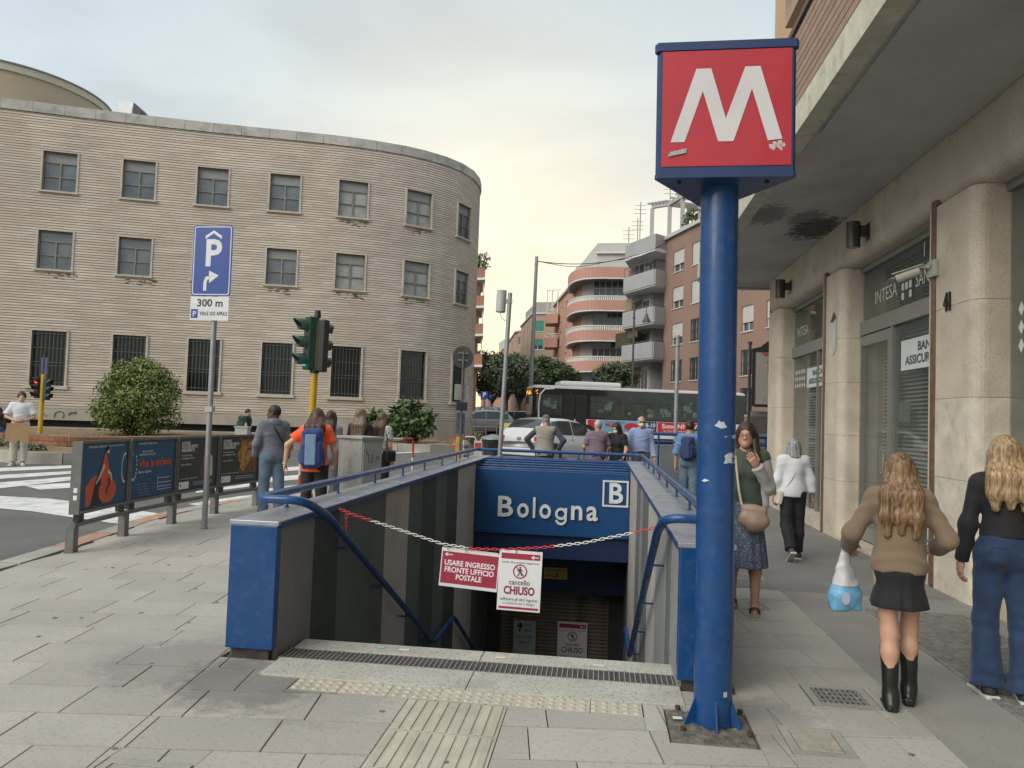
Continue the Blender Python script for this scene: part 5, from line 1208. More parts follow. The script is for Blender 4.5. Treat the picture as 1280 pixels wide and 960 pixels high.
for off in (0, -3.2): pr.beam(row[1] + nn_ * (off - .35) - pA0 + Vector((0, 0, 19.65)), row[-1] + nn_ * (off - .35) - pA0 + Vector((0, 0, 19.65)), .3, .3); pr.beam(row[0] + nn_ * (off - .35) - pA0 + Vector((0, 0, 19.65)), row[1] + nn_ * (off - .35) - pA0 + Vector((0, 0, 19.65)), .3, .3)
for k in range(26):
    c = row[0] + (row[1] - row[0]) * (k / 5) if k < 5 else row[1] + dA * ((k - 5) * .95); pr.beam(c + nn_ * .1 - pA0 + Vector((0, 0, 19.88)), c - nn_ * 3.9 - pA0 + Vector((0, 0, 19.88)), .09, .14)
pr.build('pergola', pg_, bA)
q = MB(); a2 = pA0 + dA * 1.5 - nn_ * 3.4; b2_ = pA0 + dA * 20 - nn_ * 3.4; q.beam(a2 - pA0 + Vector((0, 0, 18.1)), b2_ - pA0 + Vector((0, 0, 18.1)), .3, 2.5); q.build('terrace_wall', rtw, bA)
for k in range(5):
    c = pA0 + dA * (3.3 + k * 1.6) - nn_ * .6; me = leaves(260, [((0, 0, .6), (.8, .7, .7)), ((.3, .2, 1.1), (.5, .5, .5))], .28, 60 + k); me.materials.append(LB); o = bpy.data.objects.new('terrace_plant', me); o['kind'] = 'stuff'; COL.objects.link(o); o.parent = bA; o.location = c - pA0 + Vector((0, 0, 16.85))
an = MB()
for px_, h_ in ((792, 2.0), (795, 3.4), (781, 1.2), (832, 5.2)):
    c = cw(px_, 64); an.tube([c - pA0 + Vector((0, 0, 16.8)), c - pA0 + Vector((0, 0, 16.9 + h_))], .04, 5)
    for z_ in (0, .35, .7): an.beam(c - pA0 + Vector((-.5, 0, 16.6 + h_ - z_)), c - pA0 + Vector((.5, 0, 16.6 + h_ - z_)), .03, .03)
an.build('antenna', mat('antenna_grey', (.25, .25, .25), .6), bA)
sal = (.46, .27, .19)
pB = [cw(690, 97), cw(722, 76.0), cw(734, 74.2), cw(800, 73.0), cw(822, 74)]
pthB = Path([p.xy for p in pB]); g = []
fl = [(12.95, 15.0), (10.1, 12.2), (7.2, 9.3), (4.3, 6.4)]
for px_, w_ in ((695, .9), (700, 1.3), (707, 1.3), (714.5, 1.2)):
    s = s_at_px(pthB, px_, 10., 0)
    for z0_ in (13.1, 10.2, 7.3, 4.4): g.append((s, w_, z0_ + .2, z0_ + 1.9, 'half' if (px_ + z0_) % 2 > 1 else 'open'))
sB = s_at_px(pthB, 756, 10.)
s2 = s_at_px(pthB, 783, 10.)
for z0_ in (13.0, 10.1, 7.2): g.append((s2, 1.2, z0_ + .1, z0_ + 2.0, 'open'))
bB, _ = block('apartment_building', 'salmon apartment block with curved balconies and a white penthouse', [p.xy for p in pB], 16.0, sal, g, back=14, matname='stucco_salmon')
plw = mat('pale_wall', (.46, .45, .43), .8, var=.08); bal = mat('balustrade_white', (.60, .59, .56), .7)
salm = mat('salmon_band', (.45, .245, .19), .8, var=.08, scale=.3); dkso = mat('soffit_grey', (.22, .22, .22), .8)
o = facade('pale_front', Path([cw(724, 75.6).xy, cw(734, 74.0).xy, cw(800, 72.8).xy]), -.5, 16, [], [plw, plw], bB, depth=.08); o.location = (-pB[0].x, -pB[0].y, 0)
fa, fb = cw(739, 73.75) - pB[0], cw(777, 73.05) - pB[0]; fd = (fb - fa); fn = Vector((fd.y, -fd.x, 0)).normalized()
for i, z_ in enumerate((13.1, 10.2, 7.3, 4.4)):
    a_, b_3 = fa + fn * .06 + Vector((0, 0, z_ + 1.05)), fb + fn * .06 + Vector((0, 0, z_ + 1.05)); o = MB().beam(a_, b_3, .08, 2.1).build('window', gd_, bB)
    q = MB()
    for k in range(6): c = a_.lerp(b_3, k / 5) + fn * .07; q.beam(c - Vector((0, 0, 1.05)), c + Vector((0, 0, 1.05)), .07, .07, 0, (1, 0, 0))
    for z2 in (-1.02, .3, 1.02): q.beam(a_ + fn * .07 + Vector((0, 0, z2)), b_3 + fn * .07 + Vector((0, 0, z2)), .06, .07)
    q.build('window_frame', whf, o)
    if i: MB().beam(a_.lerp(b_3, .02) + fn * .05 + Vector((0, 0, .66)), a_.lerp(b_3, .38 + .1 * i) + fn * .05 + Vector((0, 0, .66)), .03, .7).build('shutter', shw, o)
cb0 = [cw(709, 80.5), cw(706, 77.5), cw(711, 74.0), cw(724, 71.9), cw(742, 71.2), cw(770, 71.0), cw(800, 70.8)]
cp = Path([p.xy for p in cb0], 3); orgB = pB[0]
inner = [cw(800, 73.5), cw(730, 75.5), cw(720, 79), cw(712, 81)]
def bal_level(za, zb_, rail=True):
    o_ = [cp.pt(cp.L * i / 40, 0) for i in range(41)]
    q = MB(); slabpoly(q, [p.xy for p in o_] + [p.xy for p in inner], za - .02, za + .22, orgB); q.build('balcony_slab', dkso, bB)
    q = MB()
    for a, b in zip(o_[:-1], o_[1:]): q.beam(Vector((a.x - orgB.x, a.y - orgB.y, (za + zb_) / 2)), Vector((b.x - orgB.x, b.y - orgB.y, (za + zb_) / 2)), .18, zb_ - za)
    q.build('balcony_band', salm, bB)
    q = MB()
    for a, b in zip(o_[:-1], o_[1:]): q.beam(Vector((a.x - orgB.x, a.y - orgB.y, za - .07)), Vector((b.x - orgB.x, b.y - orgB.y, za - .07)), .22, .12)
    q.build('balcony_edge', bal, bB)
    if rail:
        q = MB(); n = 74
        for i in range(n): p = cp.pt(cp.L * (i + .5) / n, 0); q.box(p.x - orgB.x - .07, p.x - orgB.x + .07, p.y - orgB.y - .07, p.y - orgB.y + .07, zb_, zb_ + .36)
        for a, b in zip(o_[:-1], o_[1:]): q.beam(Vector((a.x - orgB.x, a.y - orgB.y, zb_ + .40)), Vector((b.x - orgB.x, b.y - orgB.y, zb_ + .40)), .2, .09)
        q.build('balustrade', bal, bB)
bal_level(15.1, 16.1, False)
for za, zb_ in ((12.05, 12.95), (9.2, 10.15), (6.3, 7.25)): bal_level(za, zb_)
ph = [cw(712, 81), cw(716, 77), cw(730, 74.8), cw(742, 74), cw(800, 73.2), cw(800, 84), cw(740, 86)]
q = MB(); slabpoly(q, [p.xy for p in ph], 16.0, 17.2, orgB);
top = [(p.x - orgB.x, p.y - orgB.y) for p in [cw(742, 74), cw(800, 73.2), cw(800, 84), cw(742, 86)]]; q.prism(top, 17.2, 19.0)
q.add([Vector((ph[0].x - orgB.x, ph[0].y - orgB.y, 17.2)), Vector((top[0][0], top[0][1], 17.2)), Vector((top[0][0], top[0][1], 19.0)), Vector((top[3][0], top[3][1], 19.0))], [(0, 1, 2), (0, 2, 3)])
q.build('penthouse', plw, bB)
MB().beam(Vector((cw(740, 73.9).x - orgB.x, cw(740, 73.9).y - orgB.y, 18.0)), Vector((cw(800, 73).x - orgB.x, cw(800, 73).y - orgB.y, 18.0)), .3, .15).build('penthouse_ledge', bal, bB)
for za in (13.2, 10.3, 7.4, 4.5):
    c = [cw(680, 95), cw(679, 92), cw(695, 91), cw(697, 95)]
    q = MB(); slabpoly(q, [p.xy for p in c], za, za + 1.15, orgB); q.build('side_balcony', salm, bB)
    q = MB();
    for k in range(9): p = cw(680 + k * 1.8, 91.9); q.box(p.x - orgB.x - .05, p.x - orgB.x + .05, p.y - orgB.y - .05, p.y - orgB.y + .05, za + 1.15, za + 1.55)
    q.beam(cw(679.5, 91.9) - orgB + Vector((0, 0, za + 1.6)), cw(695.5, 90.9) - orgB + Vector((0, 0, za + 1.6)), .12, .08); q.build('balustrade', bal, bB)
q = MB()
for px_ in (681, 687, 694): p = cw(px_, 92); q.box(p.x - orgB.x - .06, p.x - orgB.x + .06, p.y - orgB.y - .06, p.y - orgB.y + .06, 14.7, 17.2)
q.beam(cw(680, 92) - orgB + Vector((0, 0, 17.2)), cw(697, 91) - orgB + Vector((0, 0, 17.2)), .12, .12); q.build('terrace_frame', bal, bB)
pC = [cw(649, 138), cw(663, 120), cw(701, 118)]; pthC = Path([p.xy for p in pC]); g = []
for px_, w_, kd in ((671, 1.9, 'green'), (653, 1.0, 'open'), (658, 1.0, 'open')):
    s = s_at_px(pthC, px_, 10.)
    for i, z0_ in enumerate((15.4, 12.5, 9.5, 6.6)): g.append((s, w_, z0_, z0_ + 1.65, ('greenhalf' if i % 2 else 'green') if kd == 'green' else kd))
bC, _ = block('apartment_building', 'beige brick block with turquoise shutters beyond the salmon one', [p.xy for p in pC], 18.1, (.33, .24, .17), g, matname='stucco_beige')
q = MB(); pcs = [cw(654, 134), cw(667, 121.5), cw(694, 120.5), cw(694, 130)]; slabpoly(q, [p.xy for p in pcs], 18.3, 20.3, pC[0]); q.build('roof_storey', mat('roof_storey_grey', (.3, .28, .25), .8), bC)
for lab, pts, z1, colr, wp in (('tan block with bay windows farther down the street', [cw(630, 185), cw(643, 150), cw(664, 145)], 18.6, (.36, .24, .17), ((634, .8), (639, .9), (648, 1.4), (655, 1.4))),
                               ('pinkish block with a pale roof storey, fourth along the street', [cw(616, 260), cw(628, 200), cw(645, 195)], 19.8, (.40, .22, .16), ((619, .8), (623, .9), (633, 1.6), (640, 1.6))),
                               ('farthest dusky pink block closing the street under the sunset', [cw(602, 330), cw(605, 270), cw(620, 262)], 23.2, (.34, .18, .14), ((607, 1.4), (612, 1.6), (617, 1.6)))):
    pth = Path([p.xy for p in pts]); g = []
    for px_, w_ in wp:
        s = s_at_px(pth, px_, 10.)
        z0_ = z1 - 2.6
        while z0_ > 3: g.append((s, w_, z0_, z0_ + 1.6, 'open')); z0_ -= 3.1
    bD, _ = block('apartment_building', lab, [p.xy for p in pts], z1, colr, g, matname='stucco_' + lab[:6])
    if 'pinkish' in lab: q = MB(); slabpoly(q, [cw(622, 215).xy, cw(630, 203).xy, cw(642, 200).xy, cw(642, 212).xy], z1, z1 + 3.0, pts[0]); q.build('roof_storey', plw, bD)
pE = [cw(580, 84), cw(595.5, 84.5), cw(593.5, 150)]; g = []
bE, _ = block('apartment_building', 'block with stacked brown balconies just showing past the post office corner', [p.xy for p in pE], 17.2, (.34, .25, .19), g, matname='stucco_ochre', back=10)
brb = mat('balcony_brown', (.30, .14, .09), .8, var=.1)
for za in (17.0, 13.9, 10.8, 7.4):
    c = [cw(588, 84), cw(601.5, 83.5), cw(600, 92), cw(590, 92)]
    q = MB(); slabpoly(q, [p.xy for p in c], za, za + 1.1, pE[0]); q.build('balcony_parapet', brb, bE)
    q = MB(); slabpoly(q, [p.xy for p in [cw(587, 83.8), cw(602, 83.2), cw(600.5, 92), cw(590, 92)]], za - .3, za - .05, pE[0]); q.build('balcony_slab', bal, bE)
    q = MB(); p = cw(600, 84.2); q.box(p.x - pE[0].x - .06, p.x - pE[0].x + .06, p.y - pE[0].y - .06, p.y - pE[0].y + .06, za + 1.1, za + 2.8); q.build('balcony_post', bal, bE)
me = leaves(300, [((0, 0, .5), (1.0, .8, 1.0))], .35, 77); me.materials.append(LB); o = bpy.data.objects.new('balcony_plant', me); COL.objects.link(o); o.parent = bE; o.location = cw(596, 84) - pE[0] + Vector((0, 0, 18.4))
hill = MB(); hv = []
for k in range(61):
    a = math.radians(-110 + 220 * k / 60); R_ = 700; h_ = 9 + 3 * math.sin(k * .9) + 2 * math.sin(k * 2.3); hv += [(R_ * math.sin(a), R_ * math.cos(a), -2), (R_ * math.sin(a), R_ * math.cos(a), h_ + 3)]
hill.add(hv, [(2 * k, 2 * k + 2, 2 * k + 3, 2 * k + 1) for k in range(60)]); tag(hill.build('distant_hills', mat('hill_haze', (.20, .22, .20), .95, var=.2, scale=.02)), kind='structure')
def tree(lab, px_, dep, ztop, rx, ry, rz, n, size, lm, seed, th, group='street trees beyond the bus'):
    p = cw(px_, dep); zb_ = zg(p.y); plant('street_tree', lab, 'tree', (p.x, p.y, zb_), rx, ry, rz, n, size, lm, seed, trunk_h=th, trunk_r=.16, lumps=22, group=group)
tree('dark leafy tree behind the slim pole with the white box', 634, 62, 0, 2.0, 2.0, 1.85, 5200, .30, LD, 41, 2.6)
tree('grey green tree just left of the bus front', 650, 56, 0, 1.7, 1.7, 1.6, 4200, .28, LGr, 42, 2.3)
tree('light green tree above the bus roof, left of the curved balconies', 684, 60, 0, 1.9, 1.8, 1.35, 4200, .30, LB, 43, 3.2)
tree('second light green tree above the bus roof', 704, 62, 0, 1.5, 1.5, 1.2, 2800, .30, LB, 44, 2.9)
tree('dark tree under the lowest curved balcony', 770, 58, 0, 1.9, 1.6, 1.1, 3400, .30, LD, 45, 3.2)
tree('distant dark tree at the corner of the post office', 606, 105, 0, 2.6, 2.6, 3.4, 3400, .45, LD, 46, 2.5)
tree('far tree in the middle of the distant street', 616, 120, 0, 2.4, 2.4, 2.2, 2200, .5, LGr, 47, 2.0)
cab = []; A_ = cw(664, 47, 11.4); B__ = cw(830, 61, 16.2)
for k in range(25):
    t_ = k / 24; p = A_ + (B__ - A_) * t_; p.z -= 1.3 * 4 * t_ * (1 - t_) * .6; cab.append(p)
tag(MB().tube(cab, .03, 5).tube([p + Vector((0, 0, -.18 * math.sin(i * .26) ** 2)) for i, p in enumerate(cab)], .022, 5).build('overhead_cable', mat('cable_black', (.04, .04, .045), .7)), 'sagging black overhead cable from the tall pole to the apartment roof', 'cable')
# ================================================================ bank building on the right
stn = mat('bank_travertine', (.58, .51, .41), .6, var=.14, scale=1.6, bump=.35, bscale=26, stain=.35, stain_scale=2.4, stain_col=(.24, .19, .13), speck=.3, speck_col=(.2, .16, .11), speck_scale=60)
stn2 = mat('bank_travertine_worn', (.62, .56, .46), .65, var=.18, scale=3.5, bump=.6, bscale=32, stain=.6, stain_scale=5, stain_col=(.32, .29, .24))
bank = thing('bank_building', 'travertine fronted bank with rounded piers under a deep concrete canopy', 'building', (3.46, 8, 0)); BO = Vector((3.46, 8, 0))
XF = 3.46; XG = 3.78
def BB(x0, x1, y0, y1, z0, z1, nm, m_, bev=0., par=None): return MB().box(x0 - BO.x, x1 - BO.x, y0 - BO.y, y1 - BO.y, z0, z1, bev=bev).build(nm, m_, par or bank)
def pier(ya, yb, joints):
    r = .13; poly = arcp(XF + r, ya + r, r, PI, 1.5 * PI, 6) + [(4.1, ya), (4.1, yb), (XF, yb)]
    zz = [-.2] + joints + [3.985]
    for k, (a, b) in enumerate(zip(zz[:-1], zz[1:])):
        w_ = .0015 * (k % 2); q = MB().prism([(x - BO.x + (w_ if x < XF + .1 else 0), y - BO.y) for x, y in poly], a + .002, b - .002)
        q.build('pier_block', stn2 if b < 2.3 and ya < 9 else stn, bank)
pier(15.72, 16.55, [.95, 2.0, 3.0]); pier(11.70, 12.44, [.85, 1.52, 2.30, 2.95]); pier(7.62, 8.46, [.62, 1.15, 1.95, 2.88]); pier(3.6, 4.3, [1., 2., 3.])
BB(XF + .02, 4.1, -3, 3.6, -.2, 3.985, 'plain_wall', stn)
def lintel(ya, yb):
    r = .16; prof = [(4.1, 4.665), (XF, 4.665)] + [(XF + r - r * math.cos(a), 3.985 + r - r * math.sin(a)) for a in [k * PI / 12 for k in range(7)]] + [(4.1, 3.985)]
    v = [(x - BO.x, ya - BO.y, z_) for x, z_ in prof] + [(x - BO.x, yb - BO.y, z_) for x, z_ in prof]; n = len(prof)
    MB().add(v, [tuple(range(n)), tuple(range(2 * n - 1, n - 1, -1))] + [(i, n + i, n + (i + 1) % n, (i + 1) % n) for i in range(n)]).build('lintel_slab', stn, bank)
for a, b in ((-3, 4.295), (4.305, 7.98), (7.985, 9.95), (9.955, 11.98), (11.985, 14.1), (14.105, 16.55)): lintel(a, b)
mbr = mat('brown_marble', (.15, .085, .055), .4, var=.3, scale=14, stain=.4, stain_scale=12, stain_col=(.3, .24, .18))
for y_ in (8.50, 12.48): BB(XF - .012, XF + .06, y_ - .052, y_ + .052, 0.01, 4.06, 'marble_edge', mbr); BB(XF - .006, XF + .06, y_ + .053, y_ + .10, 0.01, 4.0, 'stone_edge', stn)
cem = mat('canopy_plaster', (.46, .455, .43), .85, var=.10, scale=.8, bump=.2, bscale=12, stain=.4, stain_scale=.9, stain_col=(.2, .2, .19))
def blot(m_, cx_, cy_, rad, amt, sc, colr=(.03, .028, .02)):
    n = m_.node_tree; b = n.nodes['Principled BSDF']; src = b.inputs['Base Color'].links[0].from_socket; tc_ = n.nodes.new('ShaderNodeTexCoord')
    vs = n.nodes.new('ShaderNodeVectorMath'); vs.operation = 'SUBTRACT'; n.links.new(tc_.outputs['Object'], vs.inputs[0]); vs.inputs[1].default_value = (cx_, cy_, 4.66)
    ml = n.nodes.new('ShaderNodeVectorMath'); ml.operation = 'MULTIPLY'; n.links.new(vs.outputs[0], ml.inputs[0]); ml.inputs[1].default_value = (1, .55, 1)
    ln = n.nodes.new('ShaderNodeVectorMath'); ln.operation = 'LENGTH'; n.links.new(ml.outputs[0], ln.inputs[0])
    nn = n.nodes.new('ShaderNodeTexNoise'); nn.inputs['Scale'].default_value = sc; nn.inputs['Detail'].default_value = 8; nn.inputs['Roughness'].default_value = .75; n.links.new(tc_.outputs['Object'], nn.inputs['Vector'])
    mm = n.nodes.new('ShaderNodeMath'); mm.operation = 'MULTIPLY_ADD'; n.links.new(nn.outputs[0], mm.inputs[0]); mm.inputs[1].default_value = -2.2 * rad; n.links.new(ln.outputs['Value'], mm.inputs[2])
    r_ = n.nodes.new('ShaderNodeMapRange'); n.links.new(mm.outputs[0], r_.inputs[0]); r_.inputs[1].default_value = -.1 * rad; r_.inputs[2].default_value = -.45 * rad; r_.inputs[3].default_value = 0; r_.inputs[4].default_value = amt
    mx = n.nodes.new('ShaderNodeMix'); mx.data_type = 'RGBA'; n.links.new(r_.outputs[0], mx.inputs[0]); n.links.new(src, mx.inputs[6]); mx.inputs[7].default_value = (*colr, 1); n.links.new(mx.outputs[2], b.inputs['Base Color'])
for a in ((2.3, 11.3, .34, .6, 9.), (3.2, 12.1, .42, .9, 8.), (2.9, 11.5, .3, .6, 11.)): blot(cem, a[0] - BO.x, a[1] - BO.y, a[2], a[3], a[4])
XE = 1.92; ZS = 4.67
ce = arcp(XE + 1.3, 16.2, 1.3, PI, PI / 2, 10)
def canopy(z0, z1, inset, nm, m_):
    pl = [(XE + inset, -3), *[(x + inset * (1 if x < XE + 1.3 else 1), y - inset) for x, y in arcp(XE + 1.3, 16.2, 1.3, PI, PI / 2, 10)], (4.1, 17.5 - inset), (4.1, -3)]
    return MB().prism([(x - BO.x, y - BO.y) for x, y in pl], z0, z1).build(nm, m_, bank)
canopy(ZS, ZS + .22, .20, 'canopy_slab', cem)
MB().box(XE + .24 - BO.x, 3.45 - BO.x, -3 - BO.y, 8.1 - BO.y, ZS - .03, ZS - .001).build('soffit_panel', cem, bank)
fas_ = mat('fascia_cream', (.52, .50, .40), .75, var=.15, scale=5, bump=.4, bscale=30, stain=.5, stain_scale=6, stain_col=(.12, .11, .08))
y_ = -3
while y_ < 16.19:
    y2 = min(16.2, y_ + 3.3); BB(XE, XE + .19, y_ + .002, y2 - .002, ZS - .02, ZS + .28, 'fascia_block', fas_); y_ = y2
q_ = MB(); ao = arcp(XE + 1.3, 16.202, 1.3, PI, PI / 2, 12); ai = arcp(XE + 1.3, 16.202, 1.11, PI, PI / 2, 12)
q_.prism([(x - BO.x, y - BO.y) for x, y in ao + [(4.1, 17.502), (4.1, 17.312)] + ai[::-1]], ZS - .02, ZS + .28); q_.build('fascia_block', fas_, bank)
canopy(ZS + .225, ZS + .26, .03, 'balcony_floor', cem)
brn = mat('board_brown', (.30, .19, .13), .6, var=.15, scale=6, objr=.1); brd = mat('rail_brown', (.055, .03, .022), .5, var=.1)
for k in range(9): BB(XE + .035, XE + .06, -3, 16.2, ZS + .36 + k * .088, ZS + .36 + k * .088 + .076, 'railing_board', brn)
BB(XE + .02, XE + .10, -3, 16.2, ZS + 1.20, ZS + 1.27, 'top_rail', brd); BB(XE + .02, XE + .09, -3, 16.2, ZS + .285, ZS + .335, 'bottom_rail', brd)
y_ = -2.
while y_ < 17.2: BB(XE + .062, XE + .11, y_, y_ + .05, ZS + .28, ZS + 1.2, 'railing_post', brd); y_ += 2.05
for k in range(9): BB(XE + .1, 3.46, 16.2, 16.22, ZS + .36 + k * .088, ZS + .36 + k * .088 + .076, 'railing_board', brn)
peach = mat('peach_stucco', (.52, .34, .21), .85, var=.07, scale=.6, bump=.2)
pth = Path([(3.46, 16.55), (3.46, -3)]); g = []
for y__ in (13.2, 9.6, 6.0, 2.4):
    for z_ in (5.0, 8.35, 11.6): g.append(dict(s0=16.55 - y__ - .7, s1=16.55 - y__ + .7, z0=z_, z1=z_ + 2.2))
o = facade('upper_wall', pth, 4.67, 15, g, [peach, peach], bank, depth=.2); o.location = -BO
o = facade('upper_wall', Path([(14, 16.55), (3.46, 16.55)]), -.2, 15, [], [peach, peach], bank); o.location = -BO
BB(3.3, 14, -3, 16.55, 15, 15.25, 'roof_slab', fas_)
for q_ in g:
    yy = 16.55 - (q_['s0'] + q_['s1']) / 2
    BB(3.62, 3.66, yy - .7, yy + .7, q_['z0'], q_['z1'], 'upper_window', gd_);
BB(2.75, 3.455, -3, 12.4, 8.0, 8.22, 'upper_balcony', mat('upper_balcony_buff', (.36, .27, .2), .8, var=.1)); BB(2.75, 2.80, -3, 12.4, 8.221, 9.1, 'upper_parapet', brn)
inn = mat('interior_grey', (.26, .25, .22), .9, var=.3, scale=1)
BB(6.2, 6.3, -3, 16.5, 0, 4.6, 'interior_wall', inn); BB(3.9, 6.2, -3, 16.5, -.05, .02, 'interior_floor', inn); BB(3.9, 6.2, -3, 16.5, 3.99, 4.1, 'interior_ceiling', inn)
gm = bpy.data.materials.new('shop_glass'); gm.use_nodes = True; b = gm.node_tree.nodes['Principled BSDF']; b.inputs['Base Color'].default_value = (.15, .18, .165, 1); b.inputs['Roughness'].default_value = .02; b.inputs['Alpha'].default_value = .33; b.inputs['Specular IOR Level'].default_value = 1.; b.inputs['IOR'].default_value = 1.7
alu = mat('aluminium_frame', (.30, .31, .29), .4, .5, var=.06); alud = mat('aluminium_dark', (.16, .165, .15), .45, .4, var=.06)
bl = mat('venetian_blind', (.60, .57, .47), .6, var=.04)
def shopfront(ya, yb, name, lab, mull, door=None, transom=True):
    t_ = thing(name, lab, 'shop window', (XG, (ya + yb) / 2, 0)); O = Vector((XG, (ya + yb) / 2, 0))
    def G(x0, x1, y0, y1, z0, z1, nm, m_, bev=0., par=None): return MB().box(x0 - O.x, x1 - O.x, y0 - O.y, y1 - O.y, z0, z1, bev=bev).build(nm, m_, par or t_)
    G(XG - .04, XG + .05, ya, ya + .07, .16, 3.98, 'frame_post', alu); G(XG - .04, XG + .05, yb - .07, yb, .16, 3.98, 'frame_post', alu)
    G(XG - .04, XG + .05, ya + .07, yb - .07, 3.90, 3.98, 'frame_head', alu)
    zt = 3.0 if transom else 3.9
    if transom: G(XG - .045, XG + .055, ya + .07, yb - .07, 2.98, 3.18, 'transom_band', alu); G(XG, XG + .012, ya + .07, yb - .07, 3.18, 3.90, 'pane', gm)
    ys_ = [ya + .07] + mull + [yb - .07]
    for m_ in mull: G(XG - .035, XG + .05, m_ - .03, m_ + .03, .16, zt, 'mullion', alu)
    for a, b in zip(ys_[:-1], ys_[1:]):
        if door and abs(a - door) < .2:
            dr = G(XG - .03, XG + .03, a + .04, b - .04, .04, 2.97, 'door', gm)
            MB().box(XG - .035 - O.x, XG + .035 - O.x, a + .035 - O.y, a + .14 - O.y, .05, 2.96).box(XG - .035 - O.x, XG + .035 - O.x, b - .14 - O.y, b - .035 - O.y, .05, 2.96).box(XG - .035 - O.x, XG + .035 - O.x, a + .14 - O.y, b - .14 - O.y, 2.82, 2.96).box(XG - .035 - O.x, XG + .035 - O.x, a + .14 - O.y, b - .14 - O.y, .05, .25).build('door_frame', alu, dr)
            MB().tube([(XG - .09 - O.x, a + .09 - O.y, 1.02), (XG - .09 - O.x, a + .09 - O.y, 1.30)], .012, 8).tube([(XG - .09 - O.x, a + .09 - O.y, 1.05), (XG - .03 - O.x, a + .09 - O.y, 1.05)], .01, 6).tube([(XG - .09 - O.x, a + .03 - O.y, 1.05), (XG - .09 - O.x, a + .17 - O.y, 1.05)], .014, 8).build('door_handle', gsteel, dr)
            for z_ in (.9, 2.1, 2.5): G(XG - .06, XG - .03, b - .05, b - .02, z_, z_ + .12, 'hinge', alu)
        else: G(XG, XG + .012, a, b, .2, zt, 'pane', gm)
    q = MB(); z_ = .9
    while z_ < 3.85:
        q.add([(XG + .13 - O.x, ya + .08 - O.y, z_), (XG + .165 - O.x, ya + .08 - O.y, z_ + .028), (XG + .165 - O.x, yb - .6 - O.y, z_ + .028), (XG + .13 - O.x, yb - .6 - O.y, z_)], [(0, 1, 2, 3)]); z_ += .052
    tag(q.build('blind_slats', bl, t_), kind='stuff')
    return t_, O
w1, O1 = shopfront(12.55, 15.9, 'shop_window', 'tall bank window beyond the walking white shirted woman', [13.95])
w2, O2 = shopfront(8.57, 11.86, 'bank_entrance', 'bank glass door and side window between the two rounded piers', [10.48], door=10.48)
w3, O3 = shopfront(4.32, 7.78, 'shop_window', 'dark bank window at the right photo edge marked with white diamonds', [6.0], transom=False)
BB(XF + .01, XG + .1, 12.56, 15.72, -.1, .16, 'window_sill', stn); BB(XF + .04, XG + .1, 4.3, 7.62, -.1, .16, 'window_sill', stn); BB(XF + .0, XG + .1, 8.56, 11.7, -.1, .03, 'door_step', stn)
U_ = (0, -1, 0); V_ = (0, 0, 1)
def gsign(t_, O, yc, zc_, w_, h_, l1, l2, s1=.12):
    MB().box(XG - .006 - O.x, XG - .001 - O.x, yc - w_ / 2 - O.y, yc + w_ / 2 - O.y, zc_ - h_ / 2, zc_ + h_ / 2).build('vinyl_panel', mat('vinyl_white', (.62, .68, .66), .5, var=.03), t_)
    tk = mat('vinyl_green_ink', (.06, .09, .085), .5, var=0)
    text('print', l1, s1, (XG - .0075 - O.x, yc + .1 - O.y - .12, zc_ + h_ * .2), U_, V_, tk, t_, bold=.004, width=.62); text('print', l2, s1, (XG - .0075 - O.x, yc - .02 - O.y, zc_ - h_ * .2), U_, V_, tk, t_, bold=.004, width=w_ * .84)
gsign(w2, O2, 9.42, 2.56, 1.62, .38, 'BANCA', 'ASSICURAZIONI', .15); gsign(w1, O1, 14.05, 2.53, 1.35, .36, 'BANCA', 'ASSICURAZIONE', .13)
lg = mat('vinyl_lettering', (.62, .64, .62), .5, var=0)
text('print', 'INTESA', .26, (XG - .003 - O2.x, 10.80 - O2.y, 3.45), U_, V_, lg, w2, width=.80); text('print', 'SANPAOLO', .26, (XG - .003 - O2.x, 9.25 - O2.y, 3.45), U_, V_, lg, w2, width=1.1)
text('print', 'I', .26, (XG - .003 - O2.x, 9.55 - O2.y, 3.78), U_, V_, lg, w2)
MB().box(XG - .004 - O2.x, XG - .001 - O2.x, 9.88 - O2.y, 10.30 - O2.y, 3.24, 3.66).build('logo_field', mat('logo_dark', (.03, .05, .045), .4), w2)
q = MB()
for i in range(3):
    for j in range(3):
        if (i + j) % 2 == 0 or j == 1: q.box(XG - .006 - O2.x, XG - .0045 - O2.x, 9.92 + i * .12 - O2.y, 10.0 + i * .12 - O2.y, 3.28 + j * .12, 3.37 + j * .12)
q.build('logo_print', lg, w2)
text('print', 'INTESA', .26, (XG - .003 - O1.x, 15.1 - O1.y, 3.45), U_, V_, lg, w1, width=.80)
def diamonds(t_, O, y0, z0, nx_, ny_, dy, dz, s_):
    q = MB()
    for i in range(nx_):
        for j in range(ny_): q.plate([(0, -s_ * 1.3), (s_, 0), (0, s_ * 1.3), (-s_, 0)], (XG - .004 - O.x, y0 - i * dy - O.y, z0 + j * dz), U_, V_)
    q.build('diamond_prints', lg, t_)
diamonds(w3, O3, 7.42, 2.42, 7, 3, .13, .17, .052); diamonds(w1, O1, 15.55, 2.42, 6, 3, .13, .13, .045)
MB().box(XG + .02 - O2.x, XG + .024 - O2.x, 10.0 - O2.y, 10.35 - O2.y, 1.72, 1.98).build('paper_notice', mat('notice_dull', (.30, .31, .28), .7), w2)
q = MB(); q.tube([(XG - .004 - O1.x, 13.75 - O1.y, .75), (XG - .004 - O1.x, 13.5 - O1.y, 1.25), (XG - .004 - O1.x, 13.3 - O1.y, .8), (XG - .004 - O1.x, 13.05 - O1.y, 1.1)], .006, 4).build('scratch_graffiti', mat('scratch', (.2, .23, .22), .6), w1)
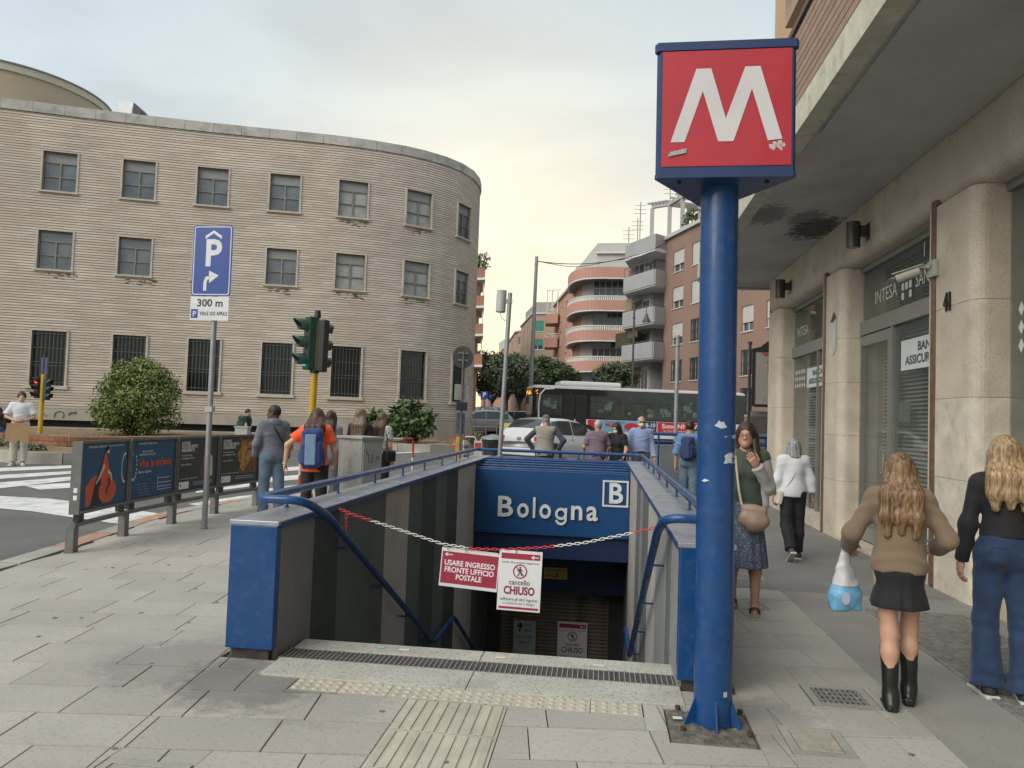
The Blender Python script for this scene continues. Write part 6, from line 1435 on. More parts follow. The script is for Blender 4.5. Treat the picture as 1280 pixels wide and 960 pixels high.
lampm = mat('lamp_bronze', (.085, .075, .065), .35, .6, var=.1)
for y_, lab in ((10.55, 'bronze cylinder wall lamp above the bank door'), (14.75, 'bronze cylinder wall lamp above the farther bank window')):
    t_ = thing('wall_lamp', lab, 'wall lamp', (3.46, y_, 4.2), 0, 'bronze lamps on the lintel')
    MB().cyl((-.19, 0, -.17), .088, .34, 24).build('lamp_body', lampm, t_); MB().cyl((-.19, 0, -.175), .07, .004, 20).build('lamp_lens', mat('lens', (.3, .3, .28), .3), t_)
    MB().box(-.12, 0, -.04, .04, -.02, .12).build('wall_bracket', lampm, t_); MB().box(-.012, 0, -.07, .07, -.07, .16, bev=.004).build('back_plate', lampm, t_)
t_ = thing('security_camera', 'pale bullet security camera on a bracket at the edge of the near pier', 'camera', (3.46, 8.47, 3.33)); cwm = mat('camera_pale', (.42, .41, .36), .5, var=.08)
MB().box(-.05, .0, -.09, .09, -.09, .09, bev=.01).build('junction_box', cwm, t_); MB().tube([(-.05, 0, .02), (-.14, .06, .04), (-.16, .1, .0)], .022, 10).build('arm', cwm, t_)
MB().tube([(-.12, .06, -.0), (-.30, .22, -.07)], [.048, .05], 16).build('camera_body', cwm, t_); MB().tube([(-.30, .22, -.07), (-.305, .225, -.072)], .04, 16).build('camera_lens', black, t_); MB().beam((-.09, .03, .05), (-.33, .25, -.02), .11, .01).build('sun_shield', cwm, t_)
hn = thing('house_number', 'dark metal house number 41 on the near travertine pier', 'house number', (3.455, 8.15, 2.92)); text('digit', '41', .26, (0, 0, 0), U_, V_, mat('number_dark', (.03, .025, .02), .4, .6), hn, bold=.006, ext=.006, width=.15, lift=.008)
np_ = thing('torn_notice', 'torn white paper notice stuck on the pier between the bank windows', 'notice', (3.455, 12.05, 3.02)); MB().plate([(-.17, -.26), (.02, -.30), (.17, -.22), (.16, .25), (-.05, .22), (-.15, .27)], (-.003, 0, 0), U_, V_, .002).build('sheet', mat('torn_white', (.55, .55, .52), .7, var=.1), np_); MB().plate([(-.1, .22), (.06, .36), (.16, .25), (.0, .2)], (-.008, 0, 0), U_, V_, .002).build('torn_strip', mat('torn_dark', (.08, .07, .06), .7), np_)
# ================================================================ vehicles
rubber = mat('rubber', (.02, .02, .02), .8, var=.1); hub = mat('wheel_metal', (.32, .33, .34), .35, .7); glassv = mat('vehicle_glass', (.02, .026, .028), .05, var=.3, scale=1.5, spec=.9); lred = mat('tail_red', (.45, .02, .02), .25, var=0); lwh = mat('head_lamp', (.55, .56, .55), .15, var=0); plate = mat('plate_white', (.6, .6, .58), .5, var=0); trimb = mat('black_trim', (.018, .018, .02), .5, var=0)
def car(name, lab, col_, loc, rz, group=None, sx=1., hz=1.):
    t_ = thing(name, lab, 'car', loc, rz, group); pm = mat('carpaint_' + '%.2f_%.2f' % (col_[0], col_[2]), col_, .22, var=.03, coat=.6)
    S = [(-2.08, .74, .45, .70, .70), (-2.05, .82, .30, .86, .95), (-1.93, .85, .24, .92, 1.12), (-1.70, .865, .22, .94, 1.33), (-1.38, .87, .22, .95, 1.44), (-.9, .875, .21, .95, 1.48), (-.3, .88, .21, .94, 1.48), (.25, .88, .21, .93, 1.42), (.62, .88, .21, .93, 1.24), (1.05, .875, .22, .92, .96), (1.5, .86, .22, .86, .88), (1.85, .80, .25, .74, .78), (2.07, .68, .35, .60, .62)]
    rings = []
    for x, w_, zb_, zt, top in S:
        x *= sx; zt = min(zt, top); k = max(0, top - zt); wr = w_ - k * .40; top *= hz
        half = [(w_ * .93, zb_), (w_, zb_ + .12), (w_ + .015, (zb_ + zt) / 2), (w_, zt - .06), (w_ - .03, zt), (wr + .02, max(zt, top - .06)), (wr - .09, max(zt, top - .01) + .0), (wr * .5, top + .015), (0, top + .02)]
        ring = half + [(-a, b) for a, b in half[-2::-1]]; rings.append([(x, a, b) for a, b in ring])
    n = len(rings[0]); mb = MB(); vs = [p for r_ in rings for p in r_]
    fs = [(i * n + k, (i + 1) * n + k, (i + 1) * n + k + 1, i * n + k + 1) for i in range(len(S) - 1) for k in range(n - 1)]
    fs += [tuple(range(n - 1, -1, -1)), tuple((len(S) - 1) * n + k for k in range(n))]; mb.add(vs, fs, 0, True); body = mb.build('body', pm, t_)
    def gl(i0, i1, k0, k1, nm, off=.006):
        q = MB(); A_ = []
        for i in range(i0, i1 + 1): A_.append([Vector(rings[i][k]) for k in range(k0, k1 + 1)])
        c = sum((p for r_ in A_ for p in r_), Vector()) / (len(A_) * len(A_[0])); cen_ = Vector((c.x, 0, .9)); o_ = (c - cen_); o_ = o_.normalized() * off * 2
        m_ = len(A_[0]); v = [p + (c - p) * .05 + o_ for r_ in A_ for p in r_]
        q.add(v, [(i * m_ + k, (i + 1) * m_ + k, (i + 1) * m_ + k + 1, i * m_ + k + 1) for i in range(len(A_) - 1) for k in range(m_ - 1)], 0, True); return q.build(nm, glassv, t_)
    for side in (0, 1):
        a, b = (4, 5) if side == 0 else (n - 6, n - 5)
        gl(3, 4, a, b, 'quarter_window'); gl(4, 6, a, b, 'rear_side_window'); gl(6, 8, a, b, 'front_side_window')
    gl(2, 4, 6, n - 7, 'rear_window', .01); gl(7, 9, 6, n - 7, 'windscreen', .01)
    for x in (-1.32, 1.30):
        for s in (-1, 1):
            w_ = MB().tube([(x * sx, s * .68, .31), (x * sx, s * .895, .31)], .315, 22).build('wheel', rubber, t_); MB().tube([(x * sx, s * .89, .31), (x * sx, s * .90, .31)], .20, 16).build('hub_cap', hub, w_)
            MB().tube([(x * sx, s * .80, .33), (x * sx, s * .889, .33)], .375, 22).build('wheel_arch', trimb, t_)
    q = MB(); q.box(-2.13 * sx, -2.0 * sx, -.80, .80, .28, .52, bev=.03); q.build('rear_bumper', pm, t_); MB().box(-2.12 * sx, -2.0 * sx, -.6, .6, .22, .275).build('rear_valance', trimb, t_)
    MB().box(2.0 * sx, 2.12 * sx, -.72, .72, .28, .50, bev=.03).build('front_bumper', pm, t_)
    for s in (-1, 1): MB().box(-2.075 * sx, -1.98 * sx, s * .70 - .10, s * .70 + .10, .72, .90, bev=.02).build('tail_lamp', lred, t_); MB().box(1.84 * sx, 2.04 * sx, s * .62 - .12, s * .62 + .12, .60, .72, bev=.02).build('head_lamp', lwh, t_); MB().box(.55 * sx, .68 * sx, s * .95 - .07, s * .95 + .07, .95, 1.05, bev=.02).build('mirror', pm, t_)
    MB().box(-2.137 * sx, -2.131 * sx, -.26, .26, .36, .47).build('number_plate', plate, t_)
    MB().box(-2.10 * sx, -2.06 * sx, -.08, .08, .78, .86, bev=.01).build('badge', hub, t_)
    for x in (-.38, .62): q = MB(); q.box(x * sx, x * sx + .008, -.8835, -.8830, .3, .93); q.box(x * sx, x * sx + .008, .8830, .8835, .3, .93); q.build('door_seam', trimb, t_)
    for s in (-1, 1):
        for x in (-.30, .45): MB().box((x - .15) * sx, x * sx, s * .897 - .012, s * .897 + .012, .80, .83).build('door_handle', pm, t_)
    return t_
p = cw(699, 26.0); car('parked_car', 'white hatchback seen from behind, by the railing in front of the bus', (.52, .53, .53), (p.x, p.y, zg(p.y)), PI / 2 - math.radians(33))
p = cw(600, 47); car('parked_car', 'small silver car past the corner of the post office', (.42, .44, .45), (p.x, p.y, zg(p.y)), math.radians(200), 'cars in the distant street')
p = cw(641, 49); car('parked_car', 'dark blue grey car beside the slim pole, in the distant street', (.10, .12, .17), (p.x, p.y, zg(p.y)), math.radians(175), 'cars in the distant street')
p = cw(612, 75); car('parked_car', 'pale car farther up the street behind the silver one', (.35, .36, .36), (p.x, p.y, zg(p.y)), math.radians(100), 'cars in the distant street')
p = cw(609, 92); car('parked_car', 'farthest tiny light car up the street', (.45, .45, .43), (p.x, p.y, zg(p.y)), math.radians(100), 'cars in the distant street')
p = cw(623, 82); car('parked_car', 'dark car in the distant street right of the pale one', (.05, .06, .06), (p.x, p.y, zg(p.y)), math.radians(98), 'cars in the distant street')
F_ = cw(663, 40.6); Rr = cw(955, 42.3); dB = (Rr - F_); LB_ = 12.0; dB.z = 0; dB.normalize()
bus = thing('city_bus', 'long white city bus with black window band and coloured adverts crossing behind the people', 'bus', (F_.x, F_.y, zg(F_.y) + .0), math.atan2(dB.y, dB.x))
bw = mat('bus_white', (.62, .62, .61), .3, var=.05, scale=.8, coat=.3, stain=.2); bglass = mat('bus_glass', (.012, .016, .017), .08, var=.5, scale=.5, spec=.8); blow = mat('bus_lower_grey', (.25, .24, .25), .4, var=.1)
def Bb(x0, x1, y0, y1, z0, z1, nm, m_, bev=0., par=None): return MB().box(x0, x1, y0, y1, z0, z1, bev=bev).build(nm, m_, par or bus)
H_ = 3.0
plan = arcp(.55, .40, .40, PI, 1.5 * PI, 6) + [(12, 0), (12, 2.5), (.55, 2.5)] + arcp(.55, 2.1, .4, PI / 2, PI, 6)
plan = [(x - .0 if x > .16 else x, y) for x, y in plan]
def bprism(z0, z1, nm, m_, ins=0.): return MB().prism([((x - 6) * (1 - ins / 6) + 6, (y - 1.25) * (1 - ins / 1.25) + 1.25) for x, y in plan], z0, z1).build(nm, m_, bus)
bprism(.32, 1.28, 'lower_body', bw); bprism(1.28, 2.84, 'window_band', bglass, .012); bprism(2.84, 2.92, 'roof_cove', bw); bprism(2.92, 2.97, 'roof_edge', bw, .06); bprism(2.97, H_, 'roof', bw, .16)
bprism(.22, .32, 'skirt', trimb, .03)
Bb(1.7, 5.1, .35, 2.1, H_ + .0, H_ + .28, 'roof_pod', bw, .12)
gi = mat('bus_interior_lit', (.03, .04, .038), .3, var=.6, scale=1.2, spec=.7)
for x0, x1 in ((.62, 1.75), (3.3, 5.05), (5.2, 6.9), (7.05, 7.9), (8.1, 9.6), (9.8, 11.6)):
    q = Bb(x0, x1, -.0, .011, 1.36, 2.50, 'window', gi)
    MB().box(x0 + .03, x1 - .03, -.006, -.001, 2.18, 2.21).build('window_bar', trimb, q)
    rgx = random.Random(int(x0 * 10)); s_ = MB()
    for k in range(5): xx = rgx.uniform(x0 + .1, x1 - .4); zz_ = rgx.uniform(1.4, 2.2); s_.box(xx, xx + rgx.uniform(.1, .4), -.0035 - k * .0003, -.001, zz_, zz_ + rgx.uniform(.1, .35))
    s_.build('seen_through_shape', mat('bus_seen_through', (.10, .14, .12), .5, var=.4, scale=3), q)
for x0 in (1.85, 2.5): d_ = Bb(x0, x0 + .58, -.008, .004, .42, 2.55, 'door', glassv); MB().box(x0, x0 + .03, -.014, -.009, .42, 2.55).box(x0 + .55, x0 + .58, -.014, -.009, .42, 2.55).box(x0 + .03, x0 + .55, -.014, -.009, 1.35, 1.39).build('door_frame', trimb, d_)
bprism(1.24, 1.30, 'belt_strip', trimb, -.004)
q = MB(); q.tube([(.50, -.02, 1.2), (.48, -.02, 1.9), (.55, -.02, 2.5), (.80, -.015, 2.78), (1.3, -.01, 2.82)], .05, 6); q.build('white_pillar', bw, bus)
orl = mat('led_orange', (.5, .12, .01), .5, var=.3, scale=30, emit=((1, .30, .04), 1.2));
q = MB(); pts = [(.13, .52), (.20, .22), (.34, .07), (.46, .015)]
for a, b in zip(pts[:-1], pts[1:]): q.add([(a[0] - .02, a[1] - .02, 2.42), (b[0] - .02, b[1] - .02, 2.42), (b[0] - .02, b[1] - .02, 2.76), (a[0] - .02, a[1] - .02, 2.76)], [(0, 1, 2, 3)])
q.add([(.11, .50, 2.42), (.11, 2.0, 2.42), (.11, 2.0, 2.76), (.11, .50, 2.76)], [(0, 3, 2, 1)]); q.build('display_case', trimb, bus)
q = MB()
for k in range(7):
    t_ = k / 6; a = Vector((.13, .50, 0)).lerp(Vector((.42, .02, 0)), t_) + Vector((-.035, -.04, 0));
    for z_ in (2.50, 2.58, 2.66):
        if (k * 7 + int(z_ * 100)) % 5 != 0: q.box(a.x - .02, a.x + .02, a.y - .02, a.y + .02, z_, z_ + .05)
for k in range(12): q.box(.085, .105, .6 + k * .1, .66 + k * .1, 2.5, 2.7)
q.build('led_digits', orl, bus)
MB().tube([(.35, -.05, 2.55), (.05, -.25, 2.66), (-.15, -.28, 2.6), (-.18, -.26, 2.35)], .03, 6).build('mirror_arm', trimb, bus); Bb(-.26, -.10, -.34, -.2, 1.95, 2.35, 'mirror', trimb, .02)
for x in (3.15 + .0, 9.3):
    Bb(x - .6, x + .6, -.004, .2, .22, .82, 'wheel_arch', trimb); w_ = MB().tube([(x, -.012, .48), (x, .3, .48)], .48, 24).build('wheel', rubber, bus); MB().tube([(x, -.03, .48), (x, -.01, .48)], .26, 16).build('hub', hub, w_)
cyan = mat('advert_pale_blue', (.16, .36, .50), .45, var=.08); adr = mat('advert_red', (.50, .03, .035), .45, var=.05); adn = mat('advert_navy', (.02, .04, .14), .45, var=.05); adw = mat('advert_white', (.6, .6, .6), .5, var=0)
def ad(x0, x1, m_, nm): return Bb(x0, x1, -.010, -.002, .62, 1.22, nm, m_)
ad(2.35 + 1.35, 6.2, cyan, 'advert'); ad(3.18, 3.69, adr, 'advert'); ad(6.3, 7.0, adn, 'advert'); ad(7.05, 11.5, adr, 'advert')
UX, UZ = (1, 0, 0), (0, 0, 1)
text('advert_lettering', 'Mal di...', .28, (4.6, -.011, .98), UX, UZ, adr, bus, bold=.008, width=.9); text('advert_lettering', 'il tuo autunno', .16, (4.7, -.011, 1.14), UX, UZ, adn, bus, width=1.0)
q = MB(); q.plate(blob((0, 0), .42, .22), (5.6, -.012, .9), UX, UZ); q.build('advert_shape', adr, bus)
text('advert_lettering', '8-10', .30, (6.65, -.011, 1.02), UX, UZ, adw, bus, bold=.01, width=.55); text('advert_lettering', 'OTTOBRE', .14, (6.65, -.011, .80), UX, UZ, adw, bus, width=.5)
text('advert_lettering', 'SonoINNOVA.COM', .34, (8.9, -.011, 1.0), UX, UZ, adw, bus, bold=.012, width=3.2); text('advert_lettering', 'la fiera internazionale', .15, (8.4, -.011, .76), UX, UZ, adw, bus, width=2.0)
# ================================================================ street furniture
yel = mat('pole_yellow', (.50, .31, .02), .5, var=.08, stain=.4, stain_scale=4, stain_col=(.2, .14, .03)); tgr = mat('signal_green_case', (.012, .045, .032), .45, var=.1); tbk = mat('signal_black', (.012, .013, .013), .5, var=.1)
def signal_head(t_, O, ang, lit, case=tgr, s=1., oncol=None, nm='signal_head'):
    """three lenses facing direction ang (from +x), stacked around O"""
    R = Matrix.Translation(O) @ Matrix.Rotation(ang, 4, 'Z')
    def X(mb_): mb_.v = [tuple(R @ (Vector(v) * s)) for v in mb_.v]; return mb_
    q = MB().box(-.12, .04, -.13, .13, -.46, .46, bev=.02); h = X(q).build(nm, case, t_)
    for i, (z_, nn) in enumerate(((.30, 'red'), (0, 'amber'), (-.30, 'green'))):
        base = {'red': (.10, .008, .008), 'amber': (.12, .06, .005), 'green': (.004, .06, .04)}[nn]
        m_ = mat('lens_' + nn + ('_lit' if lit == nn else ''), base, .25, var=0, emit=({'red': (1, .05, .03), 'amber': (1, .5, 0), 'green': (.0, .55, .32)}[nn], {'red': 4, 'green': .55}.get(nn, 1)) if lit == nn else None)
        q = MB(); q.tube([(.04, 0, z_), (.055, 0, z_)], .10, 18); X(q).build('lens', m_, h)
        vz = MB(); a0, a1 = math.radians(-35), math.radians(215); n = 14; v = []
        for k in range(n + 1):
            a = a0 + (a1 - a0) * k / n
            for x, r_ in ((.04, .115), (.04 + .24 * (.55 + .45 * max(0, math.sin(a))), .108)): v.append((x, r_ * math.cos(a), z_ + r_ * math.sin(a)))
        f_ = [(2 * k, 2 * k + 1, 2 * k + 3, 2 * k + 2) for k in range(n)]
        v2 = [(x, y * 1.06, z_ + (z - z_) * 1.06) for x, y, z in v]; m0 = len(v); vz.add(v + v2, f_ + [tuple(m0 + j for j in g[::-1]) for g in f_] + [(2 * k + 1, m0 + 2 * k + 1, m0 + 2 * k + 3, 2 * k + 3) for k in range(n)], 0, True); X(vz).build('visor', case, h)
    return h
p = cw(390.5, 12.9); tl = thing('traffic_light', 'green traffic light on a yellow pole behind the orange shirted woman', 'traffic light', (p.x, p.y, 0))
tl.rotation_euler = (0, .012, 0)
MB().cyl((0, 0, -.02), .062, 2.30, 18, r2=.058).cyl((0, 0, -.02), .09, .25, 18).build('pole', yel, tl); MB().cyl((0, 0, 2.25), .075, .07, 16).cyl((0, 0, 3.20), .06, .12, 14, r2=.045).build('pole_cap', tbk, tl)
MB().tube([(0, 0, 2.3), (0, 0, 3.22)], .035, 8).build('mounting_tube', tbk, tl)
signal_head(tl, Vector((-.13, -.03, 2.75)), math.radians(222), 'green', tgr, .98)
signal_head(tl, Vector((.07, .06, 2.72)), math.radians(78), None, tbk, .96)
MB().box(-.005, .03, -.06, -.02, 2.32, 3.12).build('yellow_bracket', yel, tl)
p = cw(54, 24.5); t2 = thing('traffic_light', 'small red traffic light on a thin yellow pole beside the man with the cardboard', 'traffic light', (p.x, p.y, .55))
MB().cyl((0, 0, 0), .07, 1.95, 14).build('pole', yel, t2); signal_head(t2, Vector((-.17, -.05, 1.52)), math.radians(250), 'red', tbk, .75); signal_head(t2, Vector((.20, -.03, 1.48)), math.radians(350), None, tgr, .75)
MB().box(-.03, .03, -.03, .03, 1.9, 2.65).build('upper_post', tbk, t2); MB().box(-.09, .12, -.02, .0, 1.95, 2.5).build('blue_sign', mat('small_sign_violet', (.06, .06, .16), .5, var=.2), t2)
bksg = mat('sign_back_grey', (.10, .105, .11), .5, .3, var=.12)
p = cw(578, 20.4); t_ = thing('road_sign', 'back of a round road sign on a dark pole at the post office corner', 'road sign', (p.x, p.y, zg(p.y)), .55)
MB().cyl((0, 0, 0), .03, 3.3, 12).build('pole', mat('pole_dark_rusty', (.12, .10, .09), .6, .3, var=.3, scale=6), t_); q = MB(); q.tube([(0, .03, 3.15), (0, .045, 3.15)], .30, 28); q.build('sign_disc', bksg, t_); q = MB(); q.tube([(0, .01, 3.15), (0, .03, 3.15)], .09, 10); MB().box(-.14, .14, .0, .028, 3.05, 3.09).box(-.14, .14, .0, .028, 3.24, 3.28).build('bracket', galv, t_)
MB().box(-.20, .20, .03, .04, 2.0, 2.42).build('plate_back', mat('plate_back_pale', (.30, .31, .30), .5, var=.2), t_); MB().box(-.17, .15, -.06, .03, 1.72, 1.95, bev=.02).build('small_box', mat('box_dark', (.03, .03, .05), .5), t_); MB().box(-.12, .12, .03, .04, 1.1, 1.65).build('sticker_plate', mat('sticker_plate_blue', (.10, .12, .22), .5, var=.4, scale=12), t_)
p = Vector((-1.82, 14.20, .88)); q0 = cw(628, 14.35); t_ = thing('slim_pole', 'slim grey pole with a white cylindrical box near its top', 'pole', (q0.x, 14.19, .88)); t_.rotation_euler = (0, .03, 0)
MB().cyl((0, 0, 0), .042, 3.08, 14).cyl((0, 0, 0), .07, .015, 14).build('pole', galv, t_); MB().cyl((-.16, 0, 2.72), .095, .40, 20).build('white_box', mat('box_white', (.40, .41, .41), .5, var=.06), t_); MB().cyl((-.16, 0, 2.705), .088, .014, 18).build('box_base', galv, t_); MB().box(-.1, .05, -.03, .03, 2.88, 2.96).build('bracket', galv, t_); MB().tube([(-.16, 0, 2.71), (-.14, 0, 2.60), (-.04, -.03, 2.54)], .006, 5).build('cable', trimb, t_)
p = cw(663, 47); t_ = thing('cable_pole', 'tall pale steel pole carrying the overhead cable', 'pole', (p.x, p.y, zg(p.y))); t_.rotation_euler = (0, .012, 0); MB().tube([(0, 0, 0), (0, 0, 3.5), (0, 0, 11.1)], [.17, .13, .10], 14).build('pole', galv, t_); MB().cyl((0, 0, 10.6), .12, .08, 12).build('collar', galv, t_); MB().cyl((0, 0, 5.2), .14, .06, 12).build('collar', galv, t_); MB().cyl((0, 0, 2.2), .22, .10, 12).build('collar', galv, t_)
p = cw(790.5, 45); t_ = thing('street_lamp', 'thin post with a small bell lamp in front of the curved balconies', 'street lamp', (p.x, p.y, zg(p.y))); MB().tube([(0, 0, 0), (0, 0, 1), (0, 0, 8)], [.10, .07, .055], 10).build('pole', mat('iron_post', (.10, .09, .085), .5, .4), t_)
q = MB();
for z_ in (6.5, 7.2, 7.9): q.cyl((0, 0, z_), .09, .08, 8)
q.build('collar', MC['iron_post'], t_); MB().tube([(0, 0, 7.6), (.35, 0, 8.0), (.7, 0, 7.9), (.72, 0, 7.5)], .025, 6).build('arm', MC['iron_post'], t_); MB().tube([(.72, 0, 7.52), (.72, 0, 7.25), (.72, 0, 7.02)], [.05, .14, .26], 14).build('bell_shade', mat('bell_dark', (.06, .06, .06), .5), t_); MB().sph((.72, 0, 6.98), .20, u=12, v=8, sc=(1, 1, .5)).build('globe', mat('globe_white', (.5, .5, .48), .4), t_)
p = cw(846, 18.2); t_ = thing('grey_post', 'plain grey post in front of the bus beside the thick blue pole', 'pole', (p.x, p.y, 0)); MB().cyl((0, 0, 0), .048, 3.66, 14).cyl((0, 0, 3.66), .06, .06, 12).build('pole', galv, t_); MB().cyl((0, 0, 3.45), .06, .05, 12).cyl((0, 0, 1.9), .056, .05, 12).build('collar', galv, t_)
p = cw(937, 18.6); t_ = thing('notice_board', 'dark framed notice board with an arched top half hidden by the bank corner', 'notice board', (p.x, p.y, 0)); ib = mat('board_iron', (.035, .036, .038), .45, .3, var=.1); kr = mat('board_cream', (.30, .29, .25), .6, var=.08)
MB().cyl((0, 0, 0), .035, 3.6, 12).cyl((0, 0, 3.6), .05, .07, 10).build('post', ib, t_); MB().cyl((1.25, 0, 0), .035, 3.6, 12).cyl((1.25, 0, 3.6), .05, .07, 10).build('post', ib, t_)
MB().box(.09, 1.16, -.02, .02, 2.12, 3.45).build('panel', kr, t_)
q = MB(); q.box(.06, .12, -.04, .04, 2.1, 3.5); q.box(1.13, 1.19, -.04, .04, 2.1, 3.5); q.box(.12, 1.13, -.035, .035, 2.08, 2.15); q.plate([(.06, 3.42), (1.19, 3.42), (1.19, 3.5), (1.0, 3.55), (.85, 3.68), (.625, 3.74), (.40, 3.68), (.25, 3.55), (.06, 3.5)], (0, -.03, 0), (1, 0, 0), (0, 0, 1), .06); q.build('frame', ib, t_)
for z_ in (2.4, 3.2): MB().box(-.03, .07, -.02, .02, z_, z_ + .03).build('hinge', ib, t_)
pr_ = mat('print_red', (.45, .04, .08), .5, var=0); q = MB(); q.plate([(.27, 3.40), (.50, 3.40), (.46, 3.32), (.34, 3.32)], (0, -.022, 0), UX, UZ); q.plate([(.42, 3.12), (.46, 3.02), (.50, 3.1), (.56, 3.0), (.6, 3.12), (.66, 3.02), (.66, 2.92), (.42, 2.92)], (0, -.022, 0), UX, UZ); q.build('red_print', pr_, t_)
q = MB(); q.plate([(.44, 2.90), (.62, 2.90), (.64, 2.70), (.50, 2.62), (.56, 2.4), (.48, 2.45), (.46, 2.66)], (0, -.023, 0), UX, UZ)
for k in range(6): q.plate([(.40 + k * .02, 3.2 - k * .13), (.43 + k * .02, 3.2 - k * .13), (.44 + k * .02, 3.14 - k * .13), (.41 + k * .02, 3.14 - k * .13)], (0, -.0235, 0), UX, UZ)
q.build('dark_print', mat('print_grey', (.10, .12, .14), .5), t_)
MB().box(.06, 1.5, .3, .36, .0, 1.98).build('grey_cabinet_side', mat('cabinet_grey_panel', (.20, .20, .19), .6, var=.08), t_); MB().box(.1, .6, .285, .299, 1.45, 1.85).box(.1, .6, .285, .299, 1.2, 1.22).build('cabinet_print', mat('cab_lines', (.11, .11, .11), .6), t_)
t_ = thing('second_enclosure', 'low grey panelled enclosure with blue top rails behind the man with the blue backpack', 'railing', (1.25, 18.0, 0)); gp = mat('enclosure_grey', (.12, .135, .14), .5, var=.15, scale=1.5)
for k in range(3): MB().box(.12 + k * 1.2, 1.26 + k * 1.2, -.01, .02, .12, 1.12).build('grey_panel', gp, t_)
MB().tube([(-.1, 0, 1.36), (3.9, 0, 1.36)], .038, 12).build('top_rail', blue, t_); MB().tube([(.1, 0, 1.18), (3.9, 0, 1.18)], .028, 10).build('mid_rail', blue, t_)
for k in range(4): MB().cyl((.08 + k * 1.2, 0, 0), .025, 1.35, 10).build('post', blue, t_)
MB().tube([(-.1, 0, 1.36), (-.1, 2.5, 1.36)], .038, 12).build('side_rail', blue, t_)
hoop = None
for k in range(5):
    p = Vector((1.34 + .13 * k, 15.3 - k * .42, 0));
    pts = [(-.0, -.25, 0), (0, -.25, .25)] + [(0, -.25 * math.cos(a), .25 + .25 * math.sin(a)) for a in [PI * j / 8 for j in range(1, 8)]] + [(0, .25, .25), (0, .25, 0)]
    labs_ = ['nearest', 'second', 'third', 'fourth', 'farthest']
    t_ = thing('bicycle_hoop', ['farthest', 'fourth', 'middle', 'second', 'nearest'][k] + ' dark bicycle hoop beside the right stairwell wall', 'bike rack', p, .5, 'bicycle hoops by the stairwell'); MB().tube(pts, .014, 8).build('hoop', mat('hoop_dark', (.05, .05, .055), .5, .4), t_); MB().box(-.04, .04, -.30, -.20, 0, .01).box(-.04, .04, .20, .30, 0, .01).build('foot_plate', mat('hoop_dark', (0, 0, 0)), t_)
p = cw(618.5, 17.7); t_ = thing('litter_bin', 'black litter bin with a grey domed lid by the far railing', 'litter bin', (p.x, p.y, 0)); bk_ = mat('bin_black', (.025, .026, .028), .5, .2, var=.15)
MB().tube([(0, 0, 0), (0, 0, .9)], [.19, .22], 22).build('body', bk_, t_); MB().tube([(0, 0, .9), (0, 0, 1.02), (0, 0, 1.09)], [.20, .235, .25], 22).build('collar', bk_, t_); MB().tube([(0, 0, 1.10), (0, 0, 1.14), (0, 0, 1.19), (0, 0, 1.22)], [.27, .25, .15, .04], 22).build('lid', mat('bin_lid', (.22, .23, .23), .4, .4), t_); MB().box(-.08, .02, -.235, -.215, .93, 1.04).build('slot', black, t_); MB().box(-.06, .06, -.225, -.20, .2, .5).build('bin_plate', bk_, t_)
p = cw(601, 21.5); t_ = thing('roadworks_barrier', 'white tubular roadworks barrier with a small red board', 'barrier', (p.x, p.y, zg(p.y))); wm = mat('barrier_white', (.5, .49, .45), .5, var=.1); rm = mat('barrier_red', (.42, .04, .03), .5, var=.1)
for k in range(2):
    x0 = -.42 + k * .46; MB().tube([(x0, 0, .1), (x0, 0, .85), (x0 + .06, 0, .98), (x0 + .30, 0, .98), (x0 + .36, 0, .85), (x0 + .36, 0, .1)], .02, 8).tube([(x0, 0, .35), (x0 + .36, 0, .35)], .015, 6).build('barrier_frame', wm, t_)
MB().box(-.12, .10, -.05, -.03, .48, .88).build('notice_board', wm, t_); MB().box(-.10, .08, -.056, -.05, .60, .82).build('red_board', rm, t_); MB().tube([(.20, -.05, .18), (.20, .02, .18)], .10, 14).build('wheel', rm, t_); MB().tube([(-.3, 0, .18), (.5, 0, .18)], .02, 6).build('lower_bar', rm, t_)
q0 = cw(575, 21.0); t_ = thing('roadworks_barrier', 'red and white edged barrier leaf with an orange board below the round sign', 'barrier', (q0.x, q0.y, zg(q0.y)))
for z_ in (.45, .70, .92): MB().box(-.22, -.08, -.02, .02, z_, z_ + .05).build('red_bar', rm, t_); MB().box(.16, .30, -.02, .02, z_, z_ + .05).build('dark_bar', bk_, t_)
MB().box(-.06, .10, -.02, .0, .2, 1.0).build('orange_board', mat('board_orange', (.45, .22, .04), .6, var=.3, scale=9), t_)
p = cw(612, 33); t_ = thing('iron_fence', 'low rusty iron fence at the far side of the crossing', 'fence', (p.x, p.y, zg(p.y))); ir = mat('fence_rust', (.16, .12, .10), .7, .2, var=.3, scale=5)
MB().tube([(-1.1, 0, .9), (1.4, 0, .9)], .03, 6).tube([(-1.1, 0, .45), (1.4, 0, .45)], .025, 6).build('rail', ir, t_)
for k in range(6): MB().cyl((-1.05 + k * .48, 0, -.05), .03, 1.1, 8).build('post', ir, t_)
p = cw(640, 30.5); t_ = thing('yellow_board', 'bright yellow printed board left of the white hatchback', 'sign', (p.x, p.y, zg(p.y) + .72)); MB().box(-.33, .33, -.02, .02, 0, .44).build('board', mat('board_yellow', (.52, .44, .03), .6, var=.1), t_); MB().box(-.24, -.1, -.024, -.0205, .12, .3).box(.02, .2, -.024, -.0205, .1, .32).build('print', mat('board_print', (.45, .2, .02), .6), t_); MB().cyl((-.28, 0, -.8), .02, .8, 6).cyl((.28, 0, -.8), .02, .8, 6).build('leg', trimb, t_)
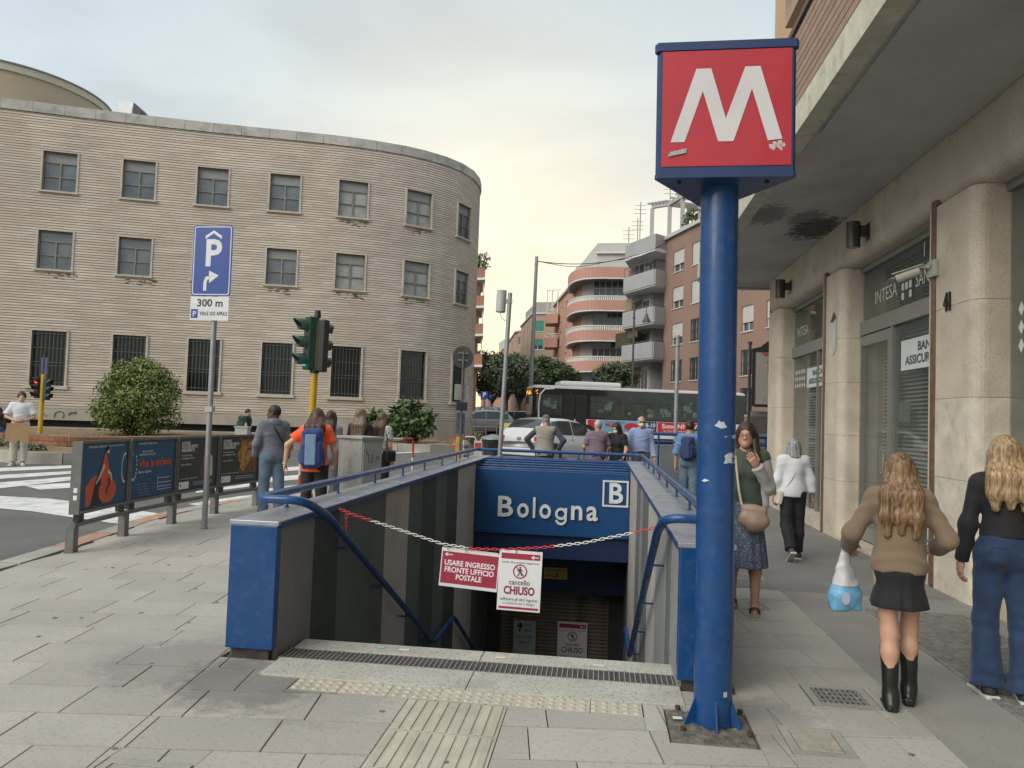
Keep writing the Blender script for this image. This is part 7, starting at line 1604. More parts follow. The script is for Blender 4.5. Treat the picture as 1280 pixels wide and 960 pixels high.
for px_, d_, lab in ((606, 72, 'small blue P sign in the distant street'), (614, 95, 'second smaller blue sign in the distant street')):
    p = cw(px_, d_); t_ = thing('parking_sign_small', lab, 'road sign', (p.x, p.y, zg(p.y))); MB().cyl((0, 0, 0), .04, 2.9, 8).build('pole', galv, t_); MB().box(-.35, .35, -.05, -.02, 2.3, 3.0).build('sign_panel', sb_, t_); text('sign_letter', 'P', .6, (0, -.052, 2.65), UX, UZ, sw_, t_, bold=.02)
def hoopbar(lab, A_, B__, h, drops, zA=0., zB=0.):
    A_, B__ = Vector(A_), Vector(B__); t_ = thing('hoop_barrier', lab, 'barrier', A_); d = (B__ - A_); L_ = d.length; u = d / L_; r_ = .028
    def seg(pts, m_, nm): MB().tube(pts, r_, 12).build(nm, m_, t_)
    z0 = Vector((0, 0, 1))
    seg([z0 * 0, z0 * .22], rm, 'red_section'); seg([z0 * .22, z0 * .55], wm, 'white_section'); seg([z0 * .55, z0 * (h - .14)] + [z0 * (h - .14) + u * (.14 * (1 - math.cos(a))) + z0 * (.14 * math.sin(a)) for a in (PI / 6, PI / 3, PI / 2)] + [z0 * h + u * (L_ * .36)], rm, 'red_section')
    seg([z0 * h + u * (L_ * .36), z0 * h + u * (L_ * .66)], wm, 'white_section')
    seg([z0 * h + u * (L_ * .66), z0 * h + u * (L_ - .14)] + [z0 * (h - .14) + u * (L_ - .14 + .14 * math.sin(a)) + z0 * (.14 * math.cos(a)) for a in (PI / 6, PI / 3, PI / 2)] + [z0 * .6 + u * L_], rm, 'red_section'); seg([z0 * .6 + u * L_, z0 * .25 + u * L_], wm, 'white_section'); seg([z0 * .25 + u * L_, z0 * 0 + u * L_], rm, 'red_section')
a = gz(325, 630, 0); b = gz(374, 609, 0.); hoopbar('red and white hoop barrier behind the man in the grey hoodie', (a.x, a.y, 0), (b.x, b.y, 0), 1.09, 2)
a = cw(519.5, 19.0); b = cw(478, 17.2); hoopbar('red and white hoop barrier right of the grey cabinet', (a.x, a.y, 0), (b.x, b.y, 0), 1.02, 2)
p = cw(456.5, 10.3); t_ = thing('utility_cabinet', 'pale grey utility cabinet covered in scratches and tags', 'cabinet', (p.x, p.y, 0), -.50); cg = mat('cabinet_grey', (.34, .34, .31), .7, var=.1, scale=4, stain=.75, stain_scale=11, stain_col=(.13, .13, .12)); cg2 = mat('cabinet_grey_plain', (.33, .34, .32), .65, var=.1, stain=.3, stain_scale=7, stain_col=(.2, .2, .18))
MB().box(-.46, -.012, -.0, .36, .0, 1.25).build('left_door', cg, t_); MB().box(-.012, .0, -.008, .37, 0, 1.25).build('corner_seam', cg2, t_); MB().box(-.49, .02, -.03, .39, 1.25, 1.285, bev=.008).build('roof_cap', cg2, t_); MB().box(.0, .012, .01, .35, .1, 1.2).build('right_panel', cg2, t_)
MB().tube([(.0125, .05, 1.1), (.0125, .12, 1.02), (.0125, .10, .95), (.0125, .17, .93), (.0125, .18, 1.05)], .006, 4).tube([(.0125, .24, 1.02), (.0125, .31, 1.0), (.0125, .25, .97)], .006, 4).build('tag_scrawl', trimb, t_); MB().box(-.44, -.43, -.004, 0, .1, 1.2).box(-.05, -.04, -.004, 0, .1, 1.2).build('door_edge', cg2, t_)
p = cw(306.5, 23.0); t_ = thing('low_pillar', 'low pale box pillar in front of the walker with the green rucksack', 'cabinet', (p.x, p.y, .0), .1); MB().box(-.19, .19, -.15, .15, 0, 1.05, bev=.015).build('body', cg2, t_); MB().box(-.21, .21, -.17, .17, 1.05, 1.09).build('cap', cg2, t_)
# ================================================================ people (implicit surfaces meshed with surface nets)
def V3(*a): return np.array(a, dtype=float)
def nrm3(v): return v / (np.linalg.norm(v) + 1e-12)
def rotm(ax, a): return np.array(Matrix.Rotation(a, 3, ax))
BIG = 9.
def sdf_grid(prims, res, k=.04, noise=None, cuts=(), sub=(), pad=.03):
    lo = np.full(3, 1e9); hi = -lo.copy()
    for p in prims:
        for q in p['pts']: lo = np.minimum(lo, q - p['R']); hi = np.maximum(hi, q + p['R'])
    lo -= pad; hi += pad; n = np.ceil((hi - lo) / res).astype(int) + 2
    D = np.full(n, BIG, dtype=np.float32)
    ax = [lo[i] + res * np.arange(n[i]) for i in range(3)]
    def ev(p, sl):
        X = ax[0][sl[0]][:, None, None]; Y = ax[1][sl[1]][None, :, None]; Z = ax[2][sl[2]][None, None, :]
        if p['t'] == 'rc':
            a, b = p['pts']; ba = b - a; L2 = max(1e-9, ba @ ba); px, py, pz = X - a[0], Y - a[1], Z - a[2]
            t = np.clip((px * ba[0] + py * ba[1] + pz * ba[2]) / L2, 0, 1); qx, qy, qz = px - t * ba[0], py - t * ba[1], pz - t * ba[2]
            if 'fl' in p:
                nx_, f = p['fl']; dd = (qx * nx_[0] + qy * nx_[1] + qz * nx_[2]) * (f - 1); qx = qx + dd * nx_[0]; qy = qy + dd * nx_[1]; qz = qz + dd * nx_[2]
            d = np.sqrt(qx * qx + qy * qy + qz * qz) - (p['r'][0] + (p['r'][1] - p['r'][0]) * t)
        elif p['t'] == 'el':
            c = p['pts'][0]; M_ = p['M']; px, py, pz = X - c[0], Y - c[1], Z - c[2]; r = p['r']
            q = [(px * M_[0, i] + py * M_[1, i] + pz * M_[2, i]) for i in range(3)]
            k0 = np.sqrt(sum((q[i] / r[i]) ** 2 for i in range(3))); k1 = np.sqrt(sum((q[i] / r[i] ** 2) ** 2 for i in range(3))) + 1e-9; d = k0 * (k0 - 1) / k1
        else:
            c = p['pts'][0]; M_ = p['M']; px, py, pz = X - c[0], Y - c[1], Z - c[2]; h = p['h']; r = p['r']
            q = [np.abs(px * M_[0, i] + py * M_[1, i] + pz * M_[2, i]) - (h[i] - r) for i in range(3)]
            d = np.sqrt(sum(np.maximum(v, 0) ** 2 for v in q)) + np.minimum(np.maximum(np.maximum(q[0], q[1]), q[2]), 0) - r
        for pt, nn in p.get('cut', ()): d = np.maximum(d, (X - pt[0]) * nn[0] + (Y - pt[1]) * nn[1] + (Z - pt[2]) * nn[2])
        return d
    def sl_of(p, m):
        l = np.min([q for q in p['pts']], axis=0) - p['R'] - m; h = np.max([q for q in p['pts']], axis=0) + p['R'] + m
        i0 = np.clip(np.floor((l - lo) / res).astype(int), 0, n); i1 = np.clip(np.ceil((h - lo) / res).astype(int) + 1, 0, n); return tuple(slice(a, b) for a, b in zip(i0, i1))
    for p in prims:
        kk = p.get('k', k); sl = sl_of(p, kk + res * 2); d = ev(p, sl).astype(np.float32); o = D[sl]
        h = np.maximum(kk - np.abs(o - d), 0) / kk if kk > 0 else 0; D[sl] = np.minimum(o, d) - h * h * kk * .25
    for p in sub:
        sl = sl_of(p, .02); d = ev(p, sl).astype(np.float32); D[sl] = np.maximum(D[sl], -d)
    X, Y, Z = ax[0][:, None, None], ax[1][None, :, None], ax[2][None, None, :]
    if noise: D += noise(X, Y, Z).astype(np.float32)
    for pt, nn in cuts: D = np.maximum(D, ((X - pt[0]) * nn[0] + (Y - pt[1]) * nn[1] + (Z - pt[2]) * nn[2]).astype(np.float32))
    D[0] = D[-1] = BIG; D[:, 0] = D[:, -1] = BIG; D[:, :, 0] = D[:, :, -1] = BIG
    return D, lo
def nets(D, lo, res):
    s = D < 0; n = D.shape
    c = [s[i:n[0] - 1 + i, j:n[1] - 1 + j, k:n[2] - 1 + k] for i in (0, 1) for j in (0, 1) for k in (0, 1)]
    cnt = sum(x.astype(np.int8) for x in c); act = (cnt > 0) & (cnt < 8); idx = np.full(act.shape, -1, dtype=np.int64); I = np.argwhere(act); idx[act] = np.arange(len(I))
    P = np.zeros((len(I), 3)); W = np.zeros(len(I))
    off = [(i, j, k) for i in (0, 1) for j in (0, 1) for k in (0, 1)]
    val = [np.clip(D[I[:, 0] + o[0], I[:, 1] + o[1], I[:, 2] + o[2]], -1, 1) for o in off]
    for a in range(8):
        for b in range(a + 1, 8):
            if sum(abs(off[a][q] - off[b][q]) for q in range(3)) != 1: continue
            va, vb = val[a], val[b]; m = (va < 0) != (vb < 0); t = np.where(m, va / np.where(m, va - vb, 1), 0)
            P += m[:, None] * (np.array(off[a]) + t[:, None] * (np.array(off[b]) - np.array(off[a]))); W += m
    P = P / W[:, None] + I; V = P * res + lo; F = []
    for ax_ in range(3):
        u, v = (ax_ + 1) % 3, (ax_ + 2) % 3; a = [slice(None)] * 3; b = [slice(None)] * 3; a[ax_] = slice(0, -1); b[ax_] = slice(1, None)
        ch = s[tuple(a)] != s[tuple(b)]; E = np.argwhere(ch); E = E[(E[:, u] > 0) & (E[:, v] > 0) & (E[:, u] < n[u] - 1) & (E[:, v] < n[v] - 1)]
        def g(du, dv): q = E.copy(); q[:, u] -= du; q[:, v] -= dv; return idx[q[:, 0], q[:, 1], q[:, 2]]
        Q = np.stack([g(1, 1), g(0, 1), g(0, 0), g(1, 0)], 1); inside = s[E[:, 0], E[:, 1], E[:, 2]]; Q[~inside] = Q[~inside][:, ::-1]; F.append(Q)
    F = np.concatenate(F); F = F[(F >= 0).all(1)]; return V, F
def np_mesh(name, parts, m_):
    vs = []; fs = []; o = 0
    for V, F in parts: vs.append(V); fs.append(F + o); o += len(V)
    V = np.concatenate(vs); F = np.concatenate(fs); me = bpy.data.meshes.new(name); me.vertices.add(len(V)); me.vertices.foreach_set('co', V.astype(np.float32).ravel())
    me.loops.add(len(F) * 4); me.loops.foreach_set('vertex_index', F.astype(np.int32).ravel()); me.polygons.add(len(F)); me.polygons.foreach_set('loop_start', np.arange(0, len(F) * 4, 4, dtype=np.int32))
    me.polygons.foreach_set('use_smooth', np.ones(len(F), dtype=bool)); me.update(calc_edges=True); me.materials.append(m_); return me
def RC(a, b, ra, rb=None, **k): rb = ra if rb is None else rb; return dict(t='rc', pts=[np.array(a, float), np.array(b, float)], r=(ra, rb), R=max(ra, rb), **k)
def EL(c, r, M_=None, **k): return dict(t='el', pts=[np.array(c, float)], r=r, R=max(r), M=np.eye(3) if M_ is None else M_, **k)
def BX(c, h, r, M_=None, **k): return dict(t='bx', pts=[np.array(c, float)], h=h, r=r, R=math.sqrt(sum(x * x for x in h)), M=np.eye(3) if M_ is None else M_, **k)
def folds(amp, f=14., seed=0, zf=.55):
    r_ = np.random.RandomState(seed); ws = [(r_.normal(size=3) * np.array([1, 1, zf]), r_.rand() * 6.3) for _ in range(5)]
    def fn(X, Y, Z):
        t = 0
        for i, (w_, ph) in enumerate(ws): w_ = w_ / np.linalg.norm(w_) * f * (1 + .35 * i); t = t + np.sin(X * w_[0] + Y * w_[1] + Z * w_[2] + ph + 1.3 * np.sin(Z * f * .6 + i)) / (1 + .3 * i)
        return amp * (t / 2.6 + .45 * np.sin(ws[0][0][0] * X * 9 + 38 * Z + 3 * np.sin(Y * 22 + Z * 17)) * np.sin(9 * Z + ph))
    return fn
def strands(amp, cx_, cy_, f=34, wave=5., seed=0):
    def fn(X, Y, Z):
        a = np.arctan2(X - cx_, -(Y - cy_)); w_ = .10 * np.sin(Z * wave * 4 + 2 * a) + .06 * np.sin(Z * wave * 9 + 5 * a + seed)
        return amp * (np.sin(f * (a + w_) + seed) * .6 + .4 * np.sin(f * 2.3 * (a + w_ * .6) + 1.7 + seed))
    return fn
def clothmat(name, c, rough=.85, var=.08, pat=None, sheen=.15, bump=.35, bs=140):
    return mat(name, c, rough, var=var, scale=9, bump=bump, bscale=bs, sheen=sheen, **(pat or {}))
def hairmat(name, c1, c2):
    if name in MC: return MC[name]
    m = bpy.data.materials.new(name); m.use_nodes = True; n = m.node_tree; b = n.nodes['Principled BSDF']; tc_ = n.nodes.new('ShaderNodeTexCoord'); mp = n.nodes.new('ShaderNodeMapping'); mp.inputs['Scale'].default_value = (70, 70, 5)
    n.links.new(tc_.outputs['Object'], mp.inputs[0]); nz_ = n.nodes.new('ShaderNodeTexNoise'); nz_.inputs['Scale'].default_value = 1; nz_.inputs['Detail'].default_value = 4; nz_.inputs['Distortion'].default_value = .6; n.links.new(mp.outputs[0], nz_.inputs['Vector'])
    r_ = n.nodes.new('ShaderNodeValToRGB'); n.links.new(nz_.outputs[0], r_.inputs[0]); r_.color_ramp.elements[0].position = .35; r_.color_ramp.elements[1].position = .65; r_.color_ramp.elements[0].color = (*c1, 1); r_.color_ramp.elements[1].color = (*c2, 1)
    n.links.new(r_.outputs[0], b.inputs['Base Color']); b.inputs['Roughness'].default_value = .45; b.inputs['Specular IOR Level'].default_value = .45
    bp = n.nodes.new('ShaderNodeBump'); bp.inputs['Strength'].default_value = .6; bp.inputs['Distance'].default_value = .004; n.links.new(nz_.outputs[0], bp.inputs['Height']); n.links.new(bp.outputs[0], b.inputs['Normal']); MC[name] = m; return m
SK1 = mat('skin_light', (.50, .29, .20), .5, var=.06, scale=8, bump=.05, bscale=120); SK2 = mat('skin_tan', (.42, .235, .16), .5, var=.06, scale=8); SK3 = mat('skin_brown', (.13, .06, .04), .5, var=.06, scale=8)
def hand(W, d, n, t, sc, curl=.35, res=.0038, spread=1.):
    d, n = nrm3(d), n - d * (n @ d); n = nrm3(n); t = nrm3(t - d * (t @ d) - n * (t @ n)); P = []
    def pt(a, b, c): return W + (d * a + t * b + n * c) * sc
    P += [RC(pt(-.02, 0, 0), pt(.03, .0, 0), .024 * sc, .026 * sc, fl=(n, 1.35), k=.02), RC(pt(.03, .018, 0), pt(.08, .026, .002), .022 * sc, .015 * sc, fl=(n, 1.3), k=.02), RC(pt(.03, -.016, 0), pt(.075, -.026, .002), .020 * sc, .014 * sc, fl=(n, 1.3), k=.02), RC(pt(.03, 0, 0), pt(.082, .0, 0), .021 * sc, .016 * sc, fl=(n, 1.3), k=.02)]
    for j, (b0, L0, a0) in enumerate(((.030, 1.0, .090), (.010, 1.1, .094), (-.010, 1.02, .091), (-.028, .82, .083))):
        a = math.radians(8 + 34 * curl + 4 * j * curl); p = pt(a0 - .008, b0, .002); sp = (b0 * 4.) * .35 * spread; dd = d * math.cos(a) + n * math.sin(a) + t * sp
        for seg, (L_, r_, da) in enumerate(((.042, .0088, 0), (.026, .0080, 1), (.021, .0070, 1))):
            if da: a += math.radians(12 + 46 * curl); dd = d * math.cos(a) + n * math.sin(a) + t * sp
            q = p + nrm3(dd) * L_ * L0 * sc; P.append(RC(p, q, r_ * sc, r_ * sc * .92, k=.004)); p = q
    p = pt(.018, .026, .006); dd = d * .62 + t * .72 + n * .28; q = p + nrm3(dd) * .040 * sc; P.append(RC(p, q, .0135 * sc, .0105 * sc, k=.014))
    dd2 = d * .86 + t * .30 + n * (.25 + .5 * curl); q2 = q + nrm3(dd2) * .030 * sc; P.append(RC(q, q2, .0105 * sc, .0092 * sc, k=.004)); q3 = q2 + nrm3(d * .9 + t * .1 + n * (.3 + .6 * curl)) * .024 * sc; P.append(RC(q2, q3, .0092 * sc, .0078 * sc, k=.003))
    D, lo = sdf_grid(P, res, .005, pad=.01); return nets(D, lo, res)
class Person:
    def __init__(s, label, loc, rz, H, skin=SK1, fem=False, lean=0., side=0., arms=None, legs=None, head=(0, 0), group=None, res=.014, shoulder=None, fat=0., headres=.0065, name='person', pelvis_drop=None, handcurl=(.35, .35), palm=None):
        s.t = thing(name, label, 'person', loc, rz, group); s.s = H / 1.70; s.res = res; s.skin = skin; s.fem = fem; s.fat = fat; S = s.s
        s.LM = rotm('X', -lean) @ rotm('Y', side); s.piv = V3(0, 0, .97 * S)
        s.sh = (shoulder or (.155 if fem else .178)) * S; s.hp = .088 * S
        s.J = {}
        arms = arms or [((-.12, .02, -1), (-.05, .18, -1)), ((.12, .02, -1), (.05, .18, -1))]
        legs = legs or [(0, 0, 0), (0, 0, 0)]
        ank = []
        for i, sg in ((0, -1), (1, 1)):
            a, kf, yaw = legs[i][:3]; a, kf = math.radians(a), math.radians(kf); hip = V3(sg * s.hp, 0, .91 * S); lat = sg * (.02 + (legs[i][4] if len(legs[i]) > 4 else 0) * 2)
            td = nrm3(V3(lat, math.sin(a), -math.cos(a))); kn = hip + td * .425 * S; sd = nrm3(V3(lat * .3, math.sin(a - kf), -math.cos(a - kf))); an = kn + sd * .405 * S
            fp = a - kf; s.J[('hip', i)] = hip; s.J[('knee', i)] = kn; s.J[('ank', i)] = an; s.J[('sd', i)] = sd; s.J[('yaw', i)] = math.radians(yaw); s.J[('fp', i)] = fp if kf > .25 else 0; ank.append(an[2])
        dz = .083 * S - min(ank)
        for k_ in list(s.J):
            if k_[0] in ('hip', 'knee', 'ank'): s.J[k_] = s.J[k_] + V3(0, 0, dz)
        s.dz = dz; s.piv = s.piv + V3(0, 0, dz)
        for i, sg in ((0, -1), (1, 1)):
            shp = s.U(V3(sg * s.sh, -.005 * S, 1.385 * S)); u1 = s.LM @ nrm3(V3(*arms[i][0])); u2 = s.LM @ nrm3(V3(*arms[i][1])); el = shp + u1 * .285 * S; wr = el + u2 * .245 * S
            s.J[('sho', i)] = shp; s.J[('elb', i)] = el; s.J[('wri', i)] = wr; s.J[('ud', i)] = u2
        hy, hpch = head; s.HM = s.LM @ rotm('Z', math.radians(hy)) @ rotm('X', math.radians(-hpch))
        s.nk = s.U(V3(0, 0.0, 1.475 * S)); s.build_body(arms, handcurl, palm, headres)
    def U(s, p): S = s.s; q = p + V3(0, 0, s.dz); return s.piv + s.LM @ (q - s.piv)
    def Hd(s, p): return s.nk + s.HM @ (np.array(p, float) * s.s * .97)
    def torso(s, inf, k=.06):
        S, U, LM = s.s, s.U, s.LM; f = s.fat; a = .155 if not s.fem else .135; b = .105 + f * .5
        P = [RC(U(V3(-(s.sh / S - .05) * S, -.01 * S, 1.375 * S)), U(V3((s.sh / S - .05) * S, -.01 * S, 1.375 * S)), .058 * S + inf), EL(U(V3(0, 0, 1.27 * S)), ((a + f * .3) * S + inf, b * S + inf, .17 * S + inf), LM), EL(U(V3(0, f * .25, 1.10 * S)), (((.128 if not s.fem else .112) + f) * S + inf, (.098 + f * 1.1) * S + inf, .16 * S + inf), LM), EL(V3(0, -.012 * S, .955 * S) + V3(0, 0, s.dz), ((.150 + f * .6) * S + inf, (.112 + f * .5) * S + inf, .125 * S + inf))]
        for sg in (-1, 1): P.append(RC(U(V3(sg * .03 * S, -.02 * S, 1.455 * S)), U(V3(sg * (s.sh - .02 * S), -.01 * S, 1.395 * S)), .030 * S + inf * .7, .040 * S + inf * .7))
        if s.fem:
            for sg in (-1, 1): P.append(EL(U(V3(sg * .062 * S, .075 * S, 1.255 * S)), (.055 * S + inf * .6, .052 * S + inf * .6, .058 * S + inf * .6), LM, k=.05))
        return P
    def arm(s, i, inf, frac=1., flare=0., cutend=True):
        S = s.s; a, b, c = s.J[('sho', i)], s.J[('elb', i)], s.J[('wri', i)]; ra, rb, rc_ = .047 * S, .038 * S, .026 * S; P = []
        L = frac * 2
        if L <= 1: e = a + (b - a) * L; r_ = ra + (rb - ra) * L; P.append(RC(a, e + nrm3(b - a) * .05, ra + inf, r_ + inf + flare, cut=[(e, nrm3(b - a))] if cutend else ()))
        else:
            P.append(RC(a, b, ra + inf, rb + inf)); e = b + (c - b) * (L - 1); r_ = rb + (rc_ - rb) * (L - 1); P.append(RC(b, e + nrm3(c - b) * (.05 if L < 1.99 else .012), rb + inf, r_ + inf + flare, cut=[(e + (0 if L < 1.99 else 1) * nrm3(c - b) * .01, nrm3(c - b))]))
        return P
    def leg(s, i, inf, frac=1., r3=0., infk=None):
        S = s.s; a, b, c = s.J[('hip', i)], s.J[('knee', i)], s.J[('ank', i)]; infk = inf if infk is None else infk
        calf = b + (c - b) * .3 + V3(0, -.012 * S, 0); P = [RC(a, b, .082 * S + inf, .054 * S + infk)]
        e = b + (c - b) * frac; P += [RC(b, calf, .054 * S + infk, .054 * S + infk), RC(calf, e + nrm3(c - b) * .03, .054 * S + infk, .036 * S + infk + r3, cut=[(e, nrm3(c - b))] if r3 or frac < 1 else ())]; return P
    def build_body(s, arms, hc, palm, headres):
        S = s.s; P = s.torso(-.012, .05);
        for i in (0, 1): P += s.arm(i, 0., 1., cutend=False); P += s.leg(i, -.002)
        P += [RC(s.U(V3(0, -.015 * S, 1.40 * S)), s.Hd((0, -.005, .05)), .056 * S, .052 * S)]
        for i in (0, 1):
            an = s.J[('ank', i)]; fd = s.footdir(i); P.append(RC(an + V3(0, 0, -.01), an + fd[0] * .02 * S - fd[1] * .045 * S, .036 * S, .03 * S, k=.02)); P.append(RC(an - fd[1] * .05 * S, an + fd[0] * .13 * S - fd[1] * .062 * S, .032 * S, .022 * S, fl=(fd[1], 1.1), k=.03)); P.append(RC(an - fd[1] * .055 * S, an - fd[0] * .045 * S - fd[1] * .055 * S, .03 * S, k=.02))
        D, lo = sdf_grid(P, s.res, .035); parts = [nets(D, lo, s.res)]
        h = s.Hd; M_ = s.HM; q = .97 * S
        HP = [EL(h((0, -.006, .125)), (.074 * q, .094 * q, .098 * q), M_), EL(h((0, .035, .07)), (.058 * q, .062 * q, .075 * q), M_, k=.03), RC(h((0, .068, .022)), h((0, .072, .03)), .022 * q, k=.04), RC(h((-.045, .02, .05)), h((0, .07, .025)), .020 * q, k=.03), RC(h((.045, .02, .05)), h((0, .07, .025)), .020 * q, k=.03),
              RC(h((0, .092, .118)), h((0, .108, .082)), .007 * q, .012 * q, k=.012), EL(h((-.012, .098, .079)), (.009 * q,) * 3, M_, k=.008), EL(h((.012, .098, .079)), (.009 * q,) * 3, M_, k=.008), RC(h((-.03, .084, .132)), h((.03, .084, .132)), .010 * q, k=.02), RC(h((-.016, .090, .053)), h((.016, .090, .053)), .0075 * q, k=.006), RC(h((-.013, .089, .045)), h((.013, .089, .045)), .0075 * q, k=.006),
              EL(h((-.076, -.002, .10)), (.008 * q, .018 * q, .030 * q), M_, k=.008), EL(h((.076, -.002, .10)), (.008 * q, .018 * q, .030 * q), M_, k=.008), RC(h((0, -.02, .04)), h((0, -.01, -.06)), .054 * q, .058 * q, k=.03)]
        SB = [EL(h((-.031, .093, .113)), (.014 * q, .009 * q, .008 * q), M_), EL(h((.031, .093, .113)), (.014 * q, .009 * q, .008 * q), M_)]
        D, lo = sdf_grid(HP, headres, .02, sub=SB); parts.append(nets(D, lo, headres))
        for i, sg in ((0, -1), (1, 1)):
            d = s.J[('ud', i)]; n = np.array(palm[i], float) if palm and palm[i] is not None else V3(-sg, .15, 0);
            n = s.LM @ n; t = np.cross(d, n) * (-sg) * -1;
            if t @ V3(0, 1, .3) < 0 and not (palm and palm[i] is not None): t = -t
            if palm and len(palm) > 2 and palm[2 + i] is not None: t = s.LM @ np.array(palm[2 + i], float)
            parts.append(hand(s.J[('wri', i)] + d * .01, d, n, t, S * (1.0 if not s.fem else .93), hc[i]))
        s.body = bpy.data.objects.new('body', np_mesh('body', parts, s.skin)); COL.objects.link(s.body); s.body.parent = s.t
        e = MB(); w_ = MB()
        for sg in (-1, 1):
            c = h((sg * .031, .0855, .113)); w_.sph(c, .0105 * q, u=10, v=8); e.sph(h((sg * .031, .0925, .113)), .0052 * q, u=8, v=6)
        w_.build('eyes', mat('eye_white', (.45, .43, .40), .3, var=0), s.t); e.build('pupils', mat('eye_dark', (.03, .018, .012), .2, var=0), s.t)
        l = MB(); l.tube([h((-.021, .088, .050)), h((-.008, .0975, .0515)), h((.008, .0975, .0515)), h((.021, .088, .050))], [.003 * q, .0058 * q, .0058 * q, .003 * q], 8); l.build('lips', mat('lips', (.38, .12, .09), .45, var=.05), s.t)
    def footdir(s, i):
        yaw = s.J[('yaw', i)]; f = V3(math.sin(yaw), math.cos(yaw), 0); up_ = V3(0, 0, 1); a = s.J[('fp', i)]
        if abs(a) > .02: R = rotm('X', a); f = R @ f; up_ = R @ up_
        return f, up_
    def add(s, name, prims, m_, res=None, k=.03, noise=None, cuts=(), sub=(), label=None, parent=None):
        res = res or s.res; D, lo = sdf_grid(prims, res, k, noise, cuts, sub); V, F = nets(D, lo, res); o = bpy.data.objects.new(name, np_mesh(name, [(V, F)], m_)); COL.objects.link(o); o.parent = parent or s.t
        if label: o['label'] = label
        return o
    def top(s, m_, inf=.016, sleeve=.28, hem=.86, name='shirt', neck=1.452, fold=.006, flare=.008, ff=13., armless=False, dress=False, seed=1, neckr=.066):
        S = s.s; P = s.torso(inf, .06)
        if not armless:
            for i in (0, 1): P += s.arm(i, inf * .65 + .003, sleeve, flare)
        hz = hem * S + s.dz; R = s.LM; cuts = []
        P.append(RC(V3(0, -.005 * S, hz - .03), s.U(V3(0, s.fat * .2, 1.08 * S)), (.13 + s.fat * .8) * S + inf, (.115 + s.fat * .8) * S + inf, fl=(V3(0, 1, 0), 1.22)))
        D_in = dict(); res = s.res
        D, lo = sdf_grid(P, res, .045, folds(fold, ff, seed) if fold else None)
        n = D.shape; ax = [lo[i] + res * np.arange(n[i]) for i in range(3)]; X, Y, Z = ax[0][:, None, None], ax[1][None, :, None], ax[2][None, None, :]
        tor = (np.abs(X) < .215 * S + s.fat * .5) if not armless else (np.abs(X) < 9)
        if not armless:   # keep sleeves that hang below the hem
            dist = np.full(n, 9., dtype=np.float32)
            for i in (0, 1):
                for q in s.arm(i, inf + .012, sleeve, flare + .01):
                    a, b = q['pts']; ba = b - a; L2 = ba @ ba; t = np.clip(((X - a[0]) * ba[0] + (Y - a[1]) * ba[1] + (Z - a[2]) * ba[2]) / L2, 0, 1); dd = np.sqrt((X - a[0] - t * ba[0]) ** 2 + (Y - a[1] - t * ba[1]) ** 2 + (Z - a[2] - t * ba[2]) ** 2) - (q['r'][0] + (q['r'][1] - q['r'][0]) * t); dist = np.minimum(dist, dd)
            cut = np.where(dist < .0, -9., hz - Z)
        else: cut = hz - Z + 0 * X
        D = np.maximum(D, cut.astype(np.float32))
        c = s.U(V3(0, -.004 * S, neck * S)); u = R @ V3(0, 0, 1); rr = np.sqrt((X - c[0]) ** 2 + ((Y - c[1]) * 1.0) ** 2); pl = (X - c[0]) * u[0] + (Y - c[1]) * u[1] + (Z - c[2]) * u[2]
        D = np.maximum(D, np.maximum(pl - .012, -9).astype(np.float32)); D = np.maximum(D, (-(np.maximum(rr - neckr * S, np.abs(pl) - .03 * S))).astype(np.float32))
        D[0] = D[-1] = BIG; D[:, 0] = D[:, -1] = BIG; D[:, :, 0] = D[:, :, -1] = BIG
        V, F = nets(D, lo, res); o = bpy.data.objects.new(name, np_mesh(name, [(V, F)], m_)); COL.objects.link(o); o.parent = s.t; return o
    def trousers(s, m_, inf=.014, infk=.018, hem=.97, flare=.02, waist=1.02, name='trousers', fold=.005, seed=2, res=None):
        S = s.s; P = [EL(V3(0, -.012 * S, .955 * S + s.dz), ((.150 + s.fat * .5) * S + inf * .9, (.112 + s.fat * .4) * S + inf * .9, .13 * S)), RC(V3(0, -.01 * S, .98 * S + s.dz), V3(0, -.005 * S, 1.06 * S + s.dz), (.125 + s.fat * .7) * S + inf, (.118 + s.fat * .7) * S + inf, fl=(V3(0, 1, 0), 1.25))]
        for sg in (-1, 1): P.append(EL(V3(sg * .07 * S, -.06 * S, .91 * S + s.dz), (.08 * S + inf * .4, .075 * S + inf * .4, .085 * S)))
        for i in (0, 1): P += s.leg(i, inf, hem, flare, infk)
        return s.add(name, P, m_, res, .028, folds(fold, 16, seed, .3) if fold else None, cuts=[(V3(0, 0, waist * S + s.dz), V3(0, 0, 1))])
    def skirt(s, m_, hem, r1, waist=1.0, name='skirt', fold=.006, flat=1.15, seed=3, ff=20, xo=0., yo=0.):
        S = s.s; top_ = V3(0, -.005 * S, waist * S + s.dz); bot = V3(xo, yo, hem * S + s.dz - .05)
        P = [RC(top_, bot, .125 * S, r1 * S, fl=(V3(0, 1, 0), flat)), EL(V3(0, -.015 * S, .93 * S + s.dz), (.165 * S, .135 * S, .14 * S))]
        def fn(X, Y, Z): a = np.arctan2(X, -Y); return fold * np.sin(a * ff * .5 + 2 * np.sin(a * 3)) * np.clip((waist * S - Z) / (.35 * S), 0, 1) + 0 * Z
        return s.add(name, P, m_, None, .04, fn, cuts=[(V3(0, 0, hem * S + s.dz), V3(0, 0, -1)), (V3(0, 0, waist * S + s.dz), V3(0, 0, 1))])
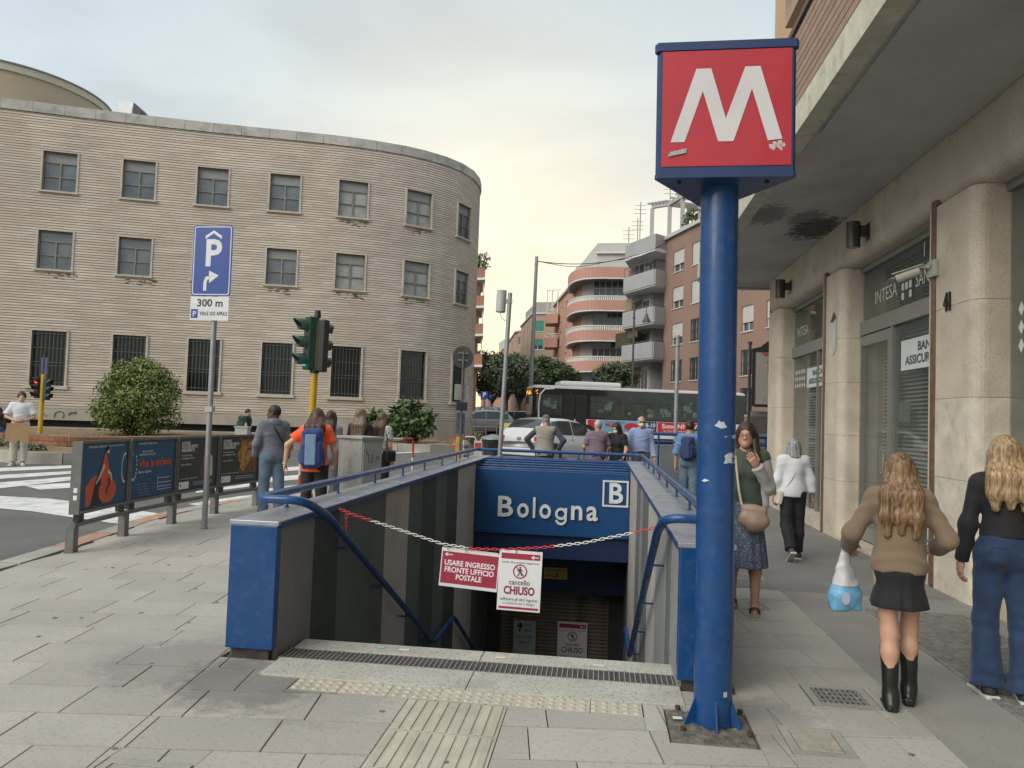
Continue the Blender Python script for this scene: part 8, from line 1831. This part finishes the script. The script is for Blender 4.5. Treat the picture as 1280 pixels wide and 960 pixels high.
    def shoes(s, m_, kind='sneaker', sole=None, top_=.10):
        S = s.s
        for i in (0, 1):
            an = s.J[('ank', i)]; f, u = s.footdir(i); sd = np.cross(f, u); c = an - u * .05 * S; M_ = np.stack([sd, f, u], 1)
            if kind == 'boot':
                kn = s.J[('knee', i)]; d = nrm3(kn - an); topp = an + (kn - an) * top_; P = [RC(an - u * .02 * S, topp, .047 * S, .060 * S, cut=[(topp, d)]), RC(c - f * .03 * S, c + f * .13 * S - u * .004, .040 * S, .034 * S, fl=(u, 1.15)), RC(c - f * .045 * S, an, .038 * S, .046 * S)]
                o = s.add('boot', P, m_, .008, .03, folds(.003, 26, 5 + i)); s.add('boot_heel', [BX(c - f * .055 * S - u * .026 * S, (.030 * S, .030 * S, .022), .005, M_)], m_, .006, parent=o); s.add('boot_sole', [BX(c + f * .055 * S - u * .031 * S, (.040 * S, .120 * S, .008), .006, M_)], m_, .006, parent=o)
            elif kind == 'sneaker':
                P = [RC(c - f * .035 * S + u * .005, c + f * .12 * S - u * .006, .042 * S, .034 * S, fl=(u, 1.05)), RC(c - f * .04 * S, an + u * .02 * S - f * .01, .038 * S, .042 * S)]
                o = s.add('shoe', P, m_, .008, .03, cuts=[(an + u * .02 * S, u)]); s.add('sole', [BX(c + f * .045 * S - u * .028 * S, (.046 * S, .142 * S, .014), .012, M_)], sole or m_, .006, parent=o)
            else:
                o = s.add('sandal', [BX(c + f * .045 * S - u * .026 * S, (.042 * S, .135 * S, .010), .009, M_)], sole or m_, .006)
                for q in (.10, .05, -.02): c2 = c + f * q * S; MB().tube([c2 - sd * .044 * S - u * .02, c2 - sd * .03 * S + u * .015 * S, c2 + u * (.028 if q > 0 else .045) * S, c2 + sd * .03 * S + u * .015 * S, c2 + sd * .044 * S - u * .02], .007, 6).build('strap', m_, o)
    def belt_bag(s): pass
    def hair_short(s, m_, lowz=.06, thick=.012, front=.155, cap=False, name='hair', bald=False):
        h, q, M_ = s.Hd, .97 * s.s, s.HM; P = [EL(h((0, -.012, .128)), ((.074 + thick) * q, (.094 + thick * .8) * q, (.098 + thick) * q), M_)]
        sub = [EL(h((0, .115, .085)), (.080 * q, .085 * q, .080 * q), M_), BX(h((0, .10, .0)), (.2 * q, .10 * q, .09 * q), .01, M_)]
        if bald: sub.append(EL(h((0, .03, .21)), (.075 * q, .10 * q, .065 * q), M_))
        u = M_ @ V3(0, 0, 1); b = M_ @ V3(0, 1, 0); return s.add(name, P, m_, .006, .01, strands(.0025, *s.nk[:2]), cuts=[(h((0, 0, lowz)), -u)], sub=sub)
    def hair_long(s, m_, L, width=.10, thick=.045, fwd=0., wave=5., amp=.006, side=0., parent=None, seed=0, res=None, part=True, ctr=None):
        h, q, M_ = s.Hd, .97 * s.s, s.HM; u = s.LM @ V3(0, 0, 1); S = s.s
        P = [EL(h((0, -.014, .128)), (.090 * q, .108 * q, .110 * q), M_)]; c0 = h((0, -.045, .10)); dn = V3(0, 0, -1)
        for x in (-.055, 0, .055):
            a = h((x, -.045 if x == 0 else -.02, .09)); b = s.U(V3((x * 1.35 + side) * S, (-.085 - thick * .3) * S, 1.42 * S)); c = s.U(V3((x * (width / .055) * .8 + side) * S, (-.118) * S, (1.44 - L * .6) * S)); e = s.U(V3((x * (width / .055) * .75 + side) * S, (-.118) * S, (1.44 - L) * S - abs(x) * .25))
            P += [RC(a, b, .052 * q, (.045 + thick * .3) * S, k=.03), RC(b, c, (.045 + thick * .3) * S, thick * S, k=.03), RC(c, e, thick * S, thick * .55 * S, k=.03)]
        for sg in (-1, 1): P.append(RC(h((sg * .070, -.005, .12)), h((sg * .080, -.015, -.02)), .026 * q, .030 * q, k=.03)); P.append(RC(h((sg * .080, -.015, -.02)), s.U(V3(sg * .10 * S, -.06 * S, 1.36 * S)), .030 * q, .032 * S, k=.04))
        sub = [EL(h((0, .125, .085)), (.062 * q, .085 * q, .092 * q), M_)]
        return s.add('hair', P, m_, res or .009, .03, strands(amp * .75, s.nk[0], s.nk[1] + .02, 46, wave, seed), sub=sub)
    def bob(s, m_, L=.13, amp=.004):
        h, q, M_ = s.Hd, .97 * s.s, s.HM; P = [EL(h((0, -.014, .125)), (.092 * q, .110 * q, .112 * q), M_)]
        for a in np.linspace(-2.3, 2.3, 9): P.append(RC(h((.070 * math.sin(a), -.02 - .07 * math.cos(a), .10)), h((.085 * math.sin(a), -.02 - .085 * math.cos(a), .12 - L)), .030 * q, .030 * q, k=.02))
        return s.add('hair', P, m_, .007, .02, strands(amp, s.nk[0], s.nk[1], 34, 3), sub=[EL(h((0, .125, .085)), (.062 * q, .085 * q, .092 * q), M_)])
    def mask(s, m_):
        h, q, M_ = s.Hd, .97 * s.s, s.HM; s.add('face_mask', [EL(h((0, .062, .055)), (.056 * q, .058 * q, .050 * q), M_), RC(h((0, .10, .085)), h((0, .105, .05)), .012 * q, k=.02)], m_, .005, .01)
        for sg in (-1, 1): MB().tube([h((sg * .052, .07, .07)), h((sg * .076, .01, .10))], .002, 5).build('mask_strap', m_, s.t)
    def glasses(s, m_, dark=False):
        h = s.Hd; q = MB()
        for sg in (-1, 1):
            if dark: q.plate([(x, z_) for x, z_ in blob((0, 0), .024 * s.s, .017 * s.s)], h((sg * .032, .106, .113)), s.HM @ V3(1, 0, 0), s.HM @ V3(0, 0, 1), .004)
            q.tube([h((sg * .032 + .023 * math.cos(a), .106, .113 + .017 * math.sin(a))) for a in [2 * PI * k / 14 for k in range(14)]], .0016, 5, closed=True); q.tube([h((sg * .055, .105, .118)), h((sg * .078, .0, .112))], .0016, 5)
        q.tube([h((-.010, .108, .116)), h((.010, .108, .116))], .0016, 5); q.build('glasses', m_, s.t)
    def brows(s, m_):
        h = s.Hd; q = MB()
        for sg in (-1, 1): q.tube([h((sg * .015, .094, .133)), h((sg * .032, .092, .139)), h((sg * .048, .080, .134))], .0032 * s.s, 6)
        q.build('eyebrows', m_, s.t)
    def strap(s, pts, r, m_, name='strap', flat=True, parent=None):
        pts = [Vector(p) for p in pts]; q = MB(); sm = smoothpath(pts, .08, 4)
        q.tube(sm, r, 6); return q.build(name, m_, parent or s.t)
    def backpack(s, m1, m2, w_=.15, h_=.24, d_=.09, zc=1.19, yo=-.19, name='backpack', label=None):
        S = s.s; M_ = s.LM; c = s.U(V3(0, yo * S, zc * S)); o = s.add(name, [BX(c + M_ @ V3(0, 0, h_ * .12), (w_ * .84, d_ * .9, h_ * .86), .075, M_), EL(c + M_ @ V3(0, -.01, -h_ * .35), (w_ * 1.04, d_ * 1.25, h_ * .62), M_, k=.05), BX(c + M_ @ V3(0, -d_ * .7, -h_ * .25), (w_ * .82, .05, h_ * .55), .04, M_, k=.015)], m1, .012, .02, folds(.004, 14, 8));
        if m2: s.add('backpack_panel', [BX(c + M_ @ V3(0, -d_ - .030, -.02), (w_ * .42, .016, h_ * .72), .012, M_)], m2, .008, parent=o)
        for sg in (-1, 1): s.strap([c + M_ @ V3(sg * .08, d_ * .6, h_ * .7), s.U(V3(sg * .105 * S, -.02 * S, 1.455 * S)), s.U(V3(sg * .115 * S, .115 * S, 1.34 * S)), s.U(V3(sg * .13 * S, .09 * S, 1.12 * S)), c + M_ @ V3(sg * w_ * .9, d_ * .3, -h_ * .7)], .017, m1, 'shoulder_strap', parent=o)
        return o
def at_px(px, dep, z=0.): p = cw(px, dep); return (p.x, p.y, z)
R_ = math.radians
hb = hairmat('hair_dark_brown', (.018, .010, .007), (.055, .028, .018)); hbl = hairmat('hair_blond', (.16, .10, .05), (.45, .32, .18)); hbr = hairmat('hair_light_brown', (.075, .042, .022), (.27, .165, .085)); hgy = hairmat('hair_grey', (.12, .12, .125), (.34, .34, .34)); hwt = hairmat('hair_silver', (.30, .29, .28), (.50, .49, .47)); hbk = hairmat('hair_black', (.008, .007, .006), (.03, .025, .022)); hrd = hairmat('hair_auburn', (.030, .012, .009), (.10, .04, .028)); hau = hairmat('hair_ash', (.08, .055, .035), (.24, .17, .11))
denim = clothmat('denim_blue', (.045, .095, .18), .8, .25); denl = clothmat('denim_light', (.10, .16, .22), .8, .25); dend = clothmat('denim_deep', (.010, .032, .085), .8, .3); blk = clothmat('cloth_black', (.010, .010, .013), .8, .1, sheen=.05); wht = clothmat('cloth_white', (.58, .59, .62), .85, .05); leather = mat('leather_black', (.010, .012, .013), .32, var=.1, bump=.1, bscale=60); canvas = mat('sneaker_black', (.02, .02, .024), .7, var=.1); rubw = mat('rubber_white', (.50, .50, .48), .6, var=.06)
P = Person('woman in a tan jacket, black mini skirt and tall black boots carrying a plastic bag', (1.765, 4.78, 0), R_(-14), 1.475, fem=True, res=.010, head=(0, 6), arms=[((-.50, .0, -.88), (.0, .95, -.50)), ((.48, -.02, -.88), (-.12, .95, -.35))], legs=[(-3, 4, -4, 0, -.045), (17, 20, 4, 0, -.02)], handcurl=(.95, .6), palm=[(.7, 0, -.7), None])
jk = clothmat('wool_tan', (.20, .145, .095), .95, .07, bump=.5, bs=200)
P.top(jk, .017, 1., .90, 'jacket', fold=.0085, flare=.014, seed=4); P.skirt(blk, .665, .195, .925, fold=.012, ff=16); P.shoes(leather, 'boot', top_=.78)
P.hair_long(hbr, .27, .115, .042, amp=.0045, wave=3, seed=1, res=.007)
S = P.s; w0 = P.J[('wri', 0)] + P.J[('ud', 0)] * .07
P.add('jacket_collar', [RC(P.U(V3(-.07 * S, -.05 * S, 1.455 * S)), P.U(V3(.07 * S, -.05 * S, 1.455 * S)), .028 * S, k=.02)], jk, .008)
bagw = mat('plastic_white', (.62, .62, .63), .35, var=.05, bump=.3, bscale=18, alpha=.92); bagb = mat('plastic_blue', (.16, .40, .62), .35, var=.1, bump=.2, bscale=18)
def wpt(P, v): c_, s_ = math.cos(P.t.rotation_euler[2]), math.sin(P.t.rotation_euler[2]); l = P.t.location; return Vector((l.x + v[0] * c_ - v[1] * s_, l.y + v[0] * s_ + v[1] * c_, l.z + v[2]))
hw = wpt(P, w0); bag = thing('plastic_bag', 'white and sky blue plastic carrier bag held by the woman in the tan jacket', 'bag', (hw.x - .03, hw.y - .02, 0), R_(12))
def free(name, prims, m_, res, k, noise, parent, cuts=()):
    D, lo = sdf_grid(prims, res, k, noise, cuts); o = bpy.data.objects.new(name, np_mesh(name, [nets(D, lo, res)], m_)); COL.objects.link(o); o.parent = parent; return o
zt_ = hw.z; zb0 = .47
BG = [RC((0, 0, zt_ - .04), (0, 0, zb0 + .10), .028, .104, fl=(V3(0, 1, 0), 1.5)), BX((0, 0, zb0 + .06), (.092, .055, .06), .02)]
free('bag_upper', BG, bagw, .006, .03, folds(.010, 48, 3, .12), bag, cuts=[(V3(0, 0, zb0 + .155), V3(0, 0, -1))])
free('bag_lower', BG, bagb, .007, .02, folds(.007, 42, 6, .25), bag, cuts=[(V3(0, 0, zb0 + .157), V3(0, 0, 1))])
MB().plate(blob((-.03, zb0 + .09), .028, .04, 10), (0, -.076, 0), (1, 0, 0), (0, 0, 1), .002).build('bag_print', mat('bag_print_pale', (.45, .55, .68), .4, var=.1), bag)
q = MB()
for sg in (-1, 1): q.tube([(sg * .01, 0, zt_ - .06), (sg * .022, 0, zt_ - .01), (0, 0, zt_ + .02)], .005, 6)
q.build('bag_handle', bagw, bag)
P = Person('blonde woman in a black top and wide blue jeans at the right photo edge', (2.50, 5.10, 0), R_(-8), 1.60, fem=True, res=.010, arms=[((-.22, .0, -1), (-.10, .16, -1)), ((.2, .15, -1), (.05, .5, -1))], legs=[(5, 12, -8), (-2, 6, 6)], handcurl=(.30, .4))
P.top(blk, .008, 1., 1.035, 'jumper', fold=.005, seed=9); P.trousers(dend, .010, .020, 1.06, .045, 1.065, fold=.008, seed=3, res=.010); P.shoes(canvas, 'sneaker', rubw); P.hair_long(hbl, .20, .115, .045, amp=.005, wave=3, seed=3, res=.007)
S = P.s; brn_l = mat('strap_brown', (.07, .03, .025), .5, var=.1)
P.strap([P.U(V3(-.07 * S, -.06 * S, 1.46 * S)), P.U(V3(-.02 * S, -.128 * S, 1.38 * S)), P.U(V3(.10 * S, -.135 * S, 1.22 * S)), P.U(V3(.17 * S, -.06 * S, 1.05 * S))], .012, brn_l, 'bag_strap')
lt = mat('jeans_stitch', (.10, .13, .17), .8, var=0)
for sg in (-1, 1):
    q = MB(); c = V3(sg * .075 * S, -.150 * S, .93 * S + P.dz)
    q.tube([c + V3(-.05 * S, .006, .05 * S), c + V3(.05 * S, .006, .05 * S), c + V3(.048 * S, 0, -.03 * S), c + V3(0, -.004, -.06 * S), c + V3(-.048 * S, 0, -.03 * S)], .0022, 4, closed=True); q.build('back_pocket', dend, P.t)
P.add('belt_band', [RC(V3(0, -.005 * S, 1.04 * S + P.dz), V3(0, -.005 * S, 1.07 * S + P.dz), .137 * S, fl=(V3(0, 1, 0), 1.22))], dend, .009, cuts=[(V3(0, 0, 1.035 * S + P.dz), V3(0, 0, -1)), (V3(0, 0, 1.072 * S + P.dz), V3(0, 0, 1))])
P = Person('grey haired woman in a white top and black trousers walking away along the bank', (2.36, 9.78, 0), R_(4), 1.475, SK2, fem=True, res=.012, fat=.012, arms=[((-.26, -.05, -1), (-.05, .3, -1)), ((.30, .0, -1), (.18, .1, -1))], legs=[(-6, 30, 0), (6, 3, 0)], handcurl=(.4, .3))
P.top(wht, .026, .86, .875, fold=.008, flare=.018, seed=6); P.trousers(blk, .020, .022, .97, .015, 1.0); P.shoes(mat('shoe_dark_grey', (.05, .05, .055), .7), 'sneaker', rubw); P.bob(hgy, .15)
S = P.s; P.strap([P.U(V3(.11 * S, -.03 * S, 1.445 * S)), P.U(V3(.03 * S, -.145 * S, 1.28 * S)), P.U(V3(-.12 * S, -.14 * S, 1.02 * S)), P.U(V3(-.19 * S, -.02 * S, .92 * S))], .005, mat('strap_grey', (.3, .3, .33), .6), 'bag_strap')
P.add('small_bag', [BX(P.U(V3(-.20 * S, -.03 * S, .86 * S)), (.035, .075, .085), .02, rotm('Y', .2))], mat('bag_ivory', (.50, .48, .42), .6, var=.05), .008)
P = Person('woman with glasses, green top, patterned blue skirt and sandals walking towards the camera', (1.27, 6.92, 0), R_(170), 1.64, SK2, fem=True, res=.010, headres=.0045, head=(-8, 4), arms=[((-.20, .10, -1), (.55, .55, .95)), ((.25, -.05, -1), (-.05, 1.0, .05))], legs=[(6, 6, 0), (-8, 10, 0)], handcurl=(.6, .8), palm=[(.3, -.6, .2), (-.6, 0, -.8), None, None], shoulder=.15)
grn = clothmat('knit_green', (.045, .065, .045), .9, .08); crd = clothmat('cardigan_pale', (.36, .34, .33), .9, .06); pats = mat('skirt_pattern', (.07, .09, .14), .85, var=.3, scale=20, speck=.9, speck_col=(.24, .27, .33), speck_scale=70)
P.top(grn, .014, .05, .93, 'green_top', fold=.004, seed=3, neck=1.44)
S = P.s
for i in (0, 1): P.add('cardigan_sleeve', P.arm(i, .016, 1., .016) + [], crd if i else crd, .010, .03, folds(.006, 18, i))
P.add('cuff', [RC(P.J[('elb', 0)] + P.J[('ud', 0)] * .12 * S, P.J[('elb', 0)] + P.J[('ud', 0)] * .22 * S, .050 * S, .044 * S, cut=[(P.J[('elb', 0)] + P.J[('ud', 0)] * .22 * S, P.J[('ud', 0)])])], wht, .009, .02, folds(.006, 30, 5))
P.add('cardigan_panel', [RC(P.U(V3(.13 * S, .03 * S, 1.42 * S)), P.U(V3(.15 * S, .05 * S, .95 * S)), .045 * S, .05 * S, fl=(V3(1, 0, 0), .8)), RC(P.U(V3(.02 * S, -.09 * S, 1.40 * S)), P.U(V3(.02 * S, -.09 * S, .95 * S)), .07 * S, .09 * S), RC(P.U(V3(-.14 * S, .0, 1.40 * S)), P.U(V3(-.16 * S, .0, .95 * S)), .045 * S, .05 * S)], crd, .011, .03, folds(.006, 16, 7))
P.skirt(pats, .40, .215, 1.02, fold=.008, ff=22); P.shoes(mat('sandal_brown', (.05, .03, .025), .6), 'sandal', mat('sandal_sole', (.35, .26, .2), .7))
P.hair_long(hb, .12, .085, .038, amp=.003, wave=2, res=.007, seed=2)
P.add('hair_lock', [RC(P.Hd((-.072, .01, .10)), P.U(V3(-.085 * S, .06 * S, 1.40 * S)), .024 * S, .036 * S), RC(P.U(V3(-.085 * S, .06 * S, 1.40 * S)), P.U(V3(-.11 * S, .125 * S, 1.24 * S)), .036 * S, .022 * S)], hb, .007, .02, strands(.003, *P.nk[:2]))
P.glasses(mat('glasses_frame', (.09, .06, .05), .4)); P.brows(hb)
tanb = mat('bag_tan_leather', (.27, .185, .135), .45, var=.08, bump=.15, bscale=30)
w0 = wpt(P, P.U(V3(-.075 * S, .21, .96 * S))); hb_ = thing('handbag', 'soft tan leather handbag hanging in front of the sandalled woman', 'bag', (w0.x, w0.y, 0), R_(170))
free('bag_body', [RC((-.08, 0, w0.z - .03), (.08, 0, w0.z - .01), .028, .028), RC((-.065, 0, w0.z - .12), (.065, 0, w0.z - .10), .062, .062, fl=(V3(0, 1, 0), 1.3)), RC((0, 0, w0.z - .13), (0, 0, w0.z - .04), .085, .045, fl=(V3(0, 1, 0), 1.5))], tanb, .007, .05, folds(.006, 24, 4), hb_)
q = MB(); q.tube([(-.09, -.035, w0.z), (0, -.056, w0.z - .025), (.09, -.035, w0.z)], .004, 5); q.tube([(-.02, -.05, w0.z - .04), (-.06, -.085, w0.z - .17)], .003, 5); q.build('bag_seam', mat('bag_seam', (.12, .08, .06), .5), hb_)
q = MB(); pp = [w0 + Vector((.0, .0, .0))];
a = wpt(P, P.U(V3(.10 * S, .0, 1.455 * S))); b = wpt(P, P.U(V3(.085 * S, .125 * S, 1.32 * S))); c = wpt(P, P.U(V3(.05 * S, .17 * S, 1.05 * S)))
hbm = [Vector((v.x - w0.x, v.y - w0.y, v.z)) for v in (a, b, c)]; ca, sa = math.cos(R_(-170)), math.sin(R_(-170)); hbm = [Vector((v.x * ca - v.y * sa, v.x * sa + v.y * ca, v.z)) for v in hbm] + [Vector((.09, 0, w0.z - .03))]
MB().tube(smoothpath(hbm, .1), .011, 8).build('bag_strap', mat('strap_cream', (.45, .37, .28), .5), hb_)
P = Person('man in a blue shirt with a navy backpack, half hidden by the thick pole', at_px(864, 13.9), R_(-18), 1.67, SK1, arms=[((-.22, -.08, -1), (-.08, .22, -1)), ((.2, 0, -1), (.1, .3, -1))], legs=[(4, 4, 0), (-6, 8, 0)])
shb = clothmat('shirt_mid_blue', (.10, .21, .40), .85, .08); P.top(shb, .022, .55, .90, fold=.008, flare=.012); P.trousers(denl, .018, .022); P.shoes(canvas, 'sneaker', canvas); P.hair_short(hb); P.backpack(clothmat('pack_navy', (.010, .022, .085), .7, .1), clothmat('pack_navy2', (.015, .035, .12), .7), .145, .22, .07)
P.add('belt', [RC(V3(0, -.005, 1.005 * P.s + P.dz), V3(0, -.005, 1.02 * P.s + P.dz), .150 * P.s, fl=(V3(0, 1, 0), 1.22))], leather, .012, cuts=[(V3(0, 0, .995 * P.s + P.dz), V3(0, 0, -1)), (V3(0, 0, 1.03 * P.s + P.dz), V3(0, 0, 1))])
P = Person('bald man in a light blue shirt wearing sunglasses and a white mask', at_px(803, 15.7), R_(186), 1.735, SK1, fat=.022, arms=[((-.2, .0, -1), (-.15, .32, -1)), ((.22, -.02, -1), (.05, .22, -1))], head=(0, 2)); mk = mat('mask_white', (.60, .60, .58), .7, var=.03)
P.top(clothmat('shirt_pale_blue', (.24, .30, .50), .85, .06), .020, .96, .97, fold=.008, flare=.01); P.trousers(clothmat('trousers_grey', (.10, .10, .10), .85, .06), .018, .02); P.shoes(leather, 'sneaker'); P.hair_short(hgy, lowz=.05, thick=.004, bald=True); P.mask(mk); P.glasses(trimb, True)
P.add('belt', [RC(V3(0, .0, .985 * P.s), V3(0, 0, 1.0 * P.s), .165 * P.s, fl=(V3(0, 1, 0), 1.15))], leather, .012, cuts=[(V3(0, 0, .975 * P.s), V3(0, 0, -1)), (V3(0, 0, 1.005 * P.s), V3(0, 0, 1))])
P = Person('dark haired woman in a black top and white mask looking down at the railing', at_px(775, 15.55), R_(155), 1.60, SK1, fem=True, fat=.01, lean=.12, head=(-10, 16), arms=[((-.25, .25, -1), (.05, .75, -.75)), ((.2, .3, -1), (-.1, .7, -.8))])
P.top(blk, .018, .34, .86, fold=.006); P.trousers(blk, .018, .02); P.shoes(leather, 'sneaker'); P.bob(hb, .16); P.mask(mk)
P = Person('silver haired man in a mauve checked shirt seen from behind at the far railing', at_px(749, 15.5), R_(10), 1.63, SK1, fat=.03, lean=-.03, head=(-12, 6), arms=[((-.35, .15, -1), (.05, .7, -.7)), ((.35, .15, -1), (-.05, .7, -.7))])
P.top(mat('shirt_mauve', (.20, .145, .19), .9, var=.12, scale=9, speck=.5, speck_col=(.12, .10, .17), speck_scale=55, bump=.3, bscale=100), .022, .40, .80, fold=.008); P.trousers(clothmat('trousers_dark', (.03, .03, .04), .85), .018, .02); P.shoes(leather, 'sneaker'); P.hair_short(hwt, lowz=.03, thick=.008)
P = Person('man in a grey cap and beige waistcoat with hands on hips, before the white hatchback', at_px(684, 15.6), R_(-4), 1.70, SK1, fat=.012, head=(8, 12), arms=[((-.72, -.12, -.72), (.55, .35, -.85)), ((.72, -.12, -.72), (-.55, .35, -.85))])
ws_ = clothmat('shirt_slate', (.045, .055, .085), .85, .08); P.top(ws_, .016, .97, .95, 'shirt', fold=.006); P.top(clothmat('waistcoat_beige', (.30, .28, .24), .9, .07), .034, .1, .86, 'waistcoat', fold=.009, armless=True); P.trousers(clothmat('jeans_dark', (.03, .045, .07), .85), .018, .02); P.shoes(leather, 'sneaker'); P.hair_short(hgy, thick=.006)
h = P.Hd; q = .97 * P.s; P.add('cap', [EL(h((0, -.01, .150)), (.086 * q, .104 * q, .085 * q), P.HM)], clothmat('cap_grey', (.13, .125, .115), .9, .08), .007, cuts=[(h((0, 0, .135)), P.HM @ V3(0, 0, -1))]); P.add('cap_peak', [EL(h((0, .115, .140)), (.062 * q, .06 * q, .010 * q), P.HM)], MC['cap_grey'], .006)
P = Person('young man in a grey hoodie and faded jeans looking left past the poster cases', at_px(345, 11.4), R_(42), 1.685, SK3, head=(52, 4), arms=[((-.25, .05, -1), (.15, .55, -.8)), ((.2, .0, -1), (.0, .35, -1))], legs=[(5, 5, 0), (-5, 5, 0)], fat=.005)
hd = clothmat('hoodie_grey', (.14, .155, .19), .9, .14); P.top(hd, .022, .97, .86, 'hoodie', fold=.008); S = P.s; P.add('hood', [EL(P.U(V3(0, -.075 * S, 1.43 * S)), (.10 * S, .055 * S, .065 * S), P.LM), RC(P.U(V3(-.07 * S, -.03 * S, 1.465 * S)), P.U(V3(.07 * S, -.03 * S, 1.465 * S)), .03 * S)], hd, .011, .03, folds(.004, 20, 3)); P.trousers(denl, .020, .024); P.shoes(rubw, 'sneaker', rubw); P.hair_short(hbk, lowz=.06, thick=.006); P.brows(hbk)
P.strap([P.U(V3(-.08 * S, .0, 1.46 * S)), P.U(V3(-.03 * S, -.145 * S, 1.34 * S)), P.U(V3(.12 * S, -.13 * S, 1.12 * S)), P.U(V3(.18 * S, .0, 1.02 * S))], .011, blk, 'cross_strap')
P = Person('woman in a bright orange shirt with a blue backpack and long dark hair', at_px(398, 10.0), R_(10), 1.66, SK1, fem=True, res=.011, fat=.012, lean=.10, side=-.03, head=(-10, 26), arms=[((-.75, -.05, -.70), (-.12, .10, -1)), ((.35, .25, -1), (-.1, .8, -.6))])
orn = mat('shirt_orange', (.85, .09, .015), .75, var=.05, sheen=.2, bump=.3, bscale=100); P.top(orn, .026, .30, .84, fold=.008, flare=.02); P.trousers(blk, .014, .014); P.shoes(canvas, 'sneaker', rubw); P.hair_long(hrd, .17, .10, .05, amp=.006, wave=4, seed=6); P.backpack(clothmat('pack_blue', (.012, .03, .14), .7, .1), clothmat('pack_pale', (.13, .22, .33), .7, .15), .165, .27, .085, zc=1.13, yo=-.21)
P.strap([P.J[('wri', 0)] + V3(-.03, 0, .0), P.J[('wri', 0)] + V3(0, -.035, .0), P.J[('wri', 0)] + V3(.03, 0, .0), P.J[('wri', 0)] + V3(0, .035, 0)], .008, rubw, 'wristband')
P = Person('dark haired woman in grey mostly hidden behind the orange shirted woman', at_px(416, 12.2), R_(-10), 1.62, SK1, fem=True, head=(0, 5)); P.top(clothmat('top_grey', (.17, .18, .20), .9), .020, .6, .82, fold=.007); P.trousers(clothmat('trousers_slate', (.12, .13, .16), .85), .016, .018); P.shoes(canvas, 'sneaker', rubw); P.hair_long(hb, .24, .09, .04, seed=4)
P = Person('girl with long light brown hair and a black top above the grey cabinet', at_px(453, 12.6), R_(-6), 1.685, SK1, fem=True, head=(-12, 4), arms=[((-.2, .2, -1), (-.2, 1, -.3)), ((.2, .1, -1), (.0, .6, -.8))]); P.top(blk, .014, .3, .86); P.trousers(blk, .012, .014); P.shoes(canvas, 'sneaker', rubw); P.hair_long(hau, .36, .085, .04, seed=5, amp=.004, wave=2)
P = Person('girl with long brown hair, white patterned top and black shoulder bag by the hoop barrier', at_px(480, 12.9), R_(-24), 1.63, SK1, fem=True, head=(10, 3)); P.top(mat('top_white_print', (.48, .48, .48), .85, var=.05, speck=.9, speck_col=(.02, .02, .02), speck_scale=26), .018, .32, .90); P.trousers(blk, .014, .016); P.shoes(canvas, 'sneaker', rubw); P.hair_long(hbr if 0 else hairmat('hair_brown', (.045, .028, .018), (.17, .11, .07)), .40, .08, .04, seed=7, amp=.004, wave=2)
S = P.s; P.add('shoulder_bag', [BX(P.U(V3(.20 * S, -.02 * S, .94 * S)), (.06, .12, .10), .03, P.LM)], leather, .012); P.strap([P.U(V3(.12 * S, 0, 1.45 * S)), P.U(V3(.20 * S, -.10 * S, 1.2 * S)), P.U(V3(.215 * S, -.08 * S, 1.02 * S))], .008, leather, 'bag_strap')
P = Person('walker with a dark green rucksack behind the low pale pillar', at_px(312, 24.2, .1), R_(-78), 1.52, SK1, res=.018); P.top(blk, .018, .3, .86); P.trousers(denim); P.shoes(canvas, 'sneaker', canvas); P.hair_short(hbk); P.backpack(clothmat('pack_green', (.012, .05, .035), .8, .1), None, .16, .24, .13)
g_ = gg(22, 582); P = Person('young man in a white T-shirt and pale jeans holding a cardboard sheet', (g_.x, g_.y, 0.0), R_(212), 1.85, SK1, res=.014, head=(6, 0), legs=[(2, 2, -10), (2, 2, 14)], arms=[((-.38, .12, -1), (.75, .62, -.35)), ((.38, .12, -1), (-.75, .62, -.35))], handcurl=(.6, .6))
P.top(wht, .034, .42, .84, 'tshirt', fold=.008, flare=.02); P.trousers(clothmat('jeans_cream', (.42, .41, .35), .85, .06), .022, .028); P.shoes(rubw, 'sneaker', rubw); P.hair_short(hb, lowz=.07, thick=.02); P.brows(hb); S = P.s
P.add('moustache', [RC(P.Hd((-.02, .093, .064)), P.Hd((.02, .093, .064)), .006, k=.01)], hb, .004)
cm = thing('cardboard_sheet', 'torn brown cardboard sheet held in front of the man in the white T-shirt', 'cardboard', (0, 0, 0)); cp_ = wpt(P, V3(0, .30, .92)); cm.location = (cp_.x, cp_.y, cp_.z); cm.rotation_euler = (R_(-8), 0, R_(212 - 180))
MB().plate([(-.27, -.36), (-.18, -.30), (-.10, -.38), (.05, -.28), (.14, -.37), (.24, -.34), (.25, .14), (.1, .16), (-.24, .14)], (0, -.02, 0), (1, 0, 0), (0, 0, 1), .008).build('sheet', mat('cardboard', (.33, .21, .115), .9, var=.1, bump=.2), cm)
P = Person('dark haired passer-by in a dark jacket and denim shorts at the left photo edge', at_px(2, 23.5, .0), R_(20), 1.40, SK1, fem=True, res=.016); P.top(clothmat('jacket_dark', (.03, .022, .03), .9), .025, .97, .80); P.trousers(denim, .02, .03, .0); P.shoes(canvas, 'sneaker', rubw); P.hair_long(hbk, .15)
